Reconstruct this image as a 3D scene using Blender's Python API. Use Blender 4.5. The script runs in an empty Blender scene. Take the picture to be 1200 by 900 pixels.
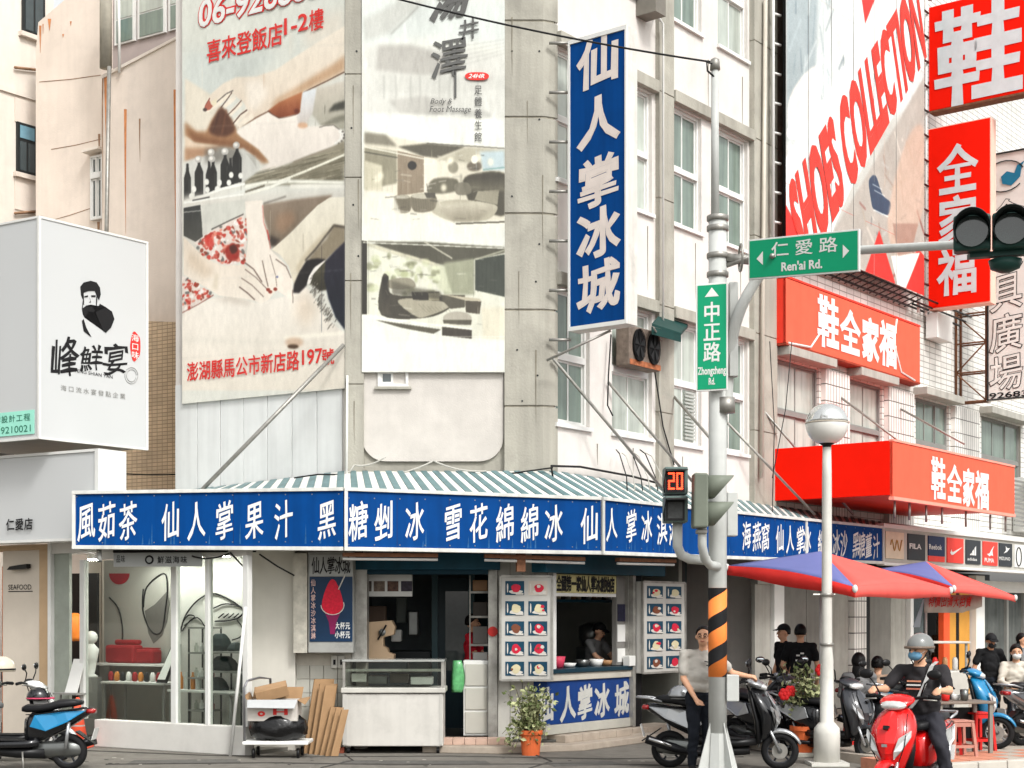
import bpy, bmesh, math, random
import numpy as np
from mathutils import Vector, Matrix
R=math.radians; rnd=random.Random(7)
scn=bpy.context.scene; COL=scn.collection
# ---------------- camera, world, sun, exposure
FX=1800.0; HZ=720.0; CH=1.85
cd=bpy.data.cameras.new('camera'); cam=bpy.data.objects.new('camera',cd); COL.objects.link(cam); scn.camera=cam
cam.location=(0,0,CH); cam.rotation_euler=(R(90),0,0)
cd.sensor_width=36; cd.lens=36*FX/1200; cd.shift_y=(HZ-450)/1200; cd.clip_end=2000; cd.clip_start=.1
SUN_EL,SUN_AZ=R(46),R(150)      # azimuth clockwise from +Y
w=bpy.data.worlds.new('World'); scn.world=w; w.use_nodes=True
nt=w.node_tree; nt.nodes.clear()
sky=nt.nodes.new('ShaderNodeTexSky'); sky.sky_type='NISHITA'; sky.sun_disc=False
sky.sun_elevation=SUN_EL; sky.sun_rotation=SUN_AZ; sky.dust_density=4; sky.air_density=1.6
hs=nt.nodes.new('ShaderNodeHueSaturation'); hs.inputs['Saturation'].default_value=.10; hs.inputs['Value'].default_value=1.0
tint=nt.nodes.new('ShaderNodeMix'); tint.data_type='RGBA'; tint.blend_type='MULTIPLY'; tint.inputs[0].default_value=1
tint.inputs[7].default_value=(1.0,.995,.985,1)
bg=nt.nodes.new('ShaderNodeBackground'); bg.inputs[1].default_value=.15
wo=nt.nodes.new('ShaderNodeOutputWorld')
nt.links.new(sky.outputs[0],hs.inputs['Color']); nt.links.new(hs.outputs[0],tint.inputs[6]); nt.links.new(tint.outputs[2],bg.inputs[0]); nt.links.new(bg.outputs[0],wo.inputs[0])
sl=bpy.data.lights.new('sun','SUN'); sl.energy=1.3; sl.angle=R(10); sl.color=(1,.985,.96)
so=bpy.data.objects.new('sun',sl); COL.objects.link(so)
sd=Vector((math.sin(SUN_AZ)*math.cos(SUN_EL),math.cos(SUN_AZ)*math.cos(SUN_EL),math.sin(SUN_EL)))
so.rotation_euler=sd.to_track_quat('Z','Y').to_euler()
scn.view_settings.view_transform='Standard'; scn.view_settings.look='None'; scn.view_settings.gamma=1
scn.view_settings.exposure=0.70
# ---------------- helpers
def lin(c):
    return tuple(((x/255)/12.92 if x/255<=.04045 else ((x/255+.055)/1.055)**2.4) for x in c[:3])
MATS={}
def M(name,c,rough=.6,metal=0,var=.10,scale=4,streak=0,bump=0,bs=40,spec=.22,coat=0,alpha=1,emit=0,grime=0):
    if name in MATS: return MATS[name]
    m=bpy.data.materials.new(name); m.use_nodes=True; MATS[name]=m
    t=m.node_tree; b=t.nodes['Principled BSDF']
    b.inputs['Roughness'].default_value=rough; b.inputs['Metallic'].default_value=metal
    b.inputs['Specular IOR Level'].default_value=spec
    if coat: b.inputs['Coat Weight'].default_value=coat; b.inputs['Coat Roughness'].default_value=.08
    if alpha<1: b.inputs['Alpha'].default_value=alpha
    L=lin(c); L=tuple(x*.88 for x in L) if min(L)>.42 else L; geo=t.nodes.new('ShaderNodeNewGeometry')
    n=t.nodes.new('ShaderNodeTexNoise'); n.inputs['Scale'].default_value=scale; n.inputs['Detail'].default_value=6; n.inputs['Roughness'].default_value=.62
    t.links.new(geo.outputs['Position'],n.inputs['Vector'])
    cr=t.nodes.new('ShaderNodeMapRange'); cr.inputs[1].default_value=.3; cr.inputs[2].default_value=.7
    cr.inputs[3].default_value=1-var; cr.inputs[4].default_value=1+var*.6
    t.links.new(n.outputs[0],cr.inputs[0]); last=cr.outputs[0]
    if streak:
        mp=t.nodes.new('ShaderNodeMapping'); mp.inputs['Scale'].default_value=(5.5,5.5,.45)
        t.links.new(geo.outputs['Position'],mp.inputs[0])
        n2=t.nodes.new('ShaderNodeTexNoise'); n2.inputs['Scale'].default_value=1.4; n2.inputs['Detail'].default_value=5
        t.links.new(mp.outputs[0],n2.inputs['Vector'])
        r2=t.nodes.new('ShaderNodeMapRange'); r2.inputs[1].default_value=.42; r2.inputs[2].default_value=.72
        r2.inputs[3].default_value=1; r2.inputs[4].default_value=1-streak
        t.links.new(n2.outputs[0],r2.inputs[0])
        mu=t.nodes.new('ShaderNodeMath'); mu.operation='MULTIPLY'
        t.links.new(last,mu.inputs[0]); t.links.new(r2.outputs[0],mu.inputs[1]); last=mu.outputs[0]
    if grime:
        n3=t.nodes.new('ShaderNodeTexNoise'); n3.inputs['Scale'].default_value=1.1; n3.inputs['Detail'].default_value=9; n3.inputs['Roughness'].default_value=.75
        t.links.new(geo.outputs['Position'],n3.inputs['Vector'])
        r3=t.nodes.new('ShaderNodeMapRange'); r3.inputs[1].default_value=.52; r3.inputs[2].default_value=.7
        r3.inputs[3].default_value=1; r3.inputs[4].default_value=1-grime
        t.links.new(n3.outputs[0],r3.inputs[0])
        mu=t.nodes.new('ShaderNodeMath'); mu.operation='MULTIPLY'
        t.links.new(last,mu.inputs[0]); t.links.new(r3.outputs[0],mu.inputs[1]); last=mu.outputs[0]
    vm=t.nodes.new('ShaderNodeVectorMath'); vm.operation='SCALE'; vm.inputs[0].default_value=L
    t.links.new(last,vm.inputs['Scale']); t.links.new(vm.outputs[0],b.inputs['Base Color'])
    if emit:
        b.inputs['Emission Color'].default_value=(*L,1); b.inputs['Emission Strength'].default_value=emit
    if bump:
        nb=t.nodes.new('ShaderNodeTexNoise'); nb.inputs['Scale'].default_value=bs; nb.inputs['Detail'].default_value=4
        t.links.new(geo.outputs['Position'],nb.inputs['Vector'])
        bp=t.nodes.new('ShaderNodeBump'); bp.inputs['Strength'].default_value=bump; bp.inputs['Distance'].default_value=.01
        t.links.new(nb.outputs[0],bp.inputs['Height']); t.links.new(bp.outputs[0],b.inputs['Normal'])
    return m
def Mtile(name,c1,cm,d,w,h,mort=.006,off=0,rough=.35,var=.1):
    m=bpy.data.materials.new(name); m.use_nodes=True; MATS[name]=m
    t=m.node_tree; b=t.nodes['Principled BSDF']; b.inputs['Roughness'].default_value=rough
    geo=t.nodes.new('ShaderNodeNewGeometry')
    dt=t.nodes.new('ShaderNodeVectorMath'); dt.operation='DOT_PRODUCT'; dt.inputs[1].default_value=(d[0],d[1],0)
    sx=t.nodes.new('ShaderNodeSeparateXYZ'); cb=t.nodes.new('ShaderNodeCombineXYZ')
    t.links.new(geo.outputs['Position'],dt.inputs[0]); t.links.new(geo.outputs['Position'],sx.inputs[0])
    t.links.new(dt.outputs['Value'],cb.inputs[0]); t.links.new(sx.outputs[2],cb.inputs[1])
    br=t.nodes.new('ShaderNodeTexBrick'); br.offset=off; br.inputs['Scale'].default_value=1
    br.inputs['Brick Width'].default_value=w; br.inputs['Row Height'].default_value=h; br.inputs['Mortar Size'].default_value=mort
    L=lin(c1); br.inputs['Color1'].default_value=(*[x*(1-var) for x in L],1); br.inputs['Color2'].default_value=(*[min(1,x*(1+var)) for x in L],1)
    br.inputs['Mortar'].default_value=(*lin(cm),1)
    t.links.new(cb.outputs[0],br.inputs['Vector'])
    n=t.nodes.new('ShaderNodeTexNoise'); n.inputs['Scale'].default_value=1.5; n.inputs['Detail'].default_value=8
    t.links.new(geo.outputs['Position'],n.inputs['Vector'])
    r=t.nodes.new('ShaderNodeMapRange'); r.inputs[1].default_value=.35;r.inputs[2].default_value=.7;r.inputs[3].default_value=1.05;r.inputs[4].default_value=.82
    t.links.new(n.outputs[0],r.inputs[0])
    vm=t.nodes.new('ShaderNodeVectorMath'); vm.operation='SCALE'
    t.links.new(br.outputs[0],vm.inputs[0]); t.links.new(r.outputs[0],vm.inputs['Scale']); t.links.new(vm.outputs[0],b.inputs['Base Color'])
    bp=t.nodes.new('ShaderNodeBump'); bp.inputs['Strength'].default_value=.5; bp.inputs['Distance'].default_value=.004; bp.invert=True
    t.links.new(br.outputs['Fac'],bp.inputs['Height']); t.links.new(bp.outputs[0],b.inputs['Normal'])
    return m
def Mglass(name,tint=(236,240,236),mixv=.25):
    m=bpy.data.materials.new(name); m.use_nodes=True; MATS[name]=m
    t=m.node_tree; t.nodes.remove(t.nodes['Principled BSDF']); o=t.nodes['Material Output']
    tr=t.nodes.new('ShaderNodeBsdfTransparent'); tr.inputs[0].default_value=(*lin(tint),1)
    gl=t.nodes.new('ShaderNodeBsdfGlossy'); gl.inputs[1].default_value=.02
    lw=t.nodes.new('ShaderNodeLayerWeight'); lw.inputs[0].default_value=.5
    fr=t.nodes.new('ShaderNodeMath'); fr.operation='POWER'; fr.inputs[1].default_value=4.0; t.links.new(lw.outputs['Facing'],fr.inputs[0])
    mx=t.nodes.new('ShaderNodeMixShader')
    ad=t.nodes.new('ShaderNodeMath'); ad.operation='ADD'; ad.inputs[1].default_value=mixv*.2
    t.links.new(fr.outputs[0],ad.inputs[0]); t.links.new(ad.outputs[0],mx.inputs[0])
    t.links.new(tr.outputs[0],mx.inputs[1]); t.links.new(gl.outputs[0],mx.inputs[2]); t.links.new(mx.outputs[0],o.inputs[0])
    return m
def wloc(o):
    v=Vector((0,0,0))
    while o: v=v+o.location; o=o.parent
    return v
def tag(o,label=None,cat=None,group=None,kind=None,category=None):
    cat=cat or category
    if label: o['label']=label
    if cat: o['category']=cat
    if group: o['group']=group
    if kind: o['kind']=kind
    return o
def T(name,label,cat,loc=(0,0,0),group=None,rz=0):
    o=bpy.data.objects.new(name,None); o.empty_display_size=.2; COL.objects.link(o); o.location=loc; o.rotation_euler=(0,0,rz)
    return tag(o,label,cat,group)
class MB:
    def __init__(s): s.v=[]; s.f=[]
    def add(s,vs,fs):
        k=len(s.v); s.v+= [tuple(x) for x in vs]; s.f+=[tuple(i+k for i in f) for f in fs]; return s
    def hexa(s,p): # p: 4 bottom, 4 top, same winding
        return s.add(p,[(3,2,1,0),(4,5,6,7),(0,1,5,4),(1,2,6,5),(2,3,7,6),(3,0,4,7)])
    def fb(s,fr,u0,u1,z0,z1,d0,d1,zz=None):
        za,zb=(z1,z1) if zz is None else (z1,zz)
        return s.hexa([fr.p(u0,z0,d1),fr.p(u1,z0,d1),fr.p(u1,z0,d0),fr.p(u0,z0,d0),fr.p(u0,za,d1),fr.p(u1,zb,d1),fr.p(u1,zb,d0),fr.p(u0,za,d0)])
    def box(s,c,sz,rz=0,ry=0,rx=0):
        mt=Matrix.Rotation(rz,3,'Z')@Matrix.Rotation(ry,3,'Y')@Matrix.Rotation(rx,3,'X'); hx,hy,hz=[q/2 for q in sz]
        return s.hexa([Vector(c)+mt@Vector(q) for q in [(-hx,-hy,-hz),(hx,-hy,-hz),(hx,hy,-hz),(-hx,hy,-hz),(-hx,-hy,hz),(hx,-hy,hz),(hx,hy,hz),(-hx,hy,hz)]])
    def rings(s,rings,cap=True,closed=False):
        n=len(rings[0]); k=len(s.v)
        for r in rings: s.v+=[tuple(p) for p in r]
        m=len(rings)
        for i in range(m if closed else m-1):
            a=k+i*n; b=k+((i+1)%m)*n
            for j in range(n):
                s.f.append((a+j,a+(j+1)%n,b+(j+1)%n,b+j))
        if cap and not closed:
            s.f.append(tuple(k+j for j in reversed(range(n)))); s.f.append(tuple(k+(m-1)*n+j for j in range(n)))
        return s
    def tube(s,pts,r,n=8,cap=True,closed=False):
        P_=[Vector(p) for p in pts]; m=len(P_); rs=r if isinstance(r,(list,tuple)) else [r]*m
        out=[]; up=None
        for i,p in enumerate(P_):
            if closed: t=P_[(i+1)%m]-P_[i-1]
            else: t=(P_[min(i+1,m-1)]-P_[max(i-1,0)])
            t=t.normalized()
            if up is None: up=Vector((0,0,1)) if abs(t.z)<.9 else Vector((1,0,0))
            a=t.cross(up)
            if a.length<1e-4: a=t.orthogonal()
            a=a.normalized(); b=a.cross(t).normalized(); up=b
            out.append([p+(a*math.cos(2*math.pi*j/n)+b*math.sin(2*math.pi*j/n))*rs[i] for j in range(n)])
        return s.rings(out,cap,closed)
    def lathe(s,prof,c=(0,0,0),n=20,axis='z'):
        out=[]
        for r,z in prof:
            ring=[]
            for j in range(n):
                a=2*math.pi*j/n
                if axis=='z': q=(c[0]+r*math.cos(a),c[1]+r*math.sin(a),c[2]+z)
                elif axis=='y': q=(c[0]+r*math.cos(a),c[1]+z,c[2]+r*math.sin(a))
                else: q=(c[0]+z,c[1]+r*math.cos(a),c[2]+r*math.sin(a))
                ring.append(q)
            out.append(ring)
        return s.rings(out)
    def ell(s,c,r,n=12,m=8,rot=None):
        out=[]
        for i in range(m+1):
            ph=math.pi*(i/m); ph=min(max(ph,.03),math.pi-.03)
            ring=[]
            for j in range(n):
                a=2*math.pi*j/n; q=Vector((r[0]*math.sin(ph)*math.cos(a),r[1]*math.sin(ph)*math.sin(a),-r[2]*math.cos(ph)))
                if rot: q=rot@q
                ring.append(Vector(c)+q)
            out.append(ring)
        return s.rings(out)
    def loft(s,secs,n=12,p=2.6):
        # secs: (x, zc, halfwidth_y, halfheight_z) superellipse rings along x ; optional 5th y offset
        out=[]
        for q in secs:
            x,zc,hw,hh=q[:4]; yo=q[4] if len(q)>4 else 0
            ring=[]
            for j in range(n):
                a=2*math.pi*j/n; c_,s_=math.cos(a),math.sin(a)
                ring.append((x,yo+hw*math.copysign(abs(c_)**(2/p),c_),zc+hh*math.copysign(abs(s_)**(2/p),s_)))
            out.append(ring)
        return s.rings(out)
    def prism(s,pts,off):
        n=len(pts); off=Vector(off); a=[Vector(p) for p in pts]
        s.add(a+[p+off for p in a],[tuple(reversed(range(n))),tuple(range(n,2*n))]+[(i,(i+1)%n,n+(i+1)%n,n+i) for i in range(n)])
        return s
    def face(s,pts): return s.add(pts,[tuple(range(len(pts)))])
    def build(s,name,mat,parent=None,smooth=False,local=False,bevel=0,fix=False,uv=None,solid=0,sub=0,**tg):
        me=bpy.data.meshes.new(name)
        if parent is not None and not local: base=wloc(parent)
        elif parent is None and not local:
            a=np.array(s.v); base=Vector(((a[:,0].min()+a[:,0].max())/2,(a[:,1].min()+a[:,1].max())/2,a[:,2].min()))
        else: base=Vector((0,0,0))
        me.from_pydata([(x-base.x,y-base.y,z-base.z) for x,y,z in s.v],[],s.f)
        mats=mat if isinstance(mat,list) else [mat]
        for q in mats: me.materials.append(q)
        if fix:
            bm=bmesh.new(); bm.from_mesh(me); bmesh.ops.recalc_face_normals(bm,faces=bm.faces); bm.to_mesh(me); bm.free()
        if smooth: me.shade_smooth()
        if uv is not None:
            ul=me.uv_layers.new(name='uv')
            for lp in me.loops: ul.data[lp.index].uv=uv[lp.vertex_index]
        o=bpy.data.objects.new(name,me); COL.objects.link(o)
        if parent is not None: o.parent=parent
        elif not local: o.location=base
        if sub:
            b=o.modifiers.new('ss','SUBSURF'); b.levels=sub; b.render_levels=sub
        if bevel:
            b=o.modifiers.new('b','BEVEL'); b.width=bevel; b.segments=2; b.limit_method='ANGLE'
        if solid:
            b=o.modifiers.new('s','SOLIDIFY'); b.thickness=solid; b.offset=0
        return tag(o,**tg)
class Fr:
    def __init__(s,O,d):
        s.O=Vector((O[0],O[1],0)); s.d=Vector((d[0],d[1],0)).normalized(); s.n=Vector((s.d.y,-s.d.x,0))
    def p(s,u,z,d=0): q=s.O+s.d*u+s.n*d; return Vector((q.x,q.y,z))
    def u(s,px,d=0):
        r=(px-600)/FX; o=s.O+s.n*d
        return (r*o.y-o.x)/(s.d.x-r*s.d.y)
    def Y(s,u,d=0): return (s.O+s.d*u+s.n*d).y
    def z(s,px,py,d=0): return CH-(py-HZ)/FX*s.Y(s.u(px,d),d)
    def at(s,px,py,d=0): return s.p(s.u(px,d),s.z(px,py,d),d)
    def sub(s,u,d,perp=False):
        q=s.p(u,0,d); return Fr((q.x,q.y),(s.n if perp else s.d)[:2])
def P(px,py,Y): return Vector(((px-600)/FX*Y,Y,CH-(py-HZ)/FX*Y))
def G(px,Y,z=0): return Vector(((px-600)/FX*Y,Y,z))
FR=Fr((.589,21.2),(.61,.793))
FL=Fr((-2.30,21.2),(.853,-.521))
FC=Fr((0,21.2),(1,0))
FG=Fr((-3.65,20.2),(.853,-.521))
AW=Fr((1.18,20.6),(.61,.793))      # right awning line
# ---- text
GC={}
def glyph(ch,off):
    k=(ch,off)
    if k in GC: return GC[k]
    cu=bpy.data.curves.new('t','FONT'); cu.body=ch; cu.resolution_u=3
    o=bpy.data.objects.new('t',cu); COL.objects.link(o)
    dg=bpy.context.evaluated_depsgraph_get(); me=bpy.data.meshes.new_from_object(o.evaluated_get(dg))
    V=[(v.co.x,v.co.y,0) for v in me.vertices]; F_=[tuple(p.vertices) for p in me.polygons]
    bpy.data.objects.remove(o); bpy.data.curves.remove(cu); bpy.data.meshes.remove(me)
    if off>0:
        cnt={}; 
        F2=[]
        for f in F_:
            A=sum(V[f[i]][0]*V[f[(i+1)%len(f)]][1]-V[f[(i+1)%len(f)]][0]*V[f[i]][1] for i in range(len(f)))
            F2.append(f if A>0 else tuple(reversed(f)))
        F_=F2
        for f in F_:
            for i in range(len(f)): e=(f[i],f[(i+1)%len(f)]); cnt[e]=1
        bd=[e for e in cnt if (e[1],e[0]) not in cnt]; nrm={}
        for a,b in bd:
            dx,dy=V[b][0]-V[a][0],V[b][1]-V[a][1]; L=math.hypot(dx,dy) or 1; n=(dy/L,-dx/L)
            for q in (a,b): nrm.setdefault(q,[]).append(n)
        out={}
        for q,ns in nrm.items():
            nx,ny=sum(n[0] for n in ns)/len(ns),sum(n[1] for n in ns)/len(ns); l2=max(nx*nx+ny*ny,.45); out[q]=(nx/l2*off,ny/l2*off)
        for j,(a,b) in enumerate(bd):
            zz=-.0002-(j%9)*.00012; k0=len(V)
            V+=[(V[a][0],V[a][1],zz),(V[b][0],V[b][1],zz),(V[b][0]+out[b][0],V[b][1]+out[b][1],zz),(V[a][0]+out[a][0],V[a][1]+out[a][1],zz)]
            F_.append((k0,k0+3,k0+2,k0+1))
    r=(V,F_)
    GC[k]=r; return r
def text(mb,fr,s,u0,u1,z0,z1,d,mode='h',w=.02,shear=0,fill=.92,brush=0,slant=0):
    """CJK text: equal cells from (u0..u1),(z0..z1)"""
    n=len(s)
    for i,ch in enumerate(s):
        if ch==' ': continue
        if mode=='h': a,b=u0+(u1-u0)*i/n,u0+(u1-u0)*(i+1)/n; c,e=z0,z1
        else: a,b=u0,u1; c,e=z1-(z1-z0)*(i+1)/n,z1-(z1-z0)*i/n
        V,F_=glyph(ch,w)
        if not V: continue
        out=[]
        for x,y,zq in V:
            X=(x-.5)*fill; Y=(y-.38)*fill; Y+=shear*X
            if brush:
                # lively brush look: strokes swell and thin, ends flick
                X+=brush*math.sin(7*Y+3*i)*.35+brush*.25*math.sin(15*X+i); Y+=brush*math.sin(6*X+i)*.5
            X+=slant*Y
            out.append(fr.p(a+(b-a)*(X+.5),c+(e-c)*(Y+.5),d+zq*1.6))
        mb.add(out,F_)
    return mb
def latin(mb,fr,s,u0,u1,z0,z1,d,w=0,slant=0,shear=0):
    V,F_=glyph(s,w); xs=[v[0] for v in V]; ys=[v[1] for v in V]; x0,x1,y0,y1=min(xs),max(xs),min(ys),max(ys)
    out=[]
    for x,y,zq in V:
        X=(x-x0)/(x1-x0); Y=(y-y0)/(y1-y0); X+=slant*(Y-.5); Y+=shear*(X-.5)
        out.append(fr.p(u0+(u1-u0)*X,z0+(z1-z0)*Y,d+zq*1.6))
    return mb.add(out,F_)
# ---- printed pictures (drawn by code into generated images)
class Canvas:
    def __init__(s,fr,u0,u1,z0,z1,w,h,bg,d=0):
        s.fr,s.u0,s.u1,s.z0,s.z1,s.w,s.h,s.d=fr,u0,u1,z0,z1,w,h,d
        s.a=np.zeros((h,w,3),np.float32); s.a[:]=np.array(bg)/255
    def xy(s,px,py):
        u=s.fr.u(px,s.d); z=s.fr.z(px,py,s.d)
        return ((u-s.u0)/(s.u1-s.u0)*s.w,(z-s.z0)/(s.z1-s.z0)*s.h)
    def poly(s,pts,col,al=1,soft=0,smooth=False,raw=False):
        q=[(x,y) if raw else s.xy(x,y) for x,y in pts]
        if smooth:
            o=[]; n=len(q)
            for i in range(n):
                p0,p1,p2,p3=[np.array(q[(i+k-1)%n]) for k in range(4)]
                for t in np.arange(0,1,.2):
                    o.append(.5*((2*p1)+(-p0+p2)*t+(2*p0-5*p1+4*p2-p3)*t*t+(-p0+3*p1-3*p2+p3)*t**3))
            q=[tuple(v) for v in o]
        xs=[v[0] for v in q]; ys=[v[1] for v in q]; pad=int(soft*3)+2
        X0,X1=max(0,int(min(xs))-pad),min(s.w,int(max(xs))+pad+1); Y0,Y1=max(0,int(min(ys))-pad),min(s.h,int(max(ys))+pad+1)
        if X1<=X0 or Y1<=Y0: return
        gx,gy=np.meshgrid(np.arange(X0,X1)+.5,np.arange(Y0,Y1)+.5); m=np.zeros(gx.shape,bool)
        n=len(q)
        for i in range(n):
            x1,y1=q[i]; x2,y2=q[(i+1)%n]
            if y1==y2: continue
            c=((y1>gy)!=(y2>gy))&(gx<(x2-x1)*(gy-y1)/(y2-y1)+x1); m^=c
        m=m.astype(np.float32)
        k=max(1,int(soft))
        for _ in range(2):
            for ax in (0,1):
                acc=np.zeros_like(m)
                for j in range(-k,k+1): 
                    acc+=np.roll(m,j,ax)
                m=acc/(2*k+1)
        if soft==0 and False: pass
        m=(m*al)[...,None]; s.a[Y0:Y1,X0:X1]=s.a[Y0:Y1,X0:X1]*(1-m)+np.array(col)/255*m
    def gp(s,pts,c1,c2,al=1,soft=0,smooth=False):
        ys=[s.xy(x,y)[1] for x,y in pts]; lo,hi=min(ys),max(ys); a=s.a; g=((np.arange(s.h)-lo)/(hi-lo+1e-6)).clip(0,1)[:,None,None]
        field=np.array(c2)/255*(1-g)+np.array(c1)/255*g; keep=s.a.copy(); s.a=np.zeros_like(keep); s.poly(pts,(255,255,255),al,soft,smooth); m=s.a[...,:1]; s.a=(keep*(1-m)+field*m).astype(np.float32)
    def line(s,pts,wd,col,al=1,soft=0):
        for a,b in zip(pts[:-1],pts[1:]):
            a=np.array(s.xy(*a)); b=np.array(s.xy(*b)); t=b-a; L=np.hypot(*t)+1e-6; nn=np.array((-t[1],t[0]))/L*wd/2
            s.poly([tuple(a+nn),tuple(b+nn),tuple(b-nn),tuple(a-nn)],col,al,soft,raw=True)
    def ell(s,cx,cy,rx,ry,col,al=1,soft=0,rot=0):
        s.poly([(cx+rx*math.cos(t)*math.cos(rot)-ry*math.sin(t)*math.sin(rot),cy+rx*math.cos(t)*math.sin(rot)+ry*math.sin(t)*math.cos(rot)) for t in np.linspace(0,2*math.pi,22)[:-1]],col,al,soft)
    def build(s,name,parent,rough=.55,nu=1,local=False,label=None,grain=.012,gm=1.3,gain=.97):
        r=np.random.RandomState(3)
        for sc_,am in ((10,.010),(40,.008),(90,.007)):
            gN=r.normal(0,1,(sc_+2,sc_+2)); yy=np.linspace(0,sc_,s.h,endpoint=False); xx=np.linspace(0,sc_,s.w,endpoint=False); yi=yy.astype(int); xi=xx.astype(int); fy=(yy-yi)[:,None]; fx_=(xx-xi)[None]; fy=fy*fy*(3-2*fy); fx_=fx_*fx_*(3-2*fx_)
            s.a+=((gN[yi][:,xi]*(1-fy)*(1-fx_)+gN[yi+1][:,xi]*fy*(1-fx_)+gN[yi][:,xi+1]*(1-fy)*fx_+gN[yi+1][:,xi+1]*fy*fx_)*am)[...,None]
        s.a+=r.normal(0,grain,s.a.shape[:2])[...,None]
        img=bpy.data.images.new(name,s.w,s.h); px=np.ones((s.h,s.w,4),np.float32); px[...,:3]=np.clip(s.a,0,1)**gm*gain
        img.pixels.foreach_set(px.ravel()); img.pack()
        m=bpy.data.materials.new(name); m.use_nodes=True; b=m.node_tree.nodes['Principled BSDF']; b.inputs['Roughness'].default_value=rough
        ti=m.node_tree.nodes.new('ShaderNodeTexImage'); ti.image=img; ti.extension='EXTEND'
        m.node_tree.links.new(ti.outputs[0],b.inputs['Base Color'])
        # softly rippled sheet
        nx,nz=10,14; vs=[];fs=[];uv=[]
        for j in range(nz+1):
            for i in range(nx+1):
                a,c=i/nx,j/nz; rp=.006*math.sin(a*9+c*14)+.004*math.sin(a*23+c*5)
                vs.append(s.fr.p(s.u0+(s.u1-s.u0)*a,s.z0+(s.z1-s.z0)*c,s.d+(rp if 0<i<nx and 0<j<nz else 0))); uv.append((a,c))
        for j in range(nz):
            for i in range(nx):
                k=j*(nx+1)+i; fs.append((k,k+1,k+nx+2,k+nx+1))
        mb=MB(); mb.add(vs,fs); o=mb.build(name,m,parent,smooth=True,uv=uv)
        if label: o['label']=label
        return o
# ---------------- palette
concrete=M('concrete',(166,163,152),.85,var=.22,scale=2.2,streak=.18,bump=.5,bs=30,grime=.2)
concrete_d=M('concrete_dark',(150,145,132),.9,var=.2,scale=3,streak=.3,bump=.5)
render_w=M('pale_render',(224,219,213),.8,var=.08,scale=2,streak=.05,bump=.3,bs=60,grime=.08)
plaster_w=M('white_sheet_metal',(224,226,224),.6,var=.06,scale=2.5,streak=.10,bump=.1)
frame_w=M('white_frame',(228,228,224),.45,var=.05)
grey_fr=M('grey_frame',(128,128,124),.5,var=.1)
dark_fr=M('dark_frame',(42,44,44),.4)
metal=M('galvanised_steel',(150,148,142),.45,.6,var=.2,scale=12)
rusty=M('rusty_steel',(122,84,62),.8,.2,var=.35,scale=14)
white_p=M('white_paint',(222,222,218),.45,var=.06,streak=.05)
black_pl=M('black_plastic',(22,22,23),.35,var=.1)
black_m=M('matt_black',(16,16,17),.7,var=.15)
rubber=M('tyre_rubber',(24,24,25),.8,var=.15,bump=.3)
chrome=M('chrome',(205,205,205),.15,1,var=.03)
blue_s=M('blue_sign_face',(0,62,126),.6,spec=.08,var=.10,scale=2.5,streak=.20)
letter_w=M('white_lettering',(232,232,228),.5,var=.04)
letter_b=M('black_lettering',(24,24,26),.6)
letter_r=M('red_lettering',(206,52,48),.6,var=.08)
win_g=M('window_glass',(116,132,122),.10,0,var=.22,scale=1.3,streak=.35,spec=.8)
win_d=M('dark_window_glass',(66,76,78),.07,0,var=.3,scale=1.5,spec=.9)
glass=Mglass('clear_glass')
teal=M('teal_paint',(10,66,84),.5,var=.15,streak=.15)
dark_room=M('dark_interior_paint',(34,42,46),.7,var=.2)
cable_b=M('black_cable',(30,30,30),.6)
cable_w=M('grey_cable',(190,188,180),.6)
def tubeo(name,pts,r,mat,parent=None,n=8,**k): return MB().tube(pts,r,n).build(name,mat,parent,smooth=True,**k)
def sag(a,b,s,n=12):
    a,b=Vector(a),Vector(b); return [a.lerp(b,t/n)-Vector((0,0,s*4*(t/n)*(1-t/n))) for t in range(n+1)]
# ======================= THE SETTING
asph=M('asphalt',(112,108,101),.9,var=.22,scale=5,bump=.6,bs=90,grime=.22)
MB().face([(-300,-60,0),(300,-60,0),(300,500,0),(-300,500,0)]).build('road',asph,local=True,kind='structure')
crk=M('asphalt_seam',(62,60,57),.9,var=.3); pch=M('asphalt_patch',(92,90,86),.95,var=.25,scale=12,bump=.6,bs=90,grime=.3)
wear=T('road_wear','dark repair patches and tar seams across the grey asphalt in front of the shops','road repair',(-1,19.5,0))
for (x,y,w_,h_,a) in ((-4.1,19.3,1.4,.5,.1),(-1.2,19.2,1.9,.45,-.05),(.9,19.0,.9,.5,.2)): MB().prism([Vector((x,y,.003))+Matrix.Rotation(a,3,'Z')@Vector(q) for q in ((-w_/2,-h_/2,0),(w_/2,-h_/2*.8,0),(w_/2*.9,h_/2,0),(-w_/2*.95,h_/2*.9,0))],(0,0,.002)).build('patch',pch,wear,fix=True)
for pts in (((-6,20.9),(-4,20.1),(-2.6,19.9),(-.8,20.0),(1.2,19.6),(3,19.9)),((-5,18.9),(-3,19.1),(-1.5,18.85),(.6,18.95),(2.6,18.7)),((-2.2,20.2),(-2.0,19.4),(-2.3,18.5)),((.3,20.2),(.5,19.3),(.2,18.4))):
    MB().tube([(x,y,.001) for x,y in pts],.012,4).build('tar_seam',crk,wear)
for k in range(40):
    x=rnd.uniform(-5.5,3); y=rnd.uniform(18.7,20.0); MB().prism([(x+.03*math.cos(q)*rnd.uniform(.5,1.3),y+.03*math.sin(q)*rnd.uniform(.5,1.3),.003) for q in np.linspace(0,6.28,7)[:-1]],(0,0,.003)).build('litter_spot',[crk,MATS['asphalt_patch'],M('pale_grit',(170,166,156),.9)][k%3],wear,fix=True)
pave=M('paving',(168,158,146),.85,var=.15,scale=6,bump=.4)
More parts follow.
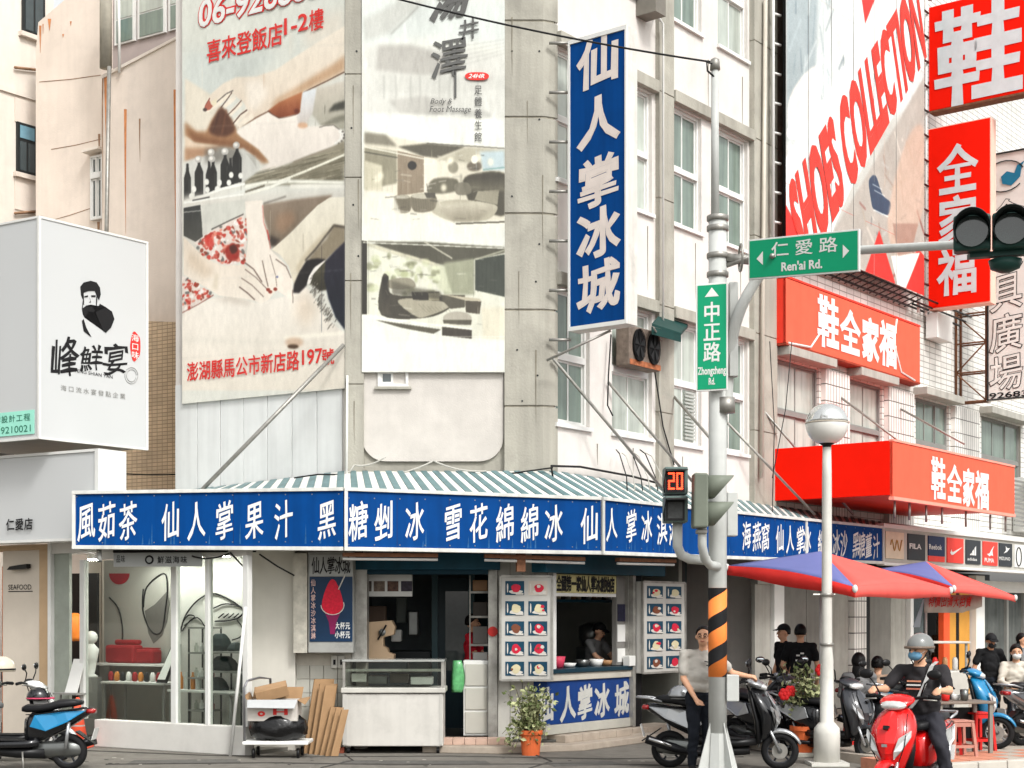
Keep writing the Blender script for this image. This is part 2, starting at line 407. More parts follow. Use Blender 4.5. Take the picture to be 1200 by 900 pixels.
sp=[G(1046,18.5),G(1066,17.75),G(1220,18.9),G(1500,20.5),Vector((22,48,0)),FR.p(20,0,0),FR.p(1.5,0,0),FR.p(1.9,0,1.5)]
MB().prism([Vector((p.x,p.y,.0)) for p in sp],(0,0,.11)).build('pavement',pave,local=True,kind='structure',fix=True)
# kerb stones along the pavement edge
terr=M('terracotta_paving',(190,128,104),.85,var=.2,scale=9,bump=.3)
kerbm=M('kerb_stone',(186,180,170),.85,var=.15)
ks=T('kerb','row of pale kerb stones edging the pavement beside the red scooter','kerb',G(1066,17.7))
a_,b_=G(1066,17.68),G(1500,20.4)
for i in range(14):
    p,q=a_.lerp(b_,i/14),a_.lerp(b_,(i+1)/14-.002); n_=(b_-a_).normalized(); nn=Vector((n_.y,-n_.x,0))*.16
    MB().prism([p,q,q+nn,p+nn],(0,0,.125)).build('kerb_stone',kerbm,ks,bevel=.012)
# terracotta paver strip
ps=T('paver_strip','terracotta red paver strip beside the plastic stools','paving',G(1090,18.3,.11))
for i in range(26):
    for j in range(3):
        o_=a_+(b_-a_).normalized()*(i*.3+.02)-nn.normalized()*(.02+j*.3)
        u_=(b_-a_).normalized()*.285; v_=-nn.normalized()*.285
        MB().prism([o_,o_+u_,o_+u_+v_,o_+v_],(0,0,.128)).build('paver',terr if (i*7+j*3)%5 else pave,ps)
# step of the ice shop
stp=T('shop_step','low tiled step in front of the blue counter','step',(0,20.6,0))
stepm=M('step_stone',(168,156,142),.8,var=.14,scale=7,grime=.2)
pink=M('pinkish_tile',(186,158,142),.6,var=.12,scale=8)
MB().prism([Vector((-1.2,20.55,0)),Vector((-.2,20.35,0)),FR.p(.0,0,.62)+Vector((-.1,-.0,0)),FR.p(2.9,0,.42),FR.p(2.9,0,-.3),Vector((.5,21.4,0)),Vector((-1.2,21.4,0))],(0,0,.09)).build('lower_step',stepm,stp,fix=True,bevel=.01)
for i in range(7):
    MB().box((-1.03+i*.155*1.0,20.83,.135),(.15,.28,.085)).build('step_tile',pink,stp,bevel=.004)
for i in range(7):
    MB().fb(FR,-.05+i*.42,-.05+i*.42+.41,.09,.19,-.2,.22).build('step_tile',stepm,stp,bevel=.006)

# ======================= MAIN BUILDING
mb_=T('corner_building','grey concrete and pale render corner building above the striped awning','building',(-.8,22.5,0))
TOP=13.2
# walls
def wallpiece(fr,u0,u1,z0,z1,d0,d1,mat,name='wall'): return MB().fb(fr,u0,u1,z0,z1,d0,d1).build(name,mat,mb_)
XA,XB=-2.30,.589
wallpiece(FC,XA+.003,XB-.003,3.0,TOP,-.3,0,concrete)
lu=FL.u(206)
wallpiece(FL,lu,-.003,3.0,TOP,-.3,0,render_w)
uC=FR.u(905)
# right facade: wall with real window openings (built in bands)
wins=[(FR.u(651),FR.u(691)),(FR.u(717),FR.u(764)),(FR.u(786),FR.u(822)),(FR.u(841),FR.u(876))]
fl=[(4.50,6.38,5.44),(7.88,9.70,8.75),(11.03,12.9,11.95)]
def openwall(fr,u0,u1,z0,z1,ops,zs,mat,parent,th=.25,name='wall'):
    zc=z0
    for (a,b) in zs:
        m_=MB().fb(fr,u0,u1,zc,a,-th,0).build(name,mat,parent); uc=u0; m2=MB()
        for (p,q) in ops: 
            if p>uc: m2.fb(fr,uc,p,a,b,-th,0)
            uc=q
        if u1>uc: m2.fb(fr,uc,u1,a,b,-th,0)
        m2.build('pier',mat,parent); zc=b
    if z1>zc: MB().fb(fr,u0,u1,zc,z1,-th,0).build(name,mat,parent)
openwall(FR,.003,uC,3.0,TOP,wins,[(a,b) for a,b,_ in fl],render_w,mb_)
def window(fr,u0,u1,z0,z1,zm,parent,fm,gm,d=-.06,fw=.045,cols=2,label=None,bars=0,inset=True):
    m=MB()
    for a,b,c,e in ((u0,u1,z0,z0+fw),(u0,u1,z1-fw,z1),(u0,u0+fw,z0+fw,z1-fw),(u1-fw,u1,z0+fw,z1-fw)): m.fb(fr,a,b,c,e,d-.05,d)
    if zm: m.fb(fr,u0+fw,u1-fw,zm-.045,zm+.045,d-.05,d+.02)
    w_=m.build('window',fm,parent,bevel=.004)
    if label: w_['label']=label
    ranges=[(z0+fw,zm-.045),(zm+.045,z1-fw)] if zm else [(z0+fw,z1-fw)]
    for (za,zb) in ranges:
        cw=(u1-u0-2*fw)/cols
        for c in range(cols):
            a=u0+fw+c*cw; dd=d-.015-(.02 if c%2 else 0)
            sm=MB(); t=.028
            for p in ((a,a+cw,za,za+t),(a,a+cw,zb-t,zb),(a,a+t,za+t,zb-t),(a+cw-t,a+cw,za+t,zb-t)): sm.fb(fr,*p,dd-.02,dd)
            sm.build('sash',fm,w_)
            MB().fb(fr,a+t,a+cw-t,za+t,zb-t,dd-.018,dd-.010).build('pane',gm,w_)
    return w_
curt=M('curtained_glass',(188,196,186),.12,var=.12,scale=2,streak=.35,spec=.9)
blind=M('blind_slats',(178,182,176),.4)
for fi,(z0,z1,zm) in enumerate(fl):
    for wi,(u0,u1) in enumerate(wins):
        if z0>12.5: continue
        w_=window(FR,u0,u1,z0,z1,zm,mb_,frame_w,[win_g,curt,curt,win_g][(wi+fi)%4])
        MB().fb(FR,u0-.03,u1+.03,z0-.055,z0,-.02,.05).build('sill',frame_w,w_)
        # dark reveal behind
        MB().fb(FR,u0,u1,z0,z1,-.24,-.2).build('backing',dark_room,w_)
        if fi==0 and wi==2:
            for k in range(14): MB().fb(FR,(u0+u1)/2+.06,u1-.1,z0+.1+k*.055,z0+.13+k*.055,-.07,-.055).build('blind_slat',blind,w_)
# concrete brows and bands
for fi,(z0,z1,zm) in enumerate(fl):
    if fi<2:
        for (a,b) in ((.02,FR.u(767)),(FR.u(786)+.0,FR.u(880))):
            MB().fb(FR,a,b,z1+.02,z1+.20,0,.10).build('brow',concrete,mb_,bevel=.008)
MB().fb(FR,.02,uC,3.45,3.62,0,.06).build('ledge',concrete_d,mb_)
# pilasters as stacked panels
def pillar(fr,u0,u1,d,z0,z1,step,mat=concrete,name='pillar_panel',jog=.0):
    z=z0+jog
    while z<z1:
        MB().fb(fr,u0,u1,z,min(z+step-.014,z1),-.05,d).build(name,mat,mb_,bevel=.006); z+=step
    MB().fb(fr,u0+.01,u1-.01,z0,z1,-.04,d-.015).build('pillar_core',concrete_d,mb_)
pillar(FR,FR.u(768),FR.u(786)-.01,.07,3.0,TOP,1.62,jog=.3)
pillar(FR,FR.u(876)+.06,uC,.10,3.0,TOP,1.62,jog=.3)
pillar(FC,XA+.004,FC.u(427),.10,3.4,TOP,1.42,jog=.2)
# right corner pillar with a chamfered flank
c0=FC.u(591)
z=3.4
while z<TOP:
    zt=min(z+1.31,TOP)
    pts=[FC.p(c0,z,.10),FC.p(XB-.16,z,.10),FC.p(XB+.0,z,.03),FR.p(.05,z,.02),FC.p(XB-.1,z,-.1),FC.p(c0,z,-.1)]
    MB().prism(pts,(0,0,zt-z-.014)).build('pillar_panel',concrete,mb_,bevel=.006,fix=True); z+=1.324
pts=[FC.p(c0+.01,3.3,.085),FC.p(XB-.16,3.3,.085),FC.p(XB-.01,3.3,.02),FC.p(XB-.1,3.3,-.1),FC.p(c0+.01,3.3,-.1)]
MB().prism(pts,(0,0,TOP-3.3)).build('pillar_core',concrete_d,mb_,fix=True)
# light rendered bay panel with round lower corners
ua,ub=FC.u(424.5),FC.u(590); zb=FC.z(500,541); rr=.33
pt=[]
for k in range(9): a=R(180+k*90/8); pt.append((ua+rr+rr*math.cos(a),zb+rr+rr*math.sin(a)))
for k in range(9): a=R(270+k*90/8); pt.append((ub-rr+rr*math.cos(a),zb+rr+rr*math.sin(a)))
pt+=[(ub,TOP-.1),(ua,TOP-.1)]
MB().prism([FC.p(u,z,.0) for u,z in pt],FC.n*.045).build('bay_panel',M('bay_render',(206,201,194),.85,var=.10,scale=3,streak=.05,bump=.3,bs=60,grime=.10),mb_,fix=True)
# small window under the poster on the bay
sw=MB(); 
u0,u1=FC.u(443),FC.u(479); z0,z1=FC.z(460,454),FC.z(460,433)
window(FC,u0,u1,z0,z1,None,mb_,frame_w,win_d,d=.075,fw=.04,label='tiny white framed window under the interior photo banner')
MB().fb(FC,u0-.04,u1+.04,z0-.035,z0-.002,.045,.10).build('sill',concrete,mb_)
stn_=M('water_stain',(128,122,108),.9,var=.4,scale=6); pat_=M('patch_render',(196,190,178),.85,var=.2)
def streakp(fr,px,y0,y1,w_,mat=stn_,d=.104,par=mb_):
    u=fr.u(px,d); za,zb=fr.z(px,y0,d),fr.z(px,y1,d); MB().prism([fr.p(u-w_,za,d),fr.p(u+w_,za,d),fr.p(u+w_*.5,(za+zb)/2,d),fr.p(u+.004,zb,d),fr.p(u-w_*.6,(za*.4+zb*.6),d)],fr.n*.002).build('stain',mat,par,fix=True)
for px,y0,y1,w_ in ((600,20,90,.008),(618,118,170,.006),(636,205,300,.008),(608,318,380,.006),(414,100,160,.006),(420,210,270,.008),(411,320,400,.006),(628,410,500,.010),(415,470,520,.006)): streakp(FC,px,y0,y1,w_)
for px,y0,y1,w_ in ((700,520,545,.012),(742,525,555,.010),(692,255,300,.008),(759,265,340,.010),(815,285,350,.010),(868,300,360,.012),(830,70,130,.012),(870,90,160,.012),(850,545,570,.012),(800,535,560,.010)): streakp(FR,px,y0,y1,w_,MATS['patch_render'] if w_<.009 else stn_,.003)
for px,y in ((600,60),(632,60),(632,140),(600,230),(632,286),(628,330),(606,410),(630,440),(612,470),(414,240),(420,300),(412,150),(418,60)): MB().lathe([(.014,0),(.014,-.004)],FC.at(px,y,.102),8,'y').build('bolt_hole',dark_fr,mb_)
# left face: white sheet panels below the poster
ul0,ul1=FL.u(207),FL.u(403)
nS=7
for i in range(nS):
    a=ul0+(ul1-ul0)*i/nS; b=ul0+(ul1-ul0)*(i+1)/nS-.012
    MB().fb(FL,a,b,3.5,5.25,0,.03).build('sheet_panel',plaster_w,mb_,bevel=.004)
# roof slab / interior ceiling, back walls to keep the inside dark
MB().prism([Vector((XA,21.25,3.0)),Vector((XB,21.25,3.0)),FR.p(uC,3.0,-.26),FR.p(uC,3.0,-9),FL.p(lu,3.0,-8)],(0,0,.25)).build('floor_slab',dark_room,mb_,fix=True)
MB().fb(FL,lu,lu+.2,0,TOP,-8,-.3).build('wall',render_w,mb_)
MB().fb(FR,uC-.2,uC,0,TOP,-9,-.26).build('wall',render_w,mb_)
MB().fb(FR,3.2,uC,0,TOP,-9.2,-9).build('wall',render_w,mb_)
MB().prism([Vector((XA,21.3,TOP)),Vector((XB,21.3,TOP)),FR.p(uC,TOP,-.2),FR.p(uC,TOP,-9),FL.p(lu,TOP,-8)],(0,0,.2)).build('roof',concrete_d,mb_,fix=True)
# condenser-style vent box high up, pipes
MB().fb(FR,FR.u(745),FR.u(757),FR.z(750,22),FR.z(750,-30),0,.35).build('duct_box',M('duct_grey',(120,116,108),.6,var=.2),mb_)
tubeo('drain_pipe',[FR.at(768,16,.03),FR.at(770,18,.16),FR.at(777,28,.16),FR.at(777,395,.16)],.018,frame_w,mb_)
tubeo('drain_pipe',[FR.at(897,0,.16),FR.at(892,560,.16)],.035,M('drain_pipe_cream',(206,198,184),.5,var=.1,streak=.15),mb_)
# ---- air conditioner and green canopy on the right facade
ac=T('air_conditioner','rust-edged air conditioner with two black fans under the green canopy','air conditioner',FR.p(FR.u(737),FR.z(737,432),.1))
u0,u1=FR.u(720),FR.u(757); za,zb=FR.z(737,433),FR.z(737,387)
MB().fb(FR,u0,u1,za,zb,.02,.26).build('casing',M('dirty_casing',(120,108,98),.7,var=.4,scale=9,grime=.5),ac,bevel=.02); MB().fb(FR,u0+.01,u1-.01,za+.01,za+.09,.261,.266).build('rust_patch',M('rusty_casing',(160,98,66),.85,var=.5,scale=14,grime=.4),ac)
for k in (.27,.74):
    c=FR.p(u0+(u1-u0)*k,(za+zb)/2+.02,.265); f=MB()
    ring=[c+FR.d*(.155*math.cos(t))+Vector((0,0,.235*math.sin(t))) for t in np.linspace(0,2*math.pi,21)[:-1]]
    f.prism(ring,FR.n*.02).build('fan',black_m,ac,fix=True)
    for q in range(5):
        a=q*2*math.pi/5; MB().prism([c+FR.n*.025,c+FR.n*.03+FR.d*(.14*math.cos(a))+Vector((0,0,.2*math.sin(a))),c+FR.n*.03+FR.d*(.14*math.cos(a+.6))+Vector((0,0,.2*math.sin(a+.6)))],FR.n*.006).build('fan_blade',black_pl,ac,fix=True)
    tubeo('fan_guard',[p+FR.n*.03 for p in ring]+[ring[0]+FR.n*.03],.006,black_m,ac,n=5)
gc=T('canopy','small dark green window canopy beside the air conditioner','canopy',FR.p(FR.u(775),FR.z(775,392),.1))
gm=M('green_canopy',(20,58,54),.6,var=.2)
MB().hexa([FR.at(764,382,.45),FR.at(798,393,.45),FR.at(806,384,0),FR.at(773,373,0),FR.at(764,379,.45),FR.at(798,390,.45),FR.at(806,380,0),FR.at(773,369,0)]).build('roof',gm,gc)
MB().fb(FR,FR.u(764,.45),FR.u(798,.45),FR.z(780,396,.45),FR.z(780,387,.45),.44,.45).build('valance',gm,gc)
tubeo('bracket',[FR.at(776,400,.02),FR.at(766,384,.62)],.012,metal,gc)

# ======================= POSTERS ON THE BUILDING
def clips(fr,pts,parent):
    for px,py in pts: MB().ell(fr.at(px,py,.03),(.02,.02,.02),6,4).build('eyelet',grey_fr,parent)
# --- massage banner
ps1=T('massage_banner','tall banner with a foot and back massage photo and red lettering','banner',FL.p(-1.6,4.9,.06))
u0,u1=FL.u(213.5,.07),FL.u(404,.07); z0,z1=4.96,11.6
MB().fb(FL,u0,u1,z0,z1,.032,.05).build('backing_board',frame_w,ps1)
c=Canvas(FL,u0,u1,z0,z1,520,1110,(222,222,214),.07)
rr_=random.Random(3)
A_=lambda L:[(210+x/6,90+y/6) for x,y in L]
B_=lambda L:[(205+x/5.844,230+y/5.844) for x,y in L]
C_=lambda L:[(205+x/5.844,y/5.844) for x,y in L]
c.poly([(214,-40),(404,-60),(404,60),(214,120)],(220,222,214),1,20); c.poly([(214,60),(330,60),(280,110),(214,140)],(208,214,210),.7,18)
c.poly(C_([(880,150),(1180,60),(1180,260),(900,330)]),(226,220,208),.8,14)
# grey cloth and shirt at the right
c.gp(A_([(940,90),(1190,20),(1190,380),(1000,350),(930,260)]),(216,210,198),(176,174,160),1,3)
c.poly(A_([(1045,245),(1090,190),(1190,160),(1190,225)]),(84,84,76),.95,3); c.poly(A_([(980,350),(1080,290),(1190,260),(1190,300),(1060,335)]),(140,138,124),.9,3)
c.poly(A_([(1160,60),(1190,30),(1190,100)]),(90,88,80),.8,2)
# left leg, pale to brown
c.poly(A_([(40,10),(120,60),(260,150),(380,330),(430,420),(560,500),(640,605),(590,608),(500,530),(400,495),(250,485),(110,465),(40,420)]),(226,220,206),1,3)
c.poly(A_([(40,320),(120,385),(190,385),(230,300),(300,215),(390,345),(410,400),(490,450),(570,515),(640,600),(590,606),(500,530),(400,492),(250,482),(110,462),(40,415)]),(168,130,96),.95,5)
c.poly(A_([(60,380),(200,430),(360,450),(480,490),(560,550),(600,600),(500,535),(380,495),(220,482),(100,460)]),(140,100,70),.8,5)
c.poly(A_([(300,215),(245,290),(212,385),(290,420),(365,400),(388,345)]),(104,70,52),.95,4,True); c.line(A_([(330,230),(300,400)]),5,(140,100,74),.6,2); c.line(A_([(280,250),(240,390)]),4,(80,52,40),.6,2)
# second pale leg strip under it
c.poly(A_([(40,420),(110,465),(280,485),(200,520),(90,560),(40,590)]),(224,208,188),1,3); c.poly(A_([(40,500),(200,500),(300,490),(200,560),(40,600)]),(176,140,110),.8,5)
# forearm and hand
c.gp(C_([(1190,160),(980,285),(850,370),(690,478),(560,525),(420,528),(330,570),(250,640),(200,715),(200,765),(250,745),(330,690),(385,640),(470,700),(500,760),(420,875),(470,855),(570,800),(650,758),(720,700),(880,632),(1190,475)]),(238,231,218),(226,214,198),1,2)
c.poly(C_([(1190,360),(1190,470),(1000,565),(880,628),(720,698),(650,752),(690,680),(800,620),(950,520),(1080,440)]),(198,164,130),.75,6)
c.poly(C_([(480,560),(600,540),(640,640),(560,760),(500,740)]),(242,236,226),.8,8)
c.line(C_([(1190,478),(1000,572),(880,634)]),2.5,(96,68,52),.9,1); c.line(C_([(640,765),(560,805),(480,850),(430,872)]),4,(120,88,66),.85,1)
# fingers: pale lobes with dark gaps
for a,b,w_ in (((375,110),(190,235),15),((395,140),(310,210),13),((440,180),(350,265),13),((480,235),(385,325),14),((520,270),(410,350),15)):
    p=A_([a,b]); c.line(p,w_,(238,230,216),1,2)
for L,w_,col in (([(378,96),(330,118),(262,178)],2.5,(92,84,78)),([(370,108),(330,165),(290,218)],2.5,(74,52,44)),([(438,165),(395,215),(338,268)],2.4,(92,66,54)),([(478,232),(430,265),(376,330)],3,(80,56,46)),([(215,150),(190,190),(175,232)],2.5,(110,50,42))):
    c.line(A_(L),w_,col,.95,1)
c.poly(A_([(175,240),(178,205),(210,160),(222,190),(238,205),(215,232)]),(176,104,84),.9,1); c.poly(A_([(222,178),(262,150),(262,190),(238,212)]),(232,224,200),.9,1); c.ell(240,128.5,2.5,2,(70,60,58),.8,1)
# sole in brown
c.gp(A_([(625,240),(700,180),(870,102),(858,180),(852,255),(770,285),(700,290),(655,268)]),(196,140,100),(146,84,54),1,2); c.line(A_([(625,240),(660,268),(705,290),(770,285),(845,258)]),3,(90,50,34),.9,1); c.ell(348,130.5,3,3,(110,50,34),.8,2)
# pale foot
c.gp(A_([(400,385),(520,310),(625,250),(700,295),(850,262),(900,350),(1000,345),(1085,338),(1130,375),(1160,405),(1140,460),(1050,505),(800,600),(640,662),(560,655),(640,605),(560,510),(430,420)]),(244,238,229),(228,222,214),1,2)
c.line(A_([(985,355),(1030,342),(1085,338),(1128,372)]),2,(110,104,96),.8,1)
for x,y in ((1135,385),(1146,405),(1142,428),(1128,450),(1108,468)): c.ell(210+x/6,90+y/6,2.8,2.4,(238,236,230),1,1); c.ell(212.4+x/6,90.5+y/6,1.3,1.6,(96,90,84),.8,1)
c.line(A_([(1140,480),(1050,510),(800,605)]),4,(122,104,84),.8,2)
c.gp(A_([(868,108),(965,80),(940,250),(880,355),(845,350),(825,280),(852,250)]),(230,234,236),(214,206,198),1,2); c.ell(355,147,6,3.5,(220,184,154),.85,2)
# drapery
c.gp(A_([(455,700),(640,662),(800,602),(1050,508),(1190,430),(1190,760),(455,760)]),(166,160,142),(132,128,110),1,3)
for k in range(70):
    x=rr_.uniform(470,1180); y=rr_.uniform(690-(x-460)*.27,745); L=rr_.uniform(60,200); c.line(A_([(x-L/2,y+L*.12),(x,y),(x+L/2,y-L*.14)]),rr_.uniform(1.2,3),rr_.choice([(104,100,84),(186,180,160),(120,116,98),(200,194,176)]),.55,1)
c.line(A_([(700,735),(900,660),(1190,535)]),6,(236,234,220),1,1); c.line(A_([(460,770),(620,742),(760,735),(1190,745)]),9,(238,238,228),1,2); c.line(A_([(460,830),(640,775),(780,715)]),7,(236,236,226),1,1); c.line(A_([(460,810),(600,765)]),5,(120,114,98),.9,1)
c.line(A_([(780,770),(1190,768)]),10,(236,235,226),1,2)
# tray of bottles
c.poly(A_([(36,600),(110,575),(450,500),(560,600),(560,660),(455,740),(110,860),(36,890)]),(212,212,206),1,3)
for k in range(12): c.line(A_([(470+k*7,540+k*9),(540,560+k*8)]),2,(176,174,166),.6,1)
c.poly(A_([(180,505),(300,490),(390,495),(440,560),(420,600),(180,600)]),(110,106,98),.6,6)
for x,y,h,w_ in ((58,640,190,24),(140,600,240,30),(212,620,215,24),(240,600,210,26),(322,548,240,30),(360,600,160,26),(405,500,240,32)):
    yb=860-(x-40)*.33
    c.poly(A_([(x-8,y-30),(x+8,y-30),(x+10,y+20),(x+w_,y+70),(x+w_,yb),(x-w_,yb+14),(x-w_,y+70),(x-10,y+20)]),(58,58,56),1,1); c.line(A_([(x+w_*.5,y+80),(x+w_*.5,yb-10)]),2,(110,110,106),.7,1)
for x,y in ((135,580),(225,530),(230,578),(320,525),(400,480)): c.ell(210+x/6,90+y/6,4.2,4.2,(196,194,188),1,1); c.ell(209.3+x/6,89.3+y/6,2.2,2.2,(232,230,224),1,1)
for x,y in ((105,790),(85,840),(195,740),(200,795),(285,745),(268,790),(350,745),(365,690),(430,695)): c.ell(210+x/6,90+y/6,2.7,3.8,(232,232,226),1,1)
c.line(A_([(36,885),(120,862),(300,790),(460,752)]),6,(240,240,234),1,1); c.line(A_([(36,905),(300,850),(460,800)]),8,(226,228,222),1,2)
# lower scene
c.gp(B_([(40,0),(1175,-30),(1175,420),(40,420)]),(222,220,212),(206,202,192),1,8)
c.line(B_([(60,45),(300,10),(470,-15)]),5,(236,236,230),1,1); c.line(B_([(120,30),(240,5)]),3,(60,60,58),.8,1)
c.gp(B_([(60,80),(175,60),(186,180),(190,280),(140,312),(60,270)]),(72,74,72),(96,96,90),1,1); c.line(B_([(60,110),(178,98)]),2,(206,206,200),1,1)
c.poly(B_([(180,62),(480,20),(480,112),(330,190),(250,240),(190,262)]),(212,212,204),1,2)
c.gp(B_([(600,55),(830,20),(1080,-10),(1060,20),(880,160),(690,350),(650,300),(640,240),(600,120)]),(158,144,128),(134,122,106),1,3)
c.poly(B_([(700,120),(800,100),(830,160),(740,260),(680,220)]),(176,146,120),.6,8); c.poly(B_([(640,262),(722,300),(668,352),(650,330)]),(74,64,56),.9,4); c.line(B_([(605,50),(700,20),(760,0)]),3,(90,84,76),.8,2)
def floral(poly,box,n,test):
    c.poly(poly,(226,216,208),1,1)
    for k in range(n):
        x,y=rr_.uniform(box[0],box[1]),rr_.uniform(box[2],box[3])
        if not test(x,y): continue
        col=rr_.choice([(204,84,70),(190,58,46),(236,232,226),(240,238,234),(222,150,132),(200,110,96),(150,66,46),(120,120,116)])
        p=B_([(x,y)])[0]; c.ell(p[0],p[1],rr_.uniform(1,3.4),rr_.uniform(.9,2.8),col,.85,1,rot=rr_.uniform(0,3))
floral(B_([(130,320),(200,270),(330,190),(470,125),(492,330),(450,450),(380,478),(300,468),(240,410)]),(150,490,140,470),230,lambda x,y: y>300-(x-150)*.55 and y<420+ (x-200)*.25)
c.poly(B_([(345,370),(400,320),(440,370),(430,430),(370,440)]),(166,52,38),.9,2,True); c.poly(B_([(375,350),(410,330),(430,370),(395,395)]),(92,46,32),.9,2,True); c.poly(B_([(200,290),(240,270),(270,330),(230,350)]),(206,70,58),.8,2,True)
c.line(B_([(250,228),(350,180),(470,122)]),3,(88,84,78),.9,1)
floral(B_([(45,540),(110,570),(160,612),(262,672),(150,740),(45,802)]),(48,250,550,790),120,lambda x,y: y<800-(x-45)*.6 and y>540+(x-45)*.6)
c.line(B_([(45,802),(160,740),(262,676)]),2.5,(120,52,40),.8,1)
# patient back
c.gp(B_([(45,805),(240,700),(400,685),(560,728),(700,700),(820,668),(900,620),(960,700),(1030,830),(1175,950),(1175,1330),(45,1330)]),(236,231,222),(228,222,210),1,2)
c.poly(B_([(250,700),(400,680),(540,730),(480,745),(330,720)]),(206,198,186),.7,6); c.poly(B_([(820,700),(900,660),(980,780),(900,900),(820,820)]),(222,208,190),.6,14)
c.poly(B_([(740,960),(900,945),(1175,925),(1175,945),(960,965),(760,985)]),(246,242,230),.9,3); c.ell(345,401,11,5,(206,174,146),.8,4); c.ell(343.5,406,6.5,2.6,(84,60,40),.95,2)
c.poly(B_([(45,960),(600,990),(1175,980),(1175,1000),(600,1010),(45,1000)]),(222,218,208),.6,6)
# arms
c.gp(B_([(60,278),(130,350),(200,420),(330,478),(470,468),(560,540),(640,610),(690,650),(640,715),(590,735),(540,715),(470,700),(300,680),(240,640),(150,590),(60,535)]),(226,216,202),(238,231,220),1,1)
c.poly(B_([(80,360),(200,440),(280,520),(200,560),(90,480)]),(208,192,172),.6,9); c.poly(B_([(270,540),(300,520),(290,640),(255,640)]),(206,196,176),.6,5)
c.gp(B_([(478,35),(600,25),(612,200),(655,365),(690,400),(760,470),(800,560),(812,660),(805,730),(780,700),(700,640),(640,660),(590,610),(520,520),(485,455),(500,310)]),(232,226,216),(240,232,221),1,1)
c.line(B_([(600,60),(608,180),(640,270),(655,360)]),3,(206,140,128),.8,1); c.line(B_([(632,230),(645,300)]),4,(190,70,60),.7,1)
c.gp(B_([(1175,5),(1060,8),(980,60),(880,160),(780,260),(662,365),(720,400),(780,480),(822,640),(850,540),(900,430),(980,340),(1040,270),(1090,195),(1175,215)]),(236,232,218),(222,214,196),1,1)
c.poly(B_([(1090,195),(1040,270),(960,365),(880,450),(840,540),(830,480),(900,380),(1000,270)]),(196,184,160),.7,5)
c.poly(B_([(1085,195),(1175,212),(1175,320),(1100,375),(1030,440),(900,450),(960,370),(1040,290)]),(160,150,130),1,3); c.line(B_([(1175,214),(1088,200),(1040,262),(960,365),(890,440)]),4,(66,58,50),.9,2)
# finger gaps and nails
for L,w_ in (([(440,620),(500,665),(548,710)],3.2),([(455,560),(530,610),(610,690)],2),([(480,500),(560,560),(640,645)],2),([(480,455),(540,500),(600,590)],3.2),([(600,440),(625,560),(640,620)],2.6),([(650,400),(690,540),(700,620)],1.6),([(690,430),(760,480),(795,560)],2.2),([(805,640),(808,730)],2)): c.line(B_(L),w_,(104,84,74),.8,1)
for x,y in ((655,655),(690,637),(640,640)): p=B_([(x,y)])[0]; c.ell(p[0],p[1],2.3,2,(150,66,50),.95,1)
c.ell(205+702/5.844,230+553/5.844,1.3,1.3,(100,110,150),.9,1)
# head, collar, navy shirt
c.poly(B_([(808,660),(815,600),(850,520),(900,440),(970,425),(1035,432),(950,490),(915,560),(900,610),(850,662)]),(48,42,42),1,2)
c.gp(B_([(915,600),(940,530),(1000,460),(1040,440),(1060,560),(1040,640),(990,650),(950,610)]),(104,100,80),(76,72,60),1,2)
c.gp(B_([(1175,300),(1100,370),(1030,445),(1020,560),(1050,700),(1100,830),(1175,930)]),(62,58,72),(36,44,56),1,2)
c.poly(B_([(905,600),(918,545),(960,485),(1032,434),(1012,462),(950,530),(925,602)]),(238,234,228),1,1)
for k in range(150):
    t=rr_.random(); x=940+t*150+rr_.uniform(-30,20); y=560+t*310+rr_.uniform(-40,30); L=rr_.uniform(12,34)
    c.line(B_([(x,y),(x-L*.6,y+L)]),rr_.uniform(1,2.2),rr_.choice([(60,56,50),(120,114,104),(214,208,198),(84,78,70)]),.7,1)
for k in range(5): c.line([(214,60+k*90),(404,52+k*88)],1.5,(200,198,190),.35,2)
c.build('printed_sheet',ps1)
clips(FL,[(x,457-(x-213)*.085) for x in range(216,404,21)],ps1)
m=MB(); text(m,FL,'澎湖縣馬公市新店路',FL.u(219,.08),FL.u(351,.08),FL.z(285,441,.08),FL.z(285,417,.08),.085,w=.018,fill=1.0)
latin(m,FL,'197',FL.u(354,.08),FL.u(378,.08),FL.z(365,427,.08),FL.z(365,409,.08),.085,w=.02)
text(m,FL,'號',FL.u(377,.08),FL.u(392,.08),FL.z(385,428,.08),FL.z(385,408,.08),.085,w=.018,fill=1.0)
m.build('lettering',letter_r,ps1)
m=MB(); text(m,FL,'喜來登飯店',FL.u(242,.08),FL.u(332,.08),FL.z(287,64,.08),FL.z(287,36,.08),.085,w=.018,fill=1.0)
latin(m,FL,'1-2',FL.u(333,.08),FL.u(361,.08),FL.z(347,38,.08),FL.z(347,18,.08),.085,w=.02)
text(m,FL,'樓',FL.u(362,.08),FL.u(380,.08),FL.z(371,36,.08),FL.z(371,10,.08),.085,w=.018,fill=1.0)
m.build('lettering',letter_r,ps1)
m=MB(); latin(m,FL,'06-9268888',FL.u(232,.08),FL.u(398,.08),FL.z(310,15,.08),FL.z(310,-22,.08),.083,w=.07,slant=.02); m.build('lettering',letter_r,ps1)
m=MB(); latin(m,FL,'06-9268888',FL.u(232,.08)+.02,FL.u(398,.08)-.02,FL.z(310,15,.08)+.02,FL.z(310,-22,.08)-.02,.089,w=.02,slant=.02); m.build('lettering',letter_w,ps1)
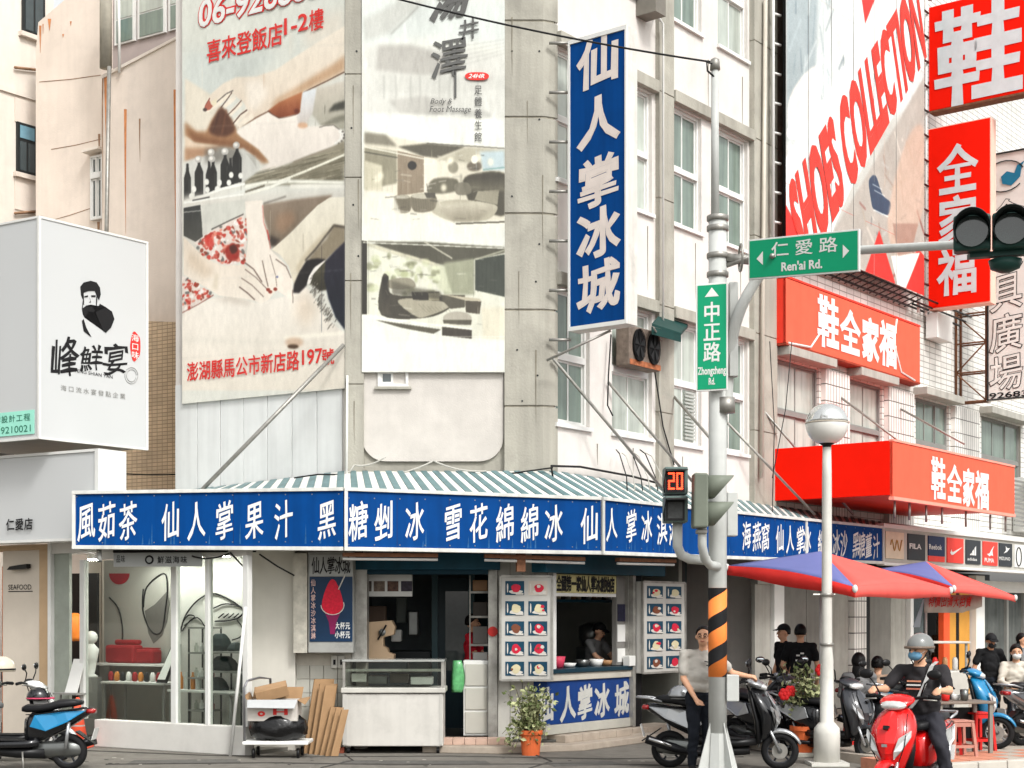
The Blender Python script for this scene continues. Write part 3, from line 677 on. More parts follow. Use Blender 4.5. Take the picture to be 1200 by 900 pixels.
# --- interior photo banner
ps2=T('spa_banner','pale vertical banner with grey photos of lounge rooms and brush lettering','banner',FC.p(-1.2,5.1,.1))
u0,u1=FC.u(424,.12),FC.u(591.5,.12); z0,z1=FC.z(500,436,.12),12.2
MB().fb(FC,u0,u1,z0,z1,.05,.10).build('backing_board',frame_w,ps2)
c=Canvas(FC,u0,u1,z0,z1,420,1150,(232,233,226),.12)
g=lambda v,dw=0:(v,v-1,v-8)
c.poly([(426,0),(592,0),(592,50),(500,45),(426,55)],(224,228,224),1,10)
c.poly([(426,22),(470,0),(500,0),(455,40),(428,48)],(206,206,200),.7,6); c.line([(458,40),(490,8)],4,(176,176,170),.6,2)
c.poly([(440,52),(592,62),(592,150),(426,150),(430,56)],(222,222,216),1,6)
c.poly([(443,53),(480,52),(520,64),(520,88),(490,88),(440,82)],(196,194,188),.9,5)
c.poly([(444,86),(520,90),(592,88),(592,104),(520,110),(444,108)],(216,216,210),.8,3)
for x in (450,464,481,492,515,527,560): c.line([(x,88),(x,116)],4,(190,190,184),.6,2)
c.poly([(455,118),(495,112),(530,118),(520,135),(470,134)],(198,196,190),.7,4); c.ell(560,135,16,6,(196,196,190),.7,3)
for k in range(5): c.line([(530,80-k*6),(592,62-k*4)],3,(200,200,194),.6,2)
c.poly([(426,150),(440,155),(592,175),(592,140),(426,132)],(236,237,230),1,4)
# middle room photo
c.poly([(427,160),(430,155),(500,168),(592,175),(592,260),(427,262)],(228,224,210),1,2)
c.poly([(427,155),(452,158),(466,172),(427,168)],(150,146,132),.9,3)
c.poly([(466,172),(500,168),(545,172),(512,185),(496,183)],(112,108,94),.95,2)
c.poly([(510,188),(548,172),(592,176),(592,196),(540,190)],(196,192,176),.9,3)
c.poly([(427,172),(465,178),(465,215),(427,222)],(170,166,148),1,2); c.poly([(427,188),(448,194),(448,222),(427,224)],(222,218,200),.9,2)
c.poly([(466,177),(497,184),(497,225),(466,230)],(168,156,138),1,1)
for k in range(5): c.line([(470+k*6,180+k),(470+k*6,228)],1.5,(146,134,116),.6,1)
c.ell(483,194,5.2,5.2,(66,62,54),1,1)
c.poly([(497,184),(512,188),(512,220),(497,226)],(232,228,216),1,1)
c.ell(556,195,9,6,(130,122,108),.9,2); c.ell(556,187,4,5,(240,238,226),1,1); c.ell(531,196,6,7,(150,146,130),.8,2)
c.poly([(562,178),(592,176),(592,200),(566,200)],(206,218,220),1,3); c.line([(566,199),(592,196)],3,(150,180,176),.8,1)
c.poly([(508,210),(535,210),(533,224),(502,226)],(120,116,100),.9,2,True)
c.poly([(545,208),(592,204),(592,252),(556,240),(548,232)],(106,102,88),1,2,True)
c.poly([(560,224),(585,222),(583,240),(556,234)],(178,174,158),1,1)
c.poly([(506,240),(530,234),(560,236),(583,242),(570,258),(530,259),(508,250)],(198,194,178),1,1,True)
c.poly([(462,231),(480,231),(480,248),(462,249)],(146,140,124),1,1,True); c.ell(471,231,9,2.4,(196,192,178),1,1)
c.poly([(482,230),(510,229),(508,246),(486,248)],(150,144,128),1,1,True); c.ell(496,230,14,3,(206,202,188),1,1)
c.poly([(427,224),(460,226),(470,250),(505,250),(530,262),(592,258),(592,268),(427,270)],(238,236,226),.9,3)
c.line([(534,262),(592,260)],3,(96,92,78),.9,1)
# lower room photo
c.poly([(425,282),(500,284),(592,290),(592,398),(554,396),(470,372),(425,368)],(228,228,216),1,1)
c.poly([(430,283),(500,284),(592,290),(592,296),(556,304),(540,308),(520,312),(470,298)],(112,110,96),1,2)
c.poly([(520,308),(556,303),(556,345),(520,345)],(176,178,158),1,3); c.poly([(500,312),(520,310),(530,345),(515,340)],(214,216,196),.9,3)
c.poly([(557,304),(592,298),(592,348),(557,340)],(92,98,88),1,1); c.line([(557,304),(592,293)],4,(186,186,170),1,1); c.line([(556,304),(556,342)],3,(206,206,192),1,1)
c.line([(430,286),(515,312)],8,(206,204,188),1,2)
for k in range(60):
    x=rr_.uniform(432,515); y=rr_.uniform(294+(x-432)*.2,345)
    c.ell(x,y,rr_.uniform(2,6),rr_.uniform(2,5),rr_.choice([(232,236,212),(190,194,160),(150,152,124),(214,218,190),(236,240,220)]),.6,2)
c.poly([(424,282),(430,283),(430,368),(424,368)],(70,66,56),1,1)
c.line([(497,283),(530,303)],4,(206,204,190),.9,1)
c.poly([(448,325),(455,324),(460,345),(520,348),(528,360),(500,372),(447,369)],(96,92,80),1,1,True)
c.poly([(456,328),(480,326),(486,337),(458,338)],(172,168,152),1,1,True); c.poly([(466,352),(500,350),(528,358),(500,371),(486,370)],(188,184,168),1,1,True)
c.poly([(482,342),(515,342),(512,352),(484,351)],(74,70,60),1,1); c.poly([(502,343),(515,343),(515,352),(502,352)],(206,202,178),1,1)
c.poly([(516,346),(545,346),(545,360),(528,362),(518,352)],(116,112,98),1,1); c.poly([(545,352),(564,353),(562,368),(546,366)],(110,104,90),1,1)
c.poly([(518,345),(562,350),(564,353),(545,352)],(206,200,182),1,1)
c.ell(536,373,17,8,(196,192,180),1,1); c.poly([(519,375),(553,375),(552,381),(520,379)],(120,116,102),1,1)
c.line([(436,372),(553,386)],5,(238,238,230),1,1)
c.poly([(440,375),(517,386),(508,391),(470,384)],(120,116,102),1,1); c.poly([(518,383),(553,387),(553,397),(518,393)],(98,92,82),1,1)
c.poly([(564,360),(592,360),(592,398),(566,396)],(228,224,208),.9,3)
# extra photographic shading on the two room photos
for k in range(46):
    x=rr_.uniform(428,590); y=rr_.uniform(178,258); L=rr_.uniform(4,14); v=rr_.choice([90,120,150,190,220,238,240]); c.line([(x,y),(x+L,y+rr_.uniform(-2,2))],rr_.uniform(1.2,3.4),(v,v-2,v-12),.40,1)
for k in range(46):
    x=rr_.uniform(432,590); y=rr_.uniform(300,392); L=rr_.uniform(4,14); v=rr_.choice([80,110,150,190,224,236]); c.line([(x,y),(x+L,y+rr_.uniform(-2,2))],rr_.uniform(1.2,3.0),(v,v-2,v-12),.36,1)
c.gp([(545,208),(592,204),(592,224),(548,222)],(86,82,70),(150,146,130),.8,3); c.gp([(509,240),(560,236),(583,242),(560,258),(530,259)],(224,220,206),(160,154,138),.75,4)
c.gp([(458,328),(486,337),(516,342),(520,352),(460,345)],(120,116,102),(70,66,56),.6,3); c.gp([(448,325),(455,324),(458,368),(447,369)],(60,56,48),(110,104,92),.8,2)
for x,y in ((442,210),(446,206),(575,190),(560,185),(528,188),(520,220)): c.ell(x,y,3.5,4.5,(246,242,226),.8,3)
for k in range(9): c.line([(430+k*6,222+k*.8),(430+k*6,196+k*.6)],1.4,(196,192,174),.6,1)
for k in range(8): c.line([(452+k*8,340),(455+k*8,346)],1.6,(150,146,132),.7,1); c.line([(490+k*5,356+k*.8),(500+k*4,366)],1.4,(150,146,130),.6,1)
for k in range(7): c.line([(560+k*5,306),(560+k*5,342)],1.4,(74,80,72),.6,1)
for k in range(5): c.line([(525+k*6,312),(525+k*6,344)],1.4,(156,158,140),.5,1)
for k in range(4): c.line([(440+k*18,289+k*5),(455+k*18,294+k*5)],3,(240,236,214),.8,2)
c.line([(427,172),(466,180),(497,186)],3,(240,238,226),.9,1); c.line([(427,178),(466,185)],2,(80,78,68),.8,1); c.line([(500,168),(592,174)],2,(90,86,76),.7,1)
c.line([(425,284),(592,291)],2.5,(246,246,238),.9,1); c.ell(561,207,14,3,(100,94,82),.8,2); c.poly([(533,216),(548,214),(552,226),(536,228)],(150,146,132),.9,1,True)
c.poly([(497,226),(510,226),(510,232),(500,232)],(90,86,76),.8,1); c.line([(511,228),(516,241)],2,(228,224,210),.9,1); c.line([(500,215),(503,232)],1.6,(96,92,82),.8,1)
for k in range(9): c.line([(484+k*2.9,233),(486+k*2.7,246)],1.3,(126,120,104),.6,1); c.line([(463+k*2,233),(463+k*2,247)],1.2,(124,118,102),.6,1)
c.poly([(424,400),(592,402),(592,440),(424,440)],(236,237,230),1,3)
c.build('printed_sheet',ps2,gm=1.5,gain=.92)
clips(FC,[(x,435) for x in (426,452,484,516,554,588)]+[(590,y) for y in range(20,430,58)]+[(426,y) for y in range(20,430,58)],ps2)
dg_=M('grey_brush_lettering',(88,88,86),.6)
m=MB(); text(m,FC,'湯',FC.u(506,.12),FC.u(552,.12),FC.z(520,24,.12),FC.z(520,-30,.12),.145,w=.03,shear=.12,brush=.05,fill=1,slant=.15)
text(m,FC,'井',FC.u(537,.12),FC.u(562,.12),FC.z(550,48,.12),FC.z(550,22,.12),.145,w=.02,shear=.15,brush=.05,fill=1)
text(m,FC,'澤',FC.u(504,.12),FC.u(549,.12),FC.z(530,92,.12),FC.z(530,44,.12),.145,w=.012,shear=.12,brush=.05,fill=1)
m.fb(FC,FC.u(532.5,.12),FC.u(535,.12),FC.z(533,115,.12),FC.z(533,84,.12),.140,.145)
text(m,FC,'足體養生館',FC.u(555,.12),FC.u(566,.12),FC.z(560,168,.12),FC.z(560,99,.12),.145,mode='v',w=.006,fill=.85)
m.build('lettering',dg_,ps2)
m=MB(); latin(m,FC,'Body &',FC.u(505,.12),FC.u(530,.12),FC.z(515,124,.12),FC.z(515,116,.12),.145,slant=.1)
latin(m,FC,'Foot Massage',FC.u(504,.12),FC.u(552,.12),FC.z(525,134,.12),FC.z(525,125,.12),.145,slant=.04); m.build('lettering',dg_,ps2)
m=MB(); cx,cz=FC.u(559,.12),FC.z(559,90,.12); m.prism([FC.p(cx+.165*math.copysign(abs(math.cos(t))**.6,math.cos(t)),cz+.055*math.sin(t),.14) for t in np.linspace(0,2*math.pi,25)[:-1]],FC.n*.006); m.build('badge',letter_r,ps2,fix=True)
m=MB(); latin(m,FC,'24HR',cx-.11,cx+.11,cz-.03,cz+.03,.152,w=.02,slant=.1); m.build('lettering',letter_w,ps2)
# ======================= STRIPED AWNING WITH THE BLUE SIGN
aw=T('striped_awning','green and white striped metal awning carrying the long blue sign around the corner','awning',(-.6,20,2.7))
stG=M('green_sheet',(98,124,126),.5,var=.15,scale=5,streak=.2,grime=.15); stW=M('white_sheet',(232,230,222),.5,var=.08,streak=.12,grime=.1)
LP_=Vector((P(86,580,20.25).x,20.25,0)); KP=Vector((P(403,577,19.8).x,19.8,0)); RP=Vector((1.18,20.6,0)); EP=AW.p(AW.u(1033),0,0)
AL=Fr((LP_.x,LP_.y),(KP-LP_)[:2]); AC=Fr((KP.x,KP.y),(RP-KP)[:2])
LL=(KP-LP_).length; LC=(RP-KP).length; LR=(EP-RP).length
def sheets(fa,ua,ub,za,zb,back_a,back_b,n,skip=0):
    # sloped stripes from front edge (z za..zb) to back points
    for i in range(n):
        t0,t1=i/n,(i+1)/n
        f0,f1=fa.p(ua+(ub-ua)*t0,za+(zb-za)*t0,0),fa.p(ua+(ub-ua)*t1,za+(zb-za)*t1,0)
        b0,b1=back_a.lerp(back_b,t0),back_a.lerp(back_b,t1)
        gap=(f1-f0)*.02; rise=Vector((0,0,.012 if i%2 else 0))
        pts=[f0+rise,f1-gap+rise,b1-gap+rise,b0+rise]
        MB().prism(pts,(0,0,.014)).build('roof_sheet',stG if i%2 else stW,aw)
zf=3.44
sheets(AL,0,LL,3.43,zf,FL.p(FL.u(140),3.60,0),Vector((XA,21.1,3.80)),36)
sheets(AC,0,LC,zf,3.40,Vector((XA,21.1,3.80)),Vector((XB,21.1,3.80)),36)
sheets(AW,0,LR,3.40,3.41,Vector((XB,21.1,3.80)),FR.p(FR.u(1033),3.62,.0),70)
frm=M('awning_frame',(220,220,214),.5,var=.1,streak=.2,grime=.2)
ssp=[(AL,0,LL,(2.76,3.43),(2.72,zf)),(AC,0,LC,(2.72,zf),(2.70,3.38)),(AW,0,LR*.352,(2.70,3.38),(2.735,3.385)),(AW,LR*.352+.0,LR*.66,(2.735,3.385),(2.77,3.39)),(AW,LR*.66,LR,(2.77,3.39),(2.81,3.40))]
for fr,a,b,(za,zb_),(zc,ze) in ssp:
    def q(u,z,d): return fr.p(u,z,d)
    MB().hexa([q(a,za,.03),q(b,zc,.03),q(b,zc,-.05),q(a,za,-.05),q(a,zb_,.03),q(b,ze,.03),q(b,ze,-.05),q(a,zb_,-.05)]).build('sign_panel',blue_s,aw)
    m=MB()
    m.hexa([q(a,za-.05,.06),q(b,zc-.05,.06),q(b,zc-.05,-.06),q(a,za-.05,-.06),q(a,za,.06),q(b,zc,.06),q(b,zc,-.06),q(a,za,-.06)])
    m.hexa([q(a,zb_,.06),q(b,ze,.06),q(b,ze,-.06),q(a,zb_,-.06),q(a,zb_+.045,.06),q(b,ze+.045,.06),q(b,ze+.045,-.06),q(a,zb_+.045,-.06)])
    m.hexa([q(a,za,.055),q(a+.045,za,.055),q(a+.045,za,-.05),q(a,za,-.05),q(a,zb_,.055),q(a+.045,zb_,.055),q(a+.045,zb_,-.05),q(a,zb_,-.05)])
    m.build('sign_frame',frm,aw,bevel=.004)
MB().fb(AL,-.0,.05,2.70,3.48,-.8,-.07).build('end_panel',frm,aw)
MB().fb(AW,LR-.04,LR,2.77,3.44,-.05,.055).build('sign_frame',frm,aw)
# soffit
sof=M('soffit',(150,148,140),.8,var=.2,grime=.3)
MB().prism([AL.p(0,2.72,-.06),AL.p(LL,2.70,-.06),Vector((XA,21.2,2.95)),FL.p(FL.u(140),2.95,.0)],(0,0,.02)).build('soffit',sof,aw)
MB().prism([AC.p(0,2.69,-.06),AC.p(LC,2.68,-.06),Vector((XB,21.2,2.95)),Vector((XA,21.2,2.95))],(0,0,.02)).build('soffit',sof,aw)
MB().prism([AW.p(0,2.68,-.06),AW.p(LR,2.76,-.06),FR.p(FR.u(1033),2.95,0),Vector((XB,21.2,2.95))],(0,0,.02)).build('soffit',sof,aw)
# panel seams, screws and rain marks on the blue faces
seamm=M('seam_dark_blue',(8,40,92),.6); scr=M('screw_head',(120,126,132),.4,.5); rain=M('rain_mark',(34,88,140),.7,var=.4,scale=20)
for fr,a,b,(za,zb_),(zc,ze) in ssp:
    n_=max(2,int((b-a)/.62))
    for i in range(1,n_): u=a+(b-a)*i/n_; MB().fb(fr,u-.003,u+.003,max(za,zc)+.005,min(zb_,ze)-.005,.0301,.0325).build('panel_seam',seamm,aw)
    for i in range(n_*2+1):
        for zz_ in (max(za,zc)+.03,min(zb_,ze)-.03): u=a+.06+(b-a-.12)*i/(n_*2); MB().fb(fr,u-.007,u+.007,zz_-.007,zz_+.007,.03,.035).build('screw',scr,aw)
    for i in range(int((b-a)*3)):
        u=rnd.uniform(a+.1,b-.1); h=rnd.uniform(.08,.3); z_=max(za,zc)+.004; MB().prism([fr.p(u-.012,z_,.0305),fr.p(u+.012,z_,.0305),fr.p(u+.004,z_+h,.0305)],fr.n*.001).build('rain_mark',rain,aw,fix=True)
def cells(fr,items,z0,z1,d,sh=.12,asp=.50,w=.012,parent=aw,zoff=lambda u:0,mat=letter_w):
    for ch,px in items:
        m=MB(); u=fr.u(px,d); h=z1-z0; text(m,fr,ch,u-h*asp/2,u+h*asp/2,z0+zoff(u),z1+zoff(u),d,w=w,shear=sh,fill=1.0,brush=.035); m.build('character',mat,parent)
cells(AL,list(zip('風茹茶仙人掌果汁黑',(101,125,150,200,230,263,298,332,383))),2.82,3.33,.038)
cells(AC,list(zip('糖剉冰雪花綿綿冰仙',(420,450,486,531,561,592,621,649,691))),2.80,3.31,.038)
cells(AW,list(zip('人掌冰淇淋',(717,740,758,776,790)))+list(zip('海燕窩仙人掌冰綿冰沙黑糖薑汁',(875,887,897,914,926,938,946,963,980,989,1003,1010,1018,1027))),2.84,3.30,.038,asp=.62)
# lamps under the awning
def tube_lamp(pa,pb,label):
    t=T('tube_lamp',label,'lamp',(pa+pb)/2)
    d_=(pb-pa).normalized(); n_=Vector((d_.y,-d_.x,0))
    MB().prism([pa+n_*.04,pb+n_*.04,pb-n_*.04,pa-n_*.04],(0,0,.05)).build('housing',rusty,t)
    MB().tube([pa-Vector((0,0,.03)),pb-Vector((0,0,.03))],.018,8).build('tube',white_p,t,smooth=True)
tube_lamp(AC.p(.0,2.60,-.12),AC.p(1.25,2.60,-.12),'tube lamp with rusty housing above the glass freezer')
tube_lamp(AC.p(AC.u(570),2.60,-.12),AC.p(AC.u(688),2.57,-.12),'tube lamp under the awning above the left menu board')
tube_lamp(AW.p(AW.u(732),2.58,-.12),AW.p(AW.u(798),2.60,-.12),'tube lamp under the awning above the right menu board')
MB().fb(AC,AC.u(608),AC.u(618),2.42,2.66,-.18,-.1).build('junction_box',rusty,aw)

# ======================= PROJECTING SIGNS
def vsign(name,label,px0,px1,u_at,d0,length,z0,z1,thick,face,side,parentmats=None,tilt=0):
    fr=FR.sub(u_at,d0,perp=True)
    return fr
SG=Fr((.78,21.02),(.793,-.61))
vs=T('vertical_sign','tall vertical blue sign with white brush characters on the corner pillar','sign',SG.p(.4,5.7,0))
SL=SG.u(735.5)
MB().fb(SG,.03,SL-.03,5.78,9.63,0,.012).build('sign_face',blue_s,vs)
MB().fb(SG,0,SL,5.72,9.69,-.24,-.002).build('sign_box',M('worn_white_box',(226,222,214),.6,var=.12,grime=.25,streak=.2),vs,bevel=.006)
m=MB(); 
for a in ((0,.03,5.72,9.69),(SL-.03,SL,5.72,9.69),(.03,SL-.03,5.72,5.775),(.03,SL-.03,9.635,9.69)): m.fb(SG,*a,0,.03)
m.build('sign_frame',frame_w,vs)
m=MB()
for ch,(za,zc_) in zip('仙人掌冰城',((92,50),(164,118),(246,178),(303,242),(368,302))):
    um=SG.u(701,.02); ya=SG.z(700,za-0,.02); yc=SG.z(700,zc_,.02); mid=(ya+yc)/2; h=.68
    m=MB(); text(m,SG,ch,um-.35,um+.35,mid-h/2,mid+h/2,.02,w=.034,shear=.10,fill=1.0,brush=.03); m.build('character',M('cream_lettering',(226,214,206),.6,var=.1),vs)
for k in range(7):
    z=SG.z(664,50+k*58,0) ; tubeo('bracket',[FR.p(-.16,z,.02),SG.p(.0,z,-.05)],.022,metal,vs)
tubeo('brace',[FR.p(-.35,SG.z(600,433),.12),SG.p(.62,5.68,-.1)],.018,metal,vs)

redS=M('red_sign_face',(236,24,3),.6,spec=.08,var=.06,scale=1.5); redL=M('faded_red_sign_face',(228,98,74),.6,spec=.1,var=.06,streak=.06); redD=M('red_sign_side',(226,58,40),.5,var=.1)
def lettersq(fr,s,boxes,d,w,mat,parent,shear=0,brush=0):
    for ch,(u0,u1,z0,z1) in zip(s,boxes): m=MB(); text(m,fr,ch,u0,u1,z0,z1,d,w=w,fill=1.0,shear=shear,brush=brush); m.build('character',mat,parent)
# big shoe sign boxes
ut=FR.u(1080); S1=FR.sub(ut,.15,perp=True); thd=.12
lg=M('pale_grey_lettering',(214,220,222),.5)
def pxz(fr,px,py,d=0): return fr.z(px,py,d)
s1=T('shoe_sign','large red projecting sign with one pale grey character at the upper right','sign',S1.p(.5,12,0))
za,zb2=S1.z(1083,132),S1.z(1083,10); L1=2.3
MB().fb(S1,0,L1,za,zb2,-.25,0).build('sign_box',redS,s1,bevel=.02)
lettersq(S1,'鞋',[(S1.u(1094,.01),S1.u(1199,.01),S1.z(1140,121,.01),S1.z(1140,4,.01))],.012,.034,lg,s1)
MB().fb(S1,.02,L1,za-.04,za-.002,-.27,.02).build('bottom_trim',rusty,s1)
s2=T('family_sign','red vertical projecting sign with three pale characters below the larger red sign','sign',S1.p(.5,8,0))
za,zb2=S1.z(1085,362),S1.z(1085,153); L2=S1.u(1160)
MB().fb(S1,.0,L2,za,zb2,0.005-.01,.0).build('sign_face',redS,s2)
MB().fb(S1,-.01,L2+.012,za-.03,zb2+.02,-.30,-.012).build('sign_box',M('pale_sign_box',(240,186,168),.6,var=.1),s2)
um=S1.u(1122,.01); hw=.42
lettersq(S1,'全家福',[(um-hw,um+hw,S1.z(1122,b,.01),S1.z(1122,a,.01)) for a,b in ((168,228),(228,288),(288,346))],.012,.028,lg,s2)
for z in (za+.5,za+2.6,za+4.6,za+6.3): tubeo('bracket',[FR.p(ut-.1,z,0),S1.p(.02,z,-.1)],.03,metal,s2 if z<zb2 else s1)
# stationery sign
ub_=FR.u(1118); S3=FR.sub(ub_,.0,perp=True)
s3=T('stationery_sign','white vertical sign with outlined black characters and blue bird mark','sign',S3.p(1.1,7,0))
a=S3.u(1157); z0,z1=S3.z(1157,470),S3.z(1157,182)
MB().fb(S3,a,a+1.6,z0,z1,-.12,0).build('sign_box',M('cream_sign',(240,236,230),.6,var=.08),s3)
m=MB()
for q_ in ((a,a+.03,z0,z1),(a,a+1.6,z0,z0+.03),(a,a+1.6,z1-.03,z1)): m.fb(S3,*q_,0,.03)
m.build('sign_frame',dark_fr,s3)
um=S3.u(1179,.01)
boxes=[(um-.36,um+.36,S3.z(1182,b,.01),S3.z(1182,c_,.01)) for c_,b in ((232,272),(272,316),(318,364),(366,412),(414,458))]
lettersq(S3,'金文具廣場',boxes,.010,.028,letter_b,s3,shear=.08,brush=.03)
m=MB()
for ch,bx in zip('金文具廣場',boxes): text(m,S3,ch,*bx,.014,w=.006,fill=1.0,shear=.08,brush=.03)
m.build('lettering',M('cream_fill',(240,236,230),.6),s3)
m=MB(); latin(m,S3,'9268330',S3.u(1157,.01)+.04,S3.u(1157,.01)+1.2,S3.z(1180,466,.01),S3.z(1180,459,.01),.014,w=.02); m.build('lettering',letter_b,s3)
# bird mark
cx,cz=S3.u(1180,.01),S3.z(1180,206,.01); bl_=M('bird_blue',(34,116,150),.5)
MB().prism([S3.p(cx+x*.62,cz+z*.62,.012) for x,z in ((-.15,-.25),(.15,-.35),(.45,-.1),(.5,.25),(.6,.4),(.35,.3),(.25,.05),(0,.15),(-.2,.0))],S3.n*.006).build('bird_mark',bl_,s3,fix=True)
tubeo('ring',[S3.p(cx-.05+.42*math.cos(t),cz+.32*math.sin(t),.016) for t in np.linspace(.4,5.6,20)],.012,letter_b,s3,n=5)
# lattice frame carrying it
la=S3.u(1120); lz0,lz1=S3.z(1120,472),S3.z(1120,200)
for (u) in (la,a-.03):
    for dd in (-.02,-.28): tubeo('strut',[S3.p(u,lz0,dd),S3.p(u,lz1,dd)],.028,rusty,s3,n=6)
k=0; z=lz0
while z<lz1-.2:
    for dd in (-.02,-.28): tubeo('strut',[S3.p(la,z,dd),S3.p(a-.03,z,dd)],.02,rusty,s3,n=6)
    tubeo('strut',[S3.p(la if k%2 else a-.03,z,-.02),S3.p(a-.03 if k%2 else la,z+.62,-.02)],.016,rusty,s3,n=6); z+=.62; k+=1

# lower red box above the blue sign
LB=FR.sub(FR.u(902),.02,perp=True); W_=2.2
lb=T('lower_red_signbox','plain bright red sign box with characters on its long side above the blue sign','sign',LB.p(1,3.7,0))
SB=Fr(LB.p(W_,0,0)[:2],(.61,.793)); Ls=5.6
MB().fb(LB,0,W_-.004,3.78,4.66,-.04,0).build('end_face',redS,lb,bevel=.005)
MB().fb(SB,0,Ls,3.76,4.64,-.05,0).build('long_face',redL,lb)
MB().prism([LB.p(.02,3.80,-.05),LB.p(W_-.06,3.80,-.05),SB.p(Ls,3.80,-.06),LB.p(.02,3.80,-Ls)],(0,0,.03)).build('bottom_panel',redD,lb)
MB().prism([LB.p(.02,4.60,-.05),LB.p(W_-.06,4.60,-.05),SB.p(Ls,4.60,-.06),LB.p(.02,4.60,-Ls)],(0,0,.03)).build('top_panel',redD,lb)
m=MB(); m.fb(SB,0,Ls,3.70,3.755,-.07,.02); m.fb(SB,0,Ls,4.645,4.68,-.07,.015); m.build('trim',M('salmon_trim',(240,150,132),.5),lb)
lettersq(SB,'鞋全家福',[(SB.u(a_,.01),SB.u(b_,.01),SB.z((a_+b_)/2,d_,.01),SB.z((a_+b_)/2,c_,.01)) for a_,b_,c_,d_ in ((1091,1108,536,586),(1110,1127,545,590),(1128,1142,549,594),(1143,1159,552,597))],.012,.04,letter_w,lb)
for t in (.3,.9,1.6,2.3,3.4,4.6,5.4): tubeo('leg',[SB.p(t,3.70,-.1),SB.p(t,3.42,-.1)],.02,metal,lb)
# upper red box
UB=FR.sub(FR.u(904),.0,perp=True); UBW=UB.u(921); 
SU=Fr(UB.p(UBW,0,0)[:2],(.61,.793)); Lu=SU.u(1078)
ubx=T('upper_red_signbox','faded red sign box with four white characters below the shoe poster','sign',SU.p(2,6.4,0))
MB().fb(UB,0,UBW-.004,6.46,7.55,-.04,0).build('end_face',redD,ubx)
MB().fb(SU,0,Lu,6.46,7.55,-.05,0).build('long_face',redL,ubx)
MB().prism([UB.p(.0,6.42,0),SU.p(0,6.42,.01),SU.p(Lu,6.42,.01),FR.p(FR.u(904)+Lu+.2,6.42,0)],(0,0,.035)).build('bottom_panel',M('rust_red_underside',(150,60,40),.7,var=.3),ubx)
MB().prism([UB.p(.0,7.56,0),SU.p(0,7.56,.01),SU.p(Lu,7.56,.01),FR.p(FR.u(904)+Lu+.2,7.56,0)],(0,0,.035)).build('top_panel',redD,ubx)
lettersq(SU,'鞋全家福',[(SU.u(a_,.01),SU.u(b_,.01),SU.z((a_+b_)/2,d_,.01),SU.z((a_+b_)/2,c_,.01)) for a_,b_,c_,d_ in ((958,983,348,408),(985,1008,364,416),(1010,1030,373,424),(1031,1051,377,430))],.012,.045,letter_w,ubx)
m=MB(); m.tube([SU.at(924,402,.01),SU.at(950,407,.01),SU.at(964,386,.01)],.02,5); m.tube([SU.at(1051,374,.01),SU.at(1047,400,.01),SU.at(1056,436,.01),SU.at(1072,446,.01)],.02,5); m.build('trim_line',letter_w,ubx)

# ======================= SHOE BUILDING
sb=T('shoe_building','white tiled building with red signs to the right of the grey corner building','building',FR.p(11,0,-3))
tileW=Mtile('white_wall_tile',(226,224,218),(150,146,138),(.61,.793),.30,.115,.009,off=0)
tileC=Mtile('column_tile',(228,226,220),(92,88,82),(.61,.793),.115,.30,.010)
uE=FR.u(1280); u0=uC+.003
sw_=[(FR.u(911),FR.u(960)),(FR.u(996),FR.u(1034)),(FR.u(1073),FR.u(1112)),(FR.u(1150),FR.u(1196))]
openwall(FR,u0,uE,3.0,15.5,sw_,[(4.55,6.25)],tileW,sb)
for i,(a,b) in enumerate(sw_):
    w_=window(FR,a,b,4.55,6.25,5.35,sb,grey_fr,curt if i<2 else win_g,d=-.05,fw=.05,cols=2 if i<2 else 3)
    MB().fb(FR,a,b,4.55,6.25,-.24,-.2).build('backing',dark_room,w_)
    MB().fb(FR,a-.12,b+.12,6.27,6.42,0,.30).build('window_hood',M('hood_grey',(170,168,160),.8,var=.15,streak=.2),sb,bevel=.01)
for i,(a,b) in enumerate([(FR.u(961)+.03,FR.u(990)),(FR.u(1035)+.03,FR.u(1066)),(FR.u(1113)+.05,FR.u(1143))]):
    MB().fb(FR,a,b,3.05,6.26,0,.10).build('tiled_pier',tileC,sb,bevel=.006)
MB().fb(FR,FR.u(1150),uE,9.9,11.4,0.003,.05).build('tiled_band',tileW,sb)
for i in range(6): MB().fb(FR,FR.u(1160)+i*.55,FR.u(1160)+i*.55+.45,8.2,9.7,.004,.03).build('window_pane',win_g,sb)
MB().fb(FR,u0,u0+.2,0,15.5,-9,-.25).build('wall',render_w,sb); MB().fb(FR,u0,uE,0,15.5,-9.2,-9).build('wall',render_w,sb)
MB().fb(FR,u0,uE,15.5,15.7,-9,0).build('roof',concrete_d,sb)
MB().fb(FR,u0,uE,3.0,3.2,-9,-.26).build('floor_slab',dark_room,sb)
# small wall units
MB().fb(FR,FR.u(1082),FR.u(1100),FR.z(1090,392,.3),FR.z(1090,362,.3),.05,.3).build('vent_unit',frame_w,sb,bevel=.01)
# louvred shutter box right edge
lv=T('louvred_unit','white louvred outdoor unit at the right edge above the shop signs','air conditioner',FR.p(FR.u(1196),3.9,.2))
MB().fb(FR,FR.u(1186),FR.u(1215),3.75,5.0,.02,.3).build('casing',frame_w,lv,bevel=.01)
for k in range(11): MB().fb(FR,FR.u(1188,.3),FR.u(1212,.3),3.85+k*.1,3.89+k*.1,.3,.325).build('louvre',grey_fr,lv)
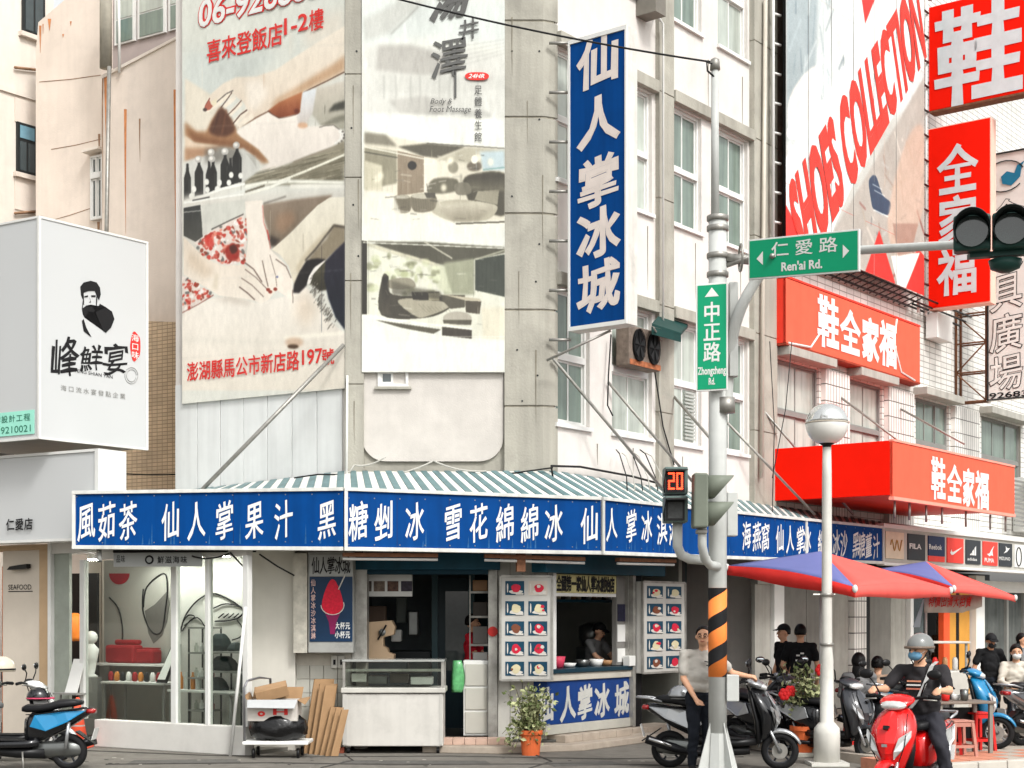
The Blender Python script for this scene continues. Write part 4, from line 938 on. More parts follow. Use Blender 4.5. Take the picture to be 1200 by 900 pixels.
# --- shoe poster on a steel frame
sp_=T('shoe_poster','huge advertising banner with a red and white diagonal band on a steel frame','banner',FR.p(9,8.2,.4))
D=.40; pu0,pu1=FR.u(921,D),FR.u(1083,D); pz0,pz1=8.15,15.4
c=Canvas(FR,pu0,pu1,pz0,pz1,640,900,(206,206,200),D)
c.poly([(921,-60),(1083,-150),(1083,120),(921,200)],(216,220,218),1,6)
c.poly([(921,-20),(960,-30),(955,90),(945,150),(921,165)],(176,186,188),1,6)
for k in range(60):
    x=rr_.uniform(925,1000); y=rr_.uniform(-40,150); c.line([(x,y),(x+rr_.uniform(-14,8),y+rr_.uniform(10,50))],rr_.uniform(2,7),rr_.choice([(150,164,168),(196,206,208),(226,230,228),(120,134,140),(168,180,184)]),.55,2)
c.poly([(924,120),(940,90),(958,78),(962,110),(945,150),(926,158)],(238,232,226),.9,2,True); c.poly([(926,146),(952,142),(948,160),(924,162)],(240,238,234),1,1,True)
c.poly([(965,-50),(1010,-60),(1018,40),(992,78)],(228,230,228),1,2)
c.poly([(1001,-60),(1075,-90),(1040,-2),(1016,45)],(224,66,58),1,1)
# people / shoes right of band
c.poly([(960,300),(1083,90),(1083,420),(921,420)],(190,184,176),1,3)
for k in range(90):
    x=rr_.uniform(985,1080); y=rr_.uniform(150,335)
    if y<330-(x-960)*1.75: continue
    c.line([(x,y),(x+rr_.uniform(-10,14),y+rr_.uniform(-30,40))],rr_.uniform(3,9),rr_.choice([(226,220,210),(168,148,136),(140,70,62),(206,208,206),(120,124,128),(232,230,226),(190,176,160)]),.6,2)
c.poly([(1018,212),(1026,206),(1034,228),(1044,238),(1040,252),(1024,246),(1020,232)],(62,84,108),1,1,True); c.line([(1023,246),(1041,254)],3,(236,236,232),1,1)
c.line([(1022,216),(1034,222)],2,(230,230,228),.9,1); c.line([(1024,223),(1037,230)],2,(230,230,228),.9,1)
c.poly([(1040,262),(1060,170),(1082,150),(1083,240),(1056,300)],(216,190,172),.7,4,True)
# white diagonal band
c.poly([(921,185),(921,262),(950,330),(1000,215),(1083,75),(1083,-120),(1050,-60),(1000,60)],(236,237,234),1,1)
# red base with zigzag
c.poly([(921,240),(932,262),(940,300),(960,330),(985,280),(1010,330),(1030,270),(1054,348),(1075,290),(1083,300),(1083,460),(921,460)],(228,58,46),1,1)
c.poly([(1044,300),(1078,296),(1056,352)],(238,236,232),1,1); c.poly([(1046,262),(1076,262),(1068,296),(1052,300)],(180,150,136),.9,2)
c.build('printed_sheet',sp_,grain=.02)
# lettering along the diagonal
m=MB()
pa=(FR.u(931,D+.01),FR.z(931,272,D+.01)); pb=(FR.u(1080,D+.01),FR.z(1080,20,D+.01))
V_,F__=glyph('SHOES COLLECTION',.05); xs=[v[0] for v in V_]; ys=[v[1] for v in V_]
x0,x1,y0,y1=min(xs),max(xs),min(ys),max(ys); dx,dz=pb[0]-pa[0],pb[1]-pa[1]
hh=1.45; out=[]
for x,y,_q in V_:
    X=(x-x0)/(x1-x0); Y=(y-y0)/(y1-y0)-.5
    out.append(FR.p(pa[0]+dx*X-.42*Y*hh*.9,pa[1]+dz*X+Y*hh*1.0,D+.014+_q*3))
m.add(out,F__); m.build('lettering',M('poster_red_lettering',(222,62,52),.6),sp_)
m=MB()
for px in (947,974,1000,1024,1050): m.fb(FR,FR.u(px,D),FR.u(px,D)+.01,pz0,pz1,D+.001,D+.006)
m.build('seam',grey_fr,sp_)
# frame lattice left of poster and behind
for px in (906,919): tubeo('strut',[FR.p(FR.u(px,.2),7.9,.2),FR.p(FR.u(px,.2),15.3,.2)],.03,frame_w if px==906 else dark_fr,sp_,n=6)
for k in range(15):
    z=7.95+k*.5; tubeo('strut',[FR.p(FR.u(906,.2),z,.2),FR.p(pu0+.1,z,.25)],.022,frame_w,sp_,n=6)
for px in (1088,1079): tubeo('strut',[FR.p(FR.u(px,.2),7.9,.15),FR.p(FR.u(px,.2),15.3,.15)],.03,frame_w,sp_,n=6)
for k in range(15): tubeo('strut',[FR.p(pu1-.1,8.0+k*.5,.2),FR.p(FR.u(1088,.2),8.0+k*.5,.2)],.022,dark_fr,sp_,n=6)
MB().fb(FR,uC+.01,FR.u(921),8.0,15.2,.003,.02).build('dark_screen',M('dark_mesh',(92,78,68),.8,var=.4,scale=8),sp_)
for k in range(3): tubeo('strut',[FR.p(pu0,7.98+k*.08,.1+.12*k),FR.p(FR.u(1120),7.98+k*.08,.1+.12*k)],.02,dark_fr,sp_,n=6)
for k in range(22): tubeo('strut',[FR.p(pu0+k*.27,7.95,.05),FR.p(pu0+k*.27+.2,8.13,.38)],.012,dark_fr,sp_,n=5)
# --- brand band under the shoe shop eaves
bb=T('brand_band','row of small brand logo signs on a grey fascia under the shoe shop eaves','sign',AW.p(13,2.8,0))
MB().fb(AW,LR+.003,AW.u(1290),2.80,3.42,-.06,.0).build('fascia',M('grey_fascia',(178,176,168),.6,var=.1),bb)
MB().fb(AW,LR+.003,AW.u(1290),3.42,3.50,-.1,.05).build('rail',frame_w,bb,bevel=.01); MB().fb(AW,LR+.003,AW.u(1290),2.74,2.795,-.1,.05).build('rail',frame_w,bb,bevel=.01)
MB().prism([AW.p(LR,3.44,-.05),AW.p(AW.u(1290),3.44,-.05),FR.p(FR.u(1290),3.66,0),FR.p(FR.u(1035),3.62,0)],(0,0,.03)).build('eave_sheet',M('pale_eave',(214,212,206),.6,var=.15,scale=6,grime=.2),bb)
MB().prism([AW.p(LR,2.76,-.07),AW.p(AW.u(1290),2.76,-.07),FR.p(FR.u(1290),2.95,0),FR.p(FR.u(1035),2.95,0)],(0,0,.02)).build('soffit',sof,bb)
cr_=M('cream_logo_panel',(226,210,184),.6); bk_=M('charcoal_logo_panel',(50,54,58),.5); nv_=M('navy_logo_panel',(34,48,86),.5); rd_=M('red_logo_panel',(228,66,56),.5)
def lp(px0,px1,mat,z0=2.87,z1=3.36): MB().fb(AW,AW.u(px0),AW.u(px1),z0,z1,.002,.022).build('logo_panel',mat,bb)
def L_(s,px0,px1,z0,z1,mat,w=.01): m=MB(); latin(m,AW,s,AW.u(px0,.03),AW.u(px1,.03),z0,z1,.028,w=w,slant=0); m.build('lettering',mat,bb)
lp(1037,1058,cr_); lp(1063,1083,bk_); lp(1087,1106,nv_,2.98); lp(1087,1106,rd_,2.87,2.975); lp(1109,1128,rd_); lp(1131,1148,bk_); lp(1151,1168,rd_); lp(1170,1185,bk_); lp(1188,1206,frame_w)
tubeo('logo_mark',[AW.p(AW.u(1042)+t*.5,3.12+.1*math.sin(t*14),.03) for t in np.linspace(0,1,16)],.012,M('gold_mark',(176,140,80),.5),bb,n=5)
L_('FILA',1066,1080,3.08,3.18,letter_w,.03); L_('Reebok',1089,1104,3.10,3.20,letter_w,.02)
MB().prism([AW.p(AW.u(1112)+x*.62,3.06+z*.3,.026) for x,z in ((0,0),(.1,-.12),(.25,-.1),(1,.45),(.25,.08),(.12,.1),(.1,.25))],AW.n*.005).build('swoosh_mark',letter_w,bb,fix=True)
for k in range(3):
    x=AW.u(1135)+k*.12; MB().prism([AW.p(x,3.05,.026),AW.p(x+.09,3.05,.026),AW.p(x+.09-.0,3.1+k*.07,.026),AW.p(x+.02,3.06+k*.07,.026)],AW.n*.005).build('stripe_mark',letter_w,bb,fix=True)
L_('adidas',1134,1145,2.94,3.0,letter_w,.01)
MB().prism([AW.p(AW.u(1155)+x*.5,3.1+z*.3,.026) for x,z in ((0,0),(.3,.05),(.5,.3),(.8,.6),(.6,.25),(.7,-.1),(.45,-.05),(.3,-.15))],AW.n*.005).build('leaping_mark',letter_w,bb,fix=True)
L_('PUMA',1154,1165,2.93,3.02,letter_w,.02); L_('MIZUNO',1171,1184,3.0,3.07,letter_w,.01)
MB().prism([AW.p(AW.u(1175)+x*.35,3.15+z*.3,.026) for x,z in ((0,0),(.5,.1),(1,.4),(.6,.35),(.3,.5),(.35,.2))],AW.n*.005).build('bird_mark',letter_w,bb,fix=True)
tubeo('oval_mark',[AW.p(AW.u(1194,.03)+.16*math.cos(t),3.1+.2*math.sin(t),.03) for t in np.linspace(0,6.28,18)],.012,letter_b,bb,n=5)
# --- ground floor fronts along the right side
gf=T('roller_shutter_shop','row of grey roller panels, posts and doors under the right awning','shop front',FR.p(9,0,-1))
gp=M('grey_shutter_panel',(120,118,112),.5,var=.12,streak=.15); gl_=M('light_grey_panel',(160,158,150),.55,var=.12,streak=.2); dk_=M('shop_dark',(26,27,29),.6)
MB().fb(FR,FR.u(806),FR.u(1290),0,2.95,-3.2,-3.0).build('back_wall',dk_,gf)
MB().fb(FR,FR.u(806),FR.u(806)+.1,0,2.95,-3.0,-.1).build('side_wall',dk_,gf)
def gpn(a,b,z0,z1,mat,name='panel',d0=-.12,d1=-.05): MB().fb(FR,FR.u(a),FR.u(b),z0,z1,d0,d1).build(name,mat,gf,bevel=.005)
gpn(888,906,.12,2.5,gl_); gpn(906.5,918,.12,2.6,frame_w,'post',-.15,.02)
gpn(919,948,.12,2.35,gp); gpn(948.5,975,.12,2.35,gp); gpn(975.5,997,.12,2.35,gl_)
gpn(998,1012,.12,2.9,tileC,'post',-.2,.06); gpn(1013,1022,.12,2.3,dk_); gpn(1022.5,1046,.12,2.35,gp); gpn(1046.5,1064,.12,2.35,gl_); gpn(1064.5,1068,.12,2.9,frame_w,'post',-.1,.05)
gpn(1069,1085,.12,2.4,win_d,'glass_door'); 
gpn(888,1068,2.36,2.55,gl_,'lintel',-.14,.0)
gpn(1105,1112,.12,2.5,M('orange_flag',(226,84,44),.6,var=.15),'hanging_banner',-.1,.02); gpn(1112.5,1123,.12,2.6,M('ochre_panel',(196,140,58),.6,var=.1)); gpn(1127,1139,.12,2.6,MATS['ochre_panel']); gpn(1123.5,1126.5,.12,2.6,black_m,'post')
gpn(1140,1150,.12,2.7,frame_w,'post',-.1,.08)
gpn(1151,1290,2.35,2.6,frame_w,'lintel',-.1,.03)
for px in (1180,1200,1225): gpn(px,px+2.2,.12,2.35,grey_fr,'post',-.1,.0)
MB().fb(FR,FR.u(1151),FR.u(1290),.2,2.35,-.08,-.07).build('glass_door',M('dim_shop_glass',(86,90,88),.08,var=.3,scale=2,streak=.3),gf)
gp2=M('goods_colors',(150,120,100),.7,var=.5,scale=5)
for k in range(26):
    px=rnd.uniform(1070,1148) if k<14 else rnd.uniform(1155,1198)
    a=FR.u(px); MB().fb(FR,a,a+rnd.uniform(.15,.4),rnd.uniform(.3,.9),rnd.uniform(1.2,2.0),-.9,-.7-.02*k).build('shelf_goods',M('goods_%s'%('red','cream','grey','brown','blue')[k%5],[(150,50,44),(206,196,176),(130,130,126),(110,84,64),(60,80,100)][k%5],.7,var=.3),gf)
# ======================= STRUTS AND CABLES ON THE FACADE
def strut(pa,pb,label,r=.02,mat=metal):
    tubeo('brace_rod',[pa,pb],r,mat,label=label,category='rod',n=8)
strut(FL.at(403,404,.12),AL.p(AL.u(228),3.50,-.3),'long bare steel rod slanting across the white sheet panels',.028)
for i,(x0,y0,x1,y1,lb_) in enumerate(((648,420,778,575,'steel rod slanting down in front of the first window below the blue vertical sign'),(713,448,812,565,'steel rod slanting down across the window under the air conditioner'),(790,465,838,520,'short steel rod slanting across the slatted window'),(852,495,955,603,'steel rod slanting down past the red box from the far window'),(891,477,1000,603,'steel rod crossing the left end of the plain red sign box'),(983,464,1078,535,'rod slanting over the tiled pier near the globe lamp'),(1053,478,1130,520,'rod slanting over the third tiled building window'))):
    pa=FR.at(x0,y0,.05); Yb=AW.Y(AW.u(x1),-.3) if y1>540 else FR.Y(FR.u(x1,1.6),1.6); strut(pa,P(x1,y1,Yb),lb_,.022)
tubeo('overhead_cable',sag(P(440,-8,18.5),P(836,73,17.6),.06),.012,cable_b,label='thin black overhead cable running to the top of the traffic pole',category='cable')
def cbl(pts,mat,label,r=.012): tubeo('facade_cable',pts,r,mat,label=label,category='cable',n=6)
g_='loose cables above the striped awning'
cbl(sag(FC.at(405,553,.2),FC.at(508,540,.16),.12),cable_w,'pale cable sagging along the bay from the left pillar to the middle clip')
cbl(sag(FC.at(508,540,.18),FC.at(570,552,.2),.05),cable_w,'pale cable sagging right from the middle clip under the bay')
cbl(sag(FC.at(452,535,.2),FC.at(415,545,.2),.05)+[FC.at(408,556,.25)],cable_w,'short pale cable curling beside the left pillar foot')
cbl([FC.at(345,560,.6),FC.at(372,556,.3),FC.at(415,556,.16),FC.at(452,556,.14),FC.at(560,560,.14),FR.at(648,548,.1)],cable_b,'black cable lying along the top edge of the striped awning')
cbl([FR.at(648,560,.1),FR.at(646,546,.1),FR.at(680,547,.1),FR.at(740,558,.1),FR.at(770,566,.15)],cable_b,'black conduit along the wall foot behind the awning',.016)
for i in range(6):
    a=FR.at(722+i*7,527+(i%2)*4,.12); b=FR.at(735+i*9,575,.5); cbl([a,a.lerp(b,.3)+Vector((0,0,.12)),a.lerp(b,.7)+Vector((.04,0,.02)),b],[cable_b,cable_w][i%2],['black','pale'][i%2]+' loose cable %s the tangle above the countdown signal'%('at the left of','second from left in','at the middle left of','at the middle right of','second from right in','at the right of')[i],.009)
cbl([FR.at(716,392,.1),FR.at(713,440,.1),FR.at(712,475,.12),FR.at(718,487,.1)],cable_b,'dark cable hanging left of the air conditioner')
cbl([FR.at(762,398,.1),FR.at(768,440,.12),FR.at(777,500,.1),FR.at(790,545,.1)],cable_b,'dark cable hanging on the pilaster right of the air conditioner')
tubeo('standpipe',[FC.at(407,440,.14),FC.at(406,568,.3)],.016,frame_w,label='thin pale pipe down the left corner pillar to the awning',category='pipe')
for k,(x0,y0,x1,y1) in enumerate(((902,400,905,600),(928,400,905,560))):
    cbl([FR.at(x0,y0,.5),FR.at((x0+x1)/2+4,(y0+y1)/2,.3),FR.at(x1,y1,.7)],cable_b,('cable hanging from the upper red sign box to the lower one','slack cable looping left off the upper red sign box')[k],.008)
# ======================= LEFT BUILDINGS
bw=M('stained_beige_render',(234,221,208),.85,var=.10,scale=1.2,streak=.05,bump=.3,grime=.10)
bw2=M('pale_peach_render',(232,222,210),.85,var=.06,streak=.08)
rust_st=M('rust_stain',(196,130,84),.9,var=.3,scale=9); dk_st=M('dark_stain',(150,118,92),.9,var=.4,scale=9)
FB=Fr((P(213,0,24.5).x,24.5),(.853,-.521))
lb2=T('beige_building','stained beige rendered building behind the white sign box at the left','building',FB.p(-2,0,-1))
def wpoly(fr,pts,name,mat,parent,th=.25,d=0): return MB().prism([fr.at(x,y,d) for x,y in pts],fr.n*-th).build(name,mat,parent,fix=True)
wpoly(FB,[(42,60),(45,26),(85,-8),(119,-30),(119,200),(118,780),(42,780)],'wall',bw,lb2)
wpoly(FB,[(119.5,92),(213,43),(260,25),(260,780),(119.5,780)],'wall',bw,lb2,d=.25,th=.5)
MB().prism([FB.at(119,92,.28),FB.at(213,42,.28),FB.at(213,39,.28),FB.at(119,88,.28)],FB.n*-.5).build('coping',bw2,lb2,fix=True)
# window wall above the slanting parapet
FB2=FB.sub(0,-1.5)
MB().fb(FB2,FB2.u(120),FB2.u(240),8,14,-.2,0).build('upper_wall',M('grey_lavender_wall',(172,160,156),.8,var=.08),lb2)
for a,b in ((136,160),(163,196),(199,230)):
    w_=MB().fb(FB2,FB2.u(a),FB2.u(b),FB2.z(160,48),FB2.z(160,-6),0.0,.04).build('window',frame_w,lb2)
    MB().fb(FB2,FB2.u(a)+.06,FB2.u(b)-.06,FB2.z(160,46),FB2.z(160,20),.041,.05).build('pane',win_g,w_); MB().fb(FB2,FB2.u(a)+.06,FB2.u(b)-.06,FB2.z(160,18),FB2.z(160,-4),.041,.05).build('pane',curt,w_)
tubeo('vertical_pipe',[FB.at(124,-20,.45),FB.at(124,80,.45)],.10,concrete_d,lb2); tubeo('vertical_pipe',[FB.at(128,78,.5),FB.at(125,262,.5),FB.at(124,300,.5)],.035,metal,lb2)
tubeo('vertical_pipe',[FB.at(139,-20,.3),FB.at(140,85,.3)],.025,frame_w,lb2)
def stain(x0,x1,y0,y1,mat,d=.252): MB().prism([FB.at(x0,y0,d),FB.at(x1,y0,d),FB.at(x1-.3*(x1-x0),(y0+y1)/2,d),FB.at((x0+x1)/2+.4,y1,d),FB.at(x0+.25*(x1-x0),(y0+y1)/2,d)],FB.n*.004).build('stain',mat,lb2,fix=True)
stain(203.5,208,105,300,rust_st); stain(145.5,148.5,128,275,rust_st); stain(163,164.6,139,190,dk_st); stain(122,126,88,168,rust_st); stain(119.7,121,88,250,dk_st)
for (x0,x1,y0,y1) in ((46,48.5,30,62),(50,51,28,40),(56,60,22,36),(115,117.5,157,185),(114,117,260,300),(82,84,25,30),(73,75,40,44)):
    MB().prism([FB.at(x0,y0,.003),FB.at(x1,y0,.003),FB.at((x0+x1)/2,y1,.003)],FB.n*.004).build('stain',rust_st if y0<60 else dk_st,lb2,fix=True)
for (x0,y0,x1,y1) in ((46,96,118,88),(47,262,118,240),(60,175,118,163)): tubeo('crack_line',[FB.at(x0,y0,.002),FB.at((x0+x1)/2,(y0+y1)/2+1,.002),FB.at(x1,y1,.002)],.006,dk_st,lb2,n=4)
w_=window(FB,FB.u(108.5),FB.u(122.5),FB.z(115,258),FB.z(115,183),FB.z(115,207),lb2,frame_w,win_d,d=.06,fw=.03,label='narrow white framed window in the stained beige wall')
MB().prism([FB.at(105,182,.003),FB.at(124,177,.003),FB.at(124,174,.003),FB.at(105,179,.003)],FB.n*.18).build('window_hood',bw2,lb2,fix=True)
tileT=Mtile('tan_wall_tile',(206,182,150),(150,128,104),(.853,-.521),.11,.06,.006)
MB().prism([FB.at(38,372,.26),FB.at(209.5,378,.26),FB.at(209.5,600,.26),FB.at(38,600,.26)],FB.n*.05).build('tile_cladding',tileT,lb2,fix=True)
for k in range(8): 
    pts=[FB.at(45+k*9+rnd.uniform(-2,2),518+rnd.uniform(-3,3),.4+rnd.uniform(0,.2)) ,FB.at(48+k*9,535,.45),FB.at(44+k*9,552,.4)]
    cbl(pts,cable_b if k%3 else cable_w,'%s stub on the tan tiles below the white sign box, %s'%(('dark','thin dark','pale')[k%3],('leftmost','second from left','third from left','left of middle','right of middle','third from right','second from right','rightmost')[k]),.012)
cbl(sag(FB.at(119,553,.5),FB.at(205,556,.5),.02),cable_b,'dark cable level across the tan tiles above the awning end')
strut(FB.at(119,553,.7),FB.at(140,575,.3),'short steel rod between the white signboard and the striped awning',.03)
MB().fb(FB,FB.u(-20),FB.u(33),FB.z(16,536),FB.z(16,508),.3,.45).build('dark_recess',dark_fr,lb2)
# far left pale building
FD=Fr((P(46,0,27).x,27),(.61,.793))
lf=T('pale_building','pale peach building with dark framed windows at the far left edge','building',FD.p(-2,0,-1))
MB().fb(FD,-6,.3,0,17,-.3,0).build('wall',bw2,lf)
def dwin(fr,x0,x1,y0,y1,lab):
    u0,u1,z0,z1=fr.u(x0),fr.u(x1),fr.z((x0+x1)/2,y1),fr.z((x0+x1)/2,y0)
    w_=MB().fb(fr,u0,u1,z0,z1,.0,.05).build('window',dark_fr,lf); w_['label']=lab
    zm=z0+(z1-z0)*.66; um=(u0+u1)/2
    for a,b,c_,e in ((u0+.05,um-.02,z0+.05,zm-.03),(um+.02,u1-.05,z0+.05,zm-.03),(u0+.05,u1-.05,zm+.03,z1-.05)): MB().fb(fr,a,b,c_,e,.051,.06).build('pane',M('blue_pane',(120,160,176),.1,var=.3,scale=2) if e>zm+.1 else win_d,w_)
    MB().fb(fr,u0-.06,u1+.06,z0-.08,z0-.002,0,.09).build('sill',bw,lf)
dwin(FD,25,51,-30,42,'upper dark framed window'); dwin(FD,18.5,41,146,205,'lower dark framed window')
MB().fb(FD,FD.u(17),FD.u(43),FD.z(30,146),FD.z(30,118),.003,.02).build('recess_panel',bw,lf); MB().fb(FD,FD.u(17),FD.u(43),FD.z(30,248),FD.z(30,208),.003,.02).build('recess_panel',bw,lf)
tubeo('ledge_line',[FD.at(17,250,.05),FD.at(42,248,.05)],.025,dk_st,lf,n=4); tubeo('ledge_line',[FD.at(17,79,.05),FD.at(45,82,.05)],.025,dk_st,lf,n=4)
MB().fb(FD,-6,.3,FD.z(20,112),FD.z(20,106),.0,.04).build('ledge',bw2,lf)
# ======================= WHITE SIGN BOX (LEFT)
cB=P(46,0,21.0); WB=Fr((cB.x,cB.y),(.61,.793)); wz0,wz1=4.28,7.27
wb=T('white_sign_box','large white box sign with a black figure and brush lettering on the left building','sign',WB.p(.5,4.04,-.5))
sigw=M('sign_white',(196,198,198),.5,var=.02,scale=.6)
WL=WB.u(172)
MB().fb(WB,0,WL,wz0,wz1,-.04,0).build('front_face',sigw,wb)
WS=Fr((cB.x,cB.y),(.853,-.521))
MB().fb(WS,-2.4,-.045,wz0,wz1,-.04,0.0).build('side_face',sigw,wb)
MB().prism([WB.p(.02,wz0-.0,-.05),WB.p(WL,wz0,-.05),WB.p(WL,wz0,-2.3),WB.p(.02,wz0,-2.3)],(0,0,.03)).build('bottom_panel',grey_fr,wb)
MB().fb(WB,WL-.04,WL-.004,wz0+.03,wz1,-2.2,-.045).build('back_face',sigw,wb)
m=MB()
for q_ in ((-.02,WL+.02,wz0-.03,wz0),(-.02,WL+.02,wz1,wz1+.03),(-.02,.02,wz0,wz1),(WL-.02,WL+.02,wz0,wz1)): m.fb(WB,*q_,-.03,.014)
m.fb(WS,-2.4,-.02,wz1,wz1+.03,-.03,.014); m.fb(WS,-2.4,-.02,wz0-.03,wz0,-.03,.014); m.build('edge_trim',white_p,wb)
gsm=M('mint_plate',(150,216,196),.6,var=.05)
MB().fb(WS,-2.4,WS.u(40,.01),WS.z(20,510,.01),WS.z(20,482,.01),.004,.012).build('mint_plate',gsm,wb)
m=MB(); text(m,WS,'廣告招牌設計工程',WS.u(-32),WS.u(37),WS.z(20,495,.01),WS.z(20,485,.01),.016,w=.01,fill=.9); latin(m,WS,'9210021',WS.u(2),WS.u(37),WS.z(20,507,.01),WS.z(20,499,.01),.016); m.build('lettering',M('green_lettering',(40,110,90),.6),wb)
def pf(pts,mat,name,d=.004,th=.004,fr=WB,par=None): return MB().prism([fr.at(x,y,d) for x,y in pts],fr.n*th).build(name,mat,par or wb,fix=True)
pf([(94,336),(98,331),(106,329),(113,331),(117,337),(118,345),(116,352),(113,346),(111,341),(104,341),(98,343),(97,351),(95,346)],letter_b,'hair_print')
pf([(97,352),(96,362),(101,358),(106,357),(110,362),(113,369),(121,388),(124,390),(130,384),(134,374),(131,365),(124,360),(117,356),(113,363),(108,366),(103,365),(101,370),(99,372),(97,368)],letter_b,'jacket_print')
for q_ in ([(99,347),(103,346),(103,348),(99,348.5)],[(107,346),(112,346),(112,348),(107,348)],[(105,348),(106,353),(104.5,354),(106.5,354.5)],[(102,358),(108,357),(108,359),(103,360)],[(97,340),(97.7,340),(98.5,357),(97.5,357)],[(113,345),(114,350),(113,360),(112.3,359)],[(96,376),(98,374),(101,384),(107,395),(104,393),(98,388)]): pf(q_,letter_b,'face_print')
def cellpx(fr,m,ch,x0,x1,y0,y1,d,w,**k):
    xm,ym=(x0+x1)/2,0; text(m,fr,ch,fr.u(x0,d),fr.u(x1,d),fr.z((x0+x1)/2,y1,d),fr.z((x0+x1)/2,y0,d),d,w=w,fill=1.0,**k)
m=MB(); cellpx(WB,m,'峰',58,93,394,444,.006,.012,shear=.1,brush=.09); cellpx(WB,m,'鮮',93,121,404,436,.006,.012,shear=.1,brush=.09); cellpx(WB,m,'宴',120,151,402,440,.006,.012,shear=.1,brush=.09)
latin(m,WB,'FENG SHIAN YAN',WB.u(88,.006),WB.u(132,.006),WB.z(110,440,.006),WB.z(110,436,.006),.006,shear=-.3)
m.build('lettering',letter_b,wb)
m=MB(); text(m,WB,'海口流水宴發點企業',WB.u(70,.006),WB.u(148,.006),WB.z(109,464,.006),WB.z(109,455,.006),.006,w=.0,fill=.8); m.build('lettering',grey_fr,wb)
m=MB(); m.prism([WB.at(158.5+6*math.cos(t),406+17*math.sin(t)+1.5*math.sin(4*t),.004) for t in np.linspace(0,6.28,25)[:-1]],WB.n*.004); m.build('red_seal',letter_r,wb,fix=True)
m=MB(); text(m,WB,'海口味',WB.u(153.5,.012),WB.u(163.5,.012),WB.z(158,421,.012),WB.z(158,391,.012),.012,mode='v',w=.01,fill=.9); m.build('lettering',letter_w,wb)
for r_ in (8,6): tubeo('seal_ring',[WB.at(154+r_*.95*math.cos(t),440+r_*1.2*math.sin(t),.006) for t in np.linspace(0,6.28,20)],.005,M('pale_grey_print',(170,170,168),.6),wb,n=4)
# ======================= WHITE SIGNBOARD + SEAFOOD SHOP
pc=P(118,0,20.8); WF=Fr((pc.x,pc.y),(.853,-.521))
wfb=T('white_signboard','wide white signboard with small black lettering over the left shop entrance','sign',WF.p(-1,2.9,0))
MB().fb(WF,-3.5,-.1,2.90,4.06,-.04,0).build('front_face',sigw,wfb); MB().fb(WF,-.095,-.03,2.86,4.10,-.5,.02).build('end_face',white_p,wfb)
m=MB(); m.fb(WF,-3.5,-.1,2.86,2.897,-.3,.02); m.fb(WF,-3.5,-.1,4.063,4.10,-.3,.02); m.build('edge_trim',white_p,wfb)
m=MB(); text(m,WF,'仁愛店',WF.u(8,.01),WF.u(40,.01),WF.z(24,622,.01),WF.z(24,607,.01),.03,w=.03,fill=.95); m.build('lettering',letter_b,wfb,kind='stuff')
ss=T('glass_shop','left shop with white framed glass front and line drawings on its walls','shop',FG.p(-1.5,0,-1))
wpc=M('white_shop_paint',(214,212,206),.6,var=.06,grime=.08); greyw=M('grey_feature_wall',(150,149,142),.7,var=.06)
tan_=M('tan_trim',(176,150,118),.6)
def gx(a,b,z0,z1,mat,name,d0=-.05,d1=0.0,par=None,**k): return MB().fb(FG,FG.u(a),FG.u(b),z0,z1,d0,d1).build(name,mat,par or ss,**k)
gx(113,289,.0,.38,wpc,'plinth',-.15,.04,bevel=.01); gx(113,290,2.62,2.72,wpc,'header',-.1,.02)
gx(60,300,2.72,2.98,wpc,'fascia',-.3,.0)
for px,w_ in ((95,5),(202,6),(242,4),(286,6)): gx(px,px+w_,.38,2.62,white_p,'mullion',-.06,.03,bevel=.004)
for a,b in ((100,202),(208,242),(246,286)): gx(a,b,.39,2.61,glass,'glass_pane',-.02,-.012)
gx(60,78,.0,2.72,M('greenish_glass_panel',(150,156,146),.2,var=.2,scale=2),'side_panel',-.1,-.05); gx(57,60.5,.0,2.9,white_p,'mullion',-.12,.02); gx(46,57,0,2.85,tan_,'door_jamb',-.2,.0)
gx(2,47,0,2.78,M('cream_pillar',(206,196,182),.7,var=.05),'pillar',-.3,-.02); gx(-40,57,2.78,2.86,tan_,'lintel',-.3,.02)
gx(-60,2,0,2.6,M('warm_orange_panel',(196,96,36),.6,var=.5,scale=2),'back_panel',-1.2,-1.0)  # back panel in a mottled orange base colour, no emission
m=MB(); latin(m,FG,'SEAFOOD',FG.u(9,0),FG.u(36,0),FG.z(22,691),FG.z(22,685),.0-.01,w=.005); m.build('lettering',letter_b,ss)
m=MB(); m.fb(FG,FG.u(9),FG.u(37),FG.z(22,693.5),FG.z(22,692.5),-.02,-.012); m.build('underline',letter_b,ss)
MB().prism([FG.at(13,668,0),FG.at(16,664,0),FG.at(28,662,0),FG.at(36,661,0),FG.at(36,666,0),FG.at(33,667,0)],FG.n*.08).build('wall_lamp',black_pl,ss,fix=True)
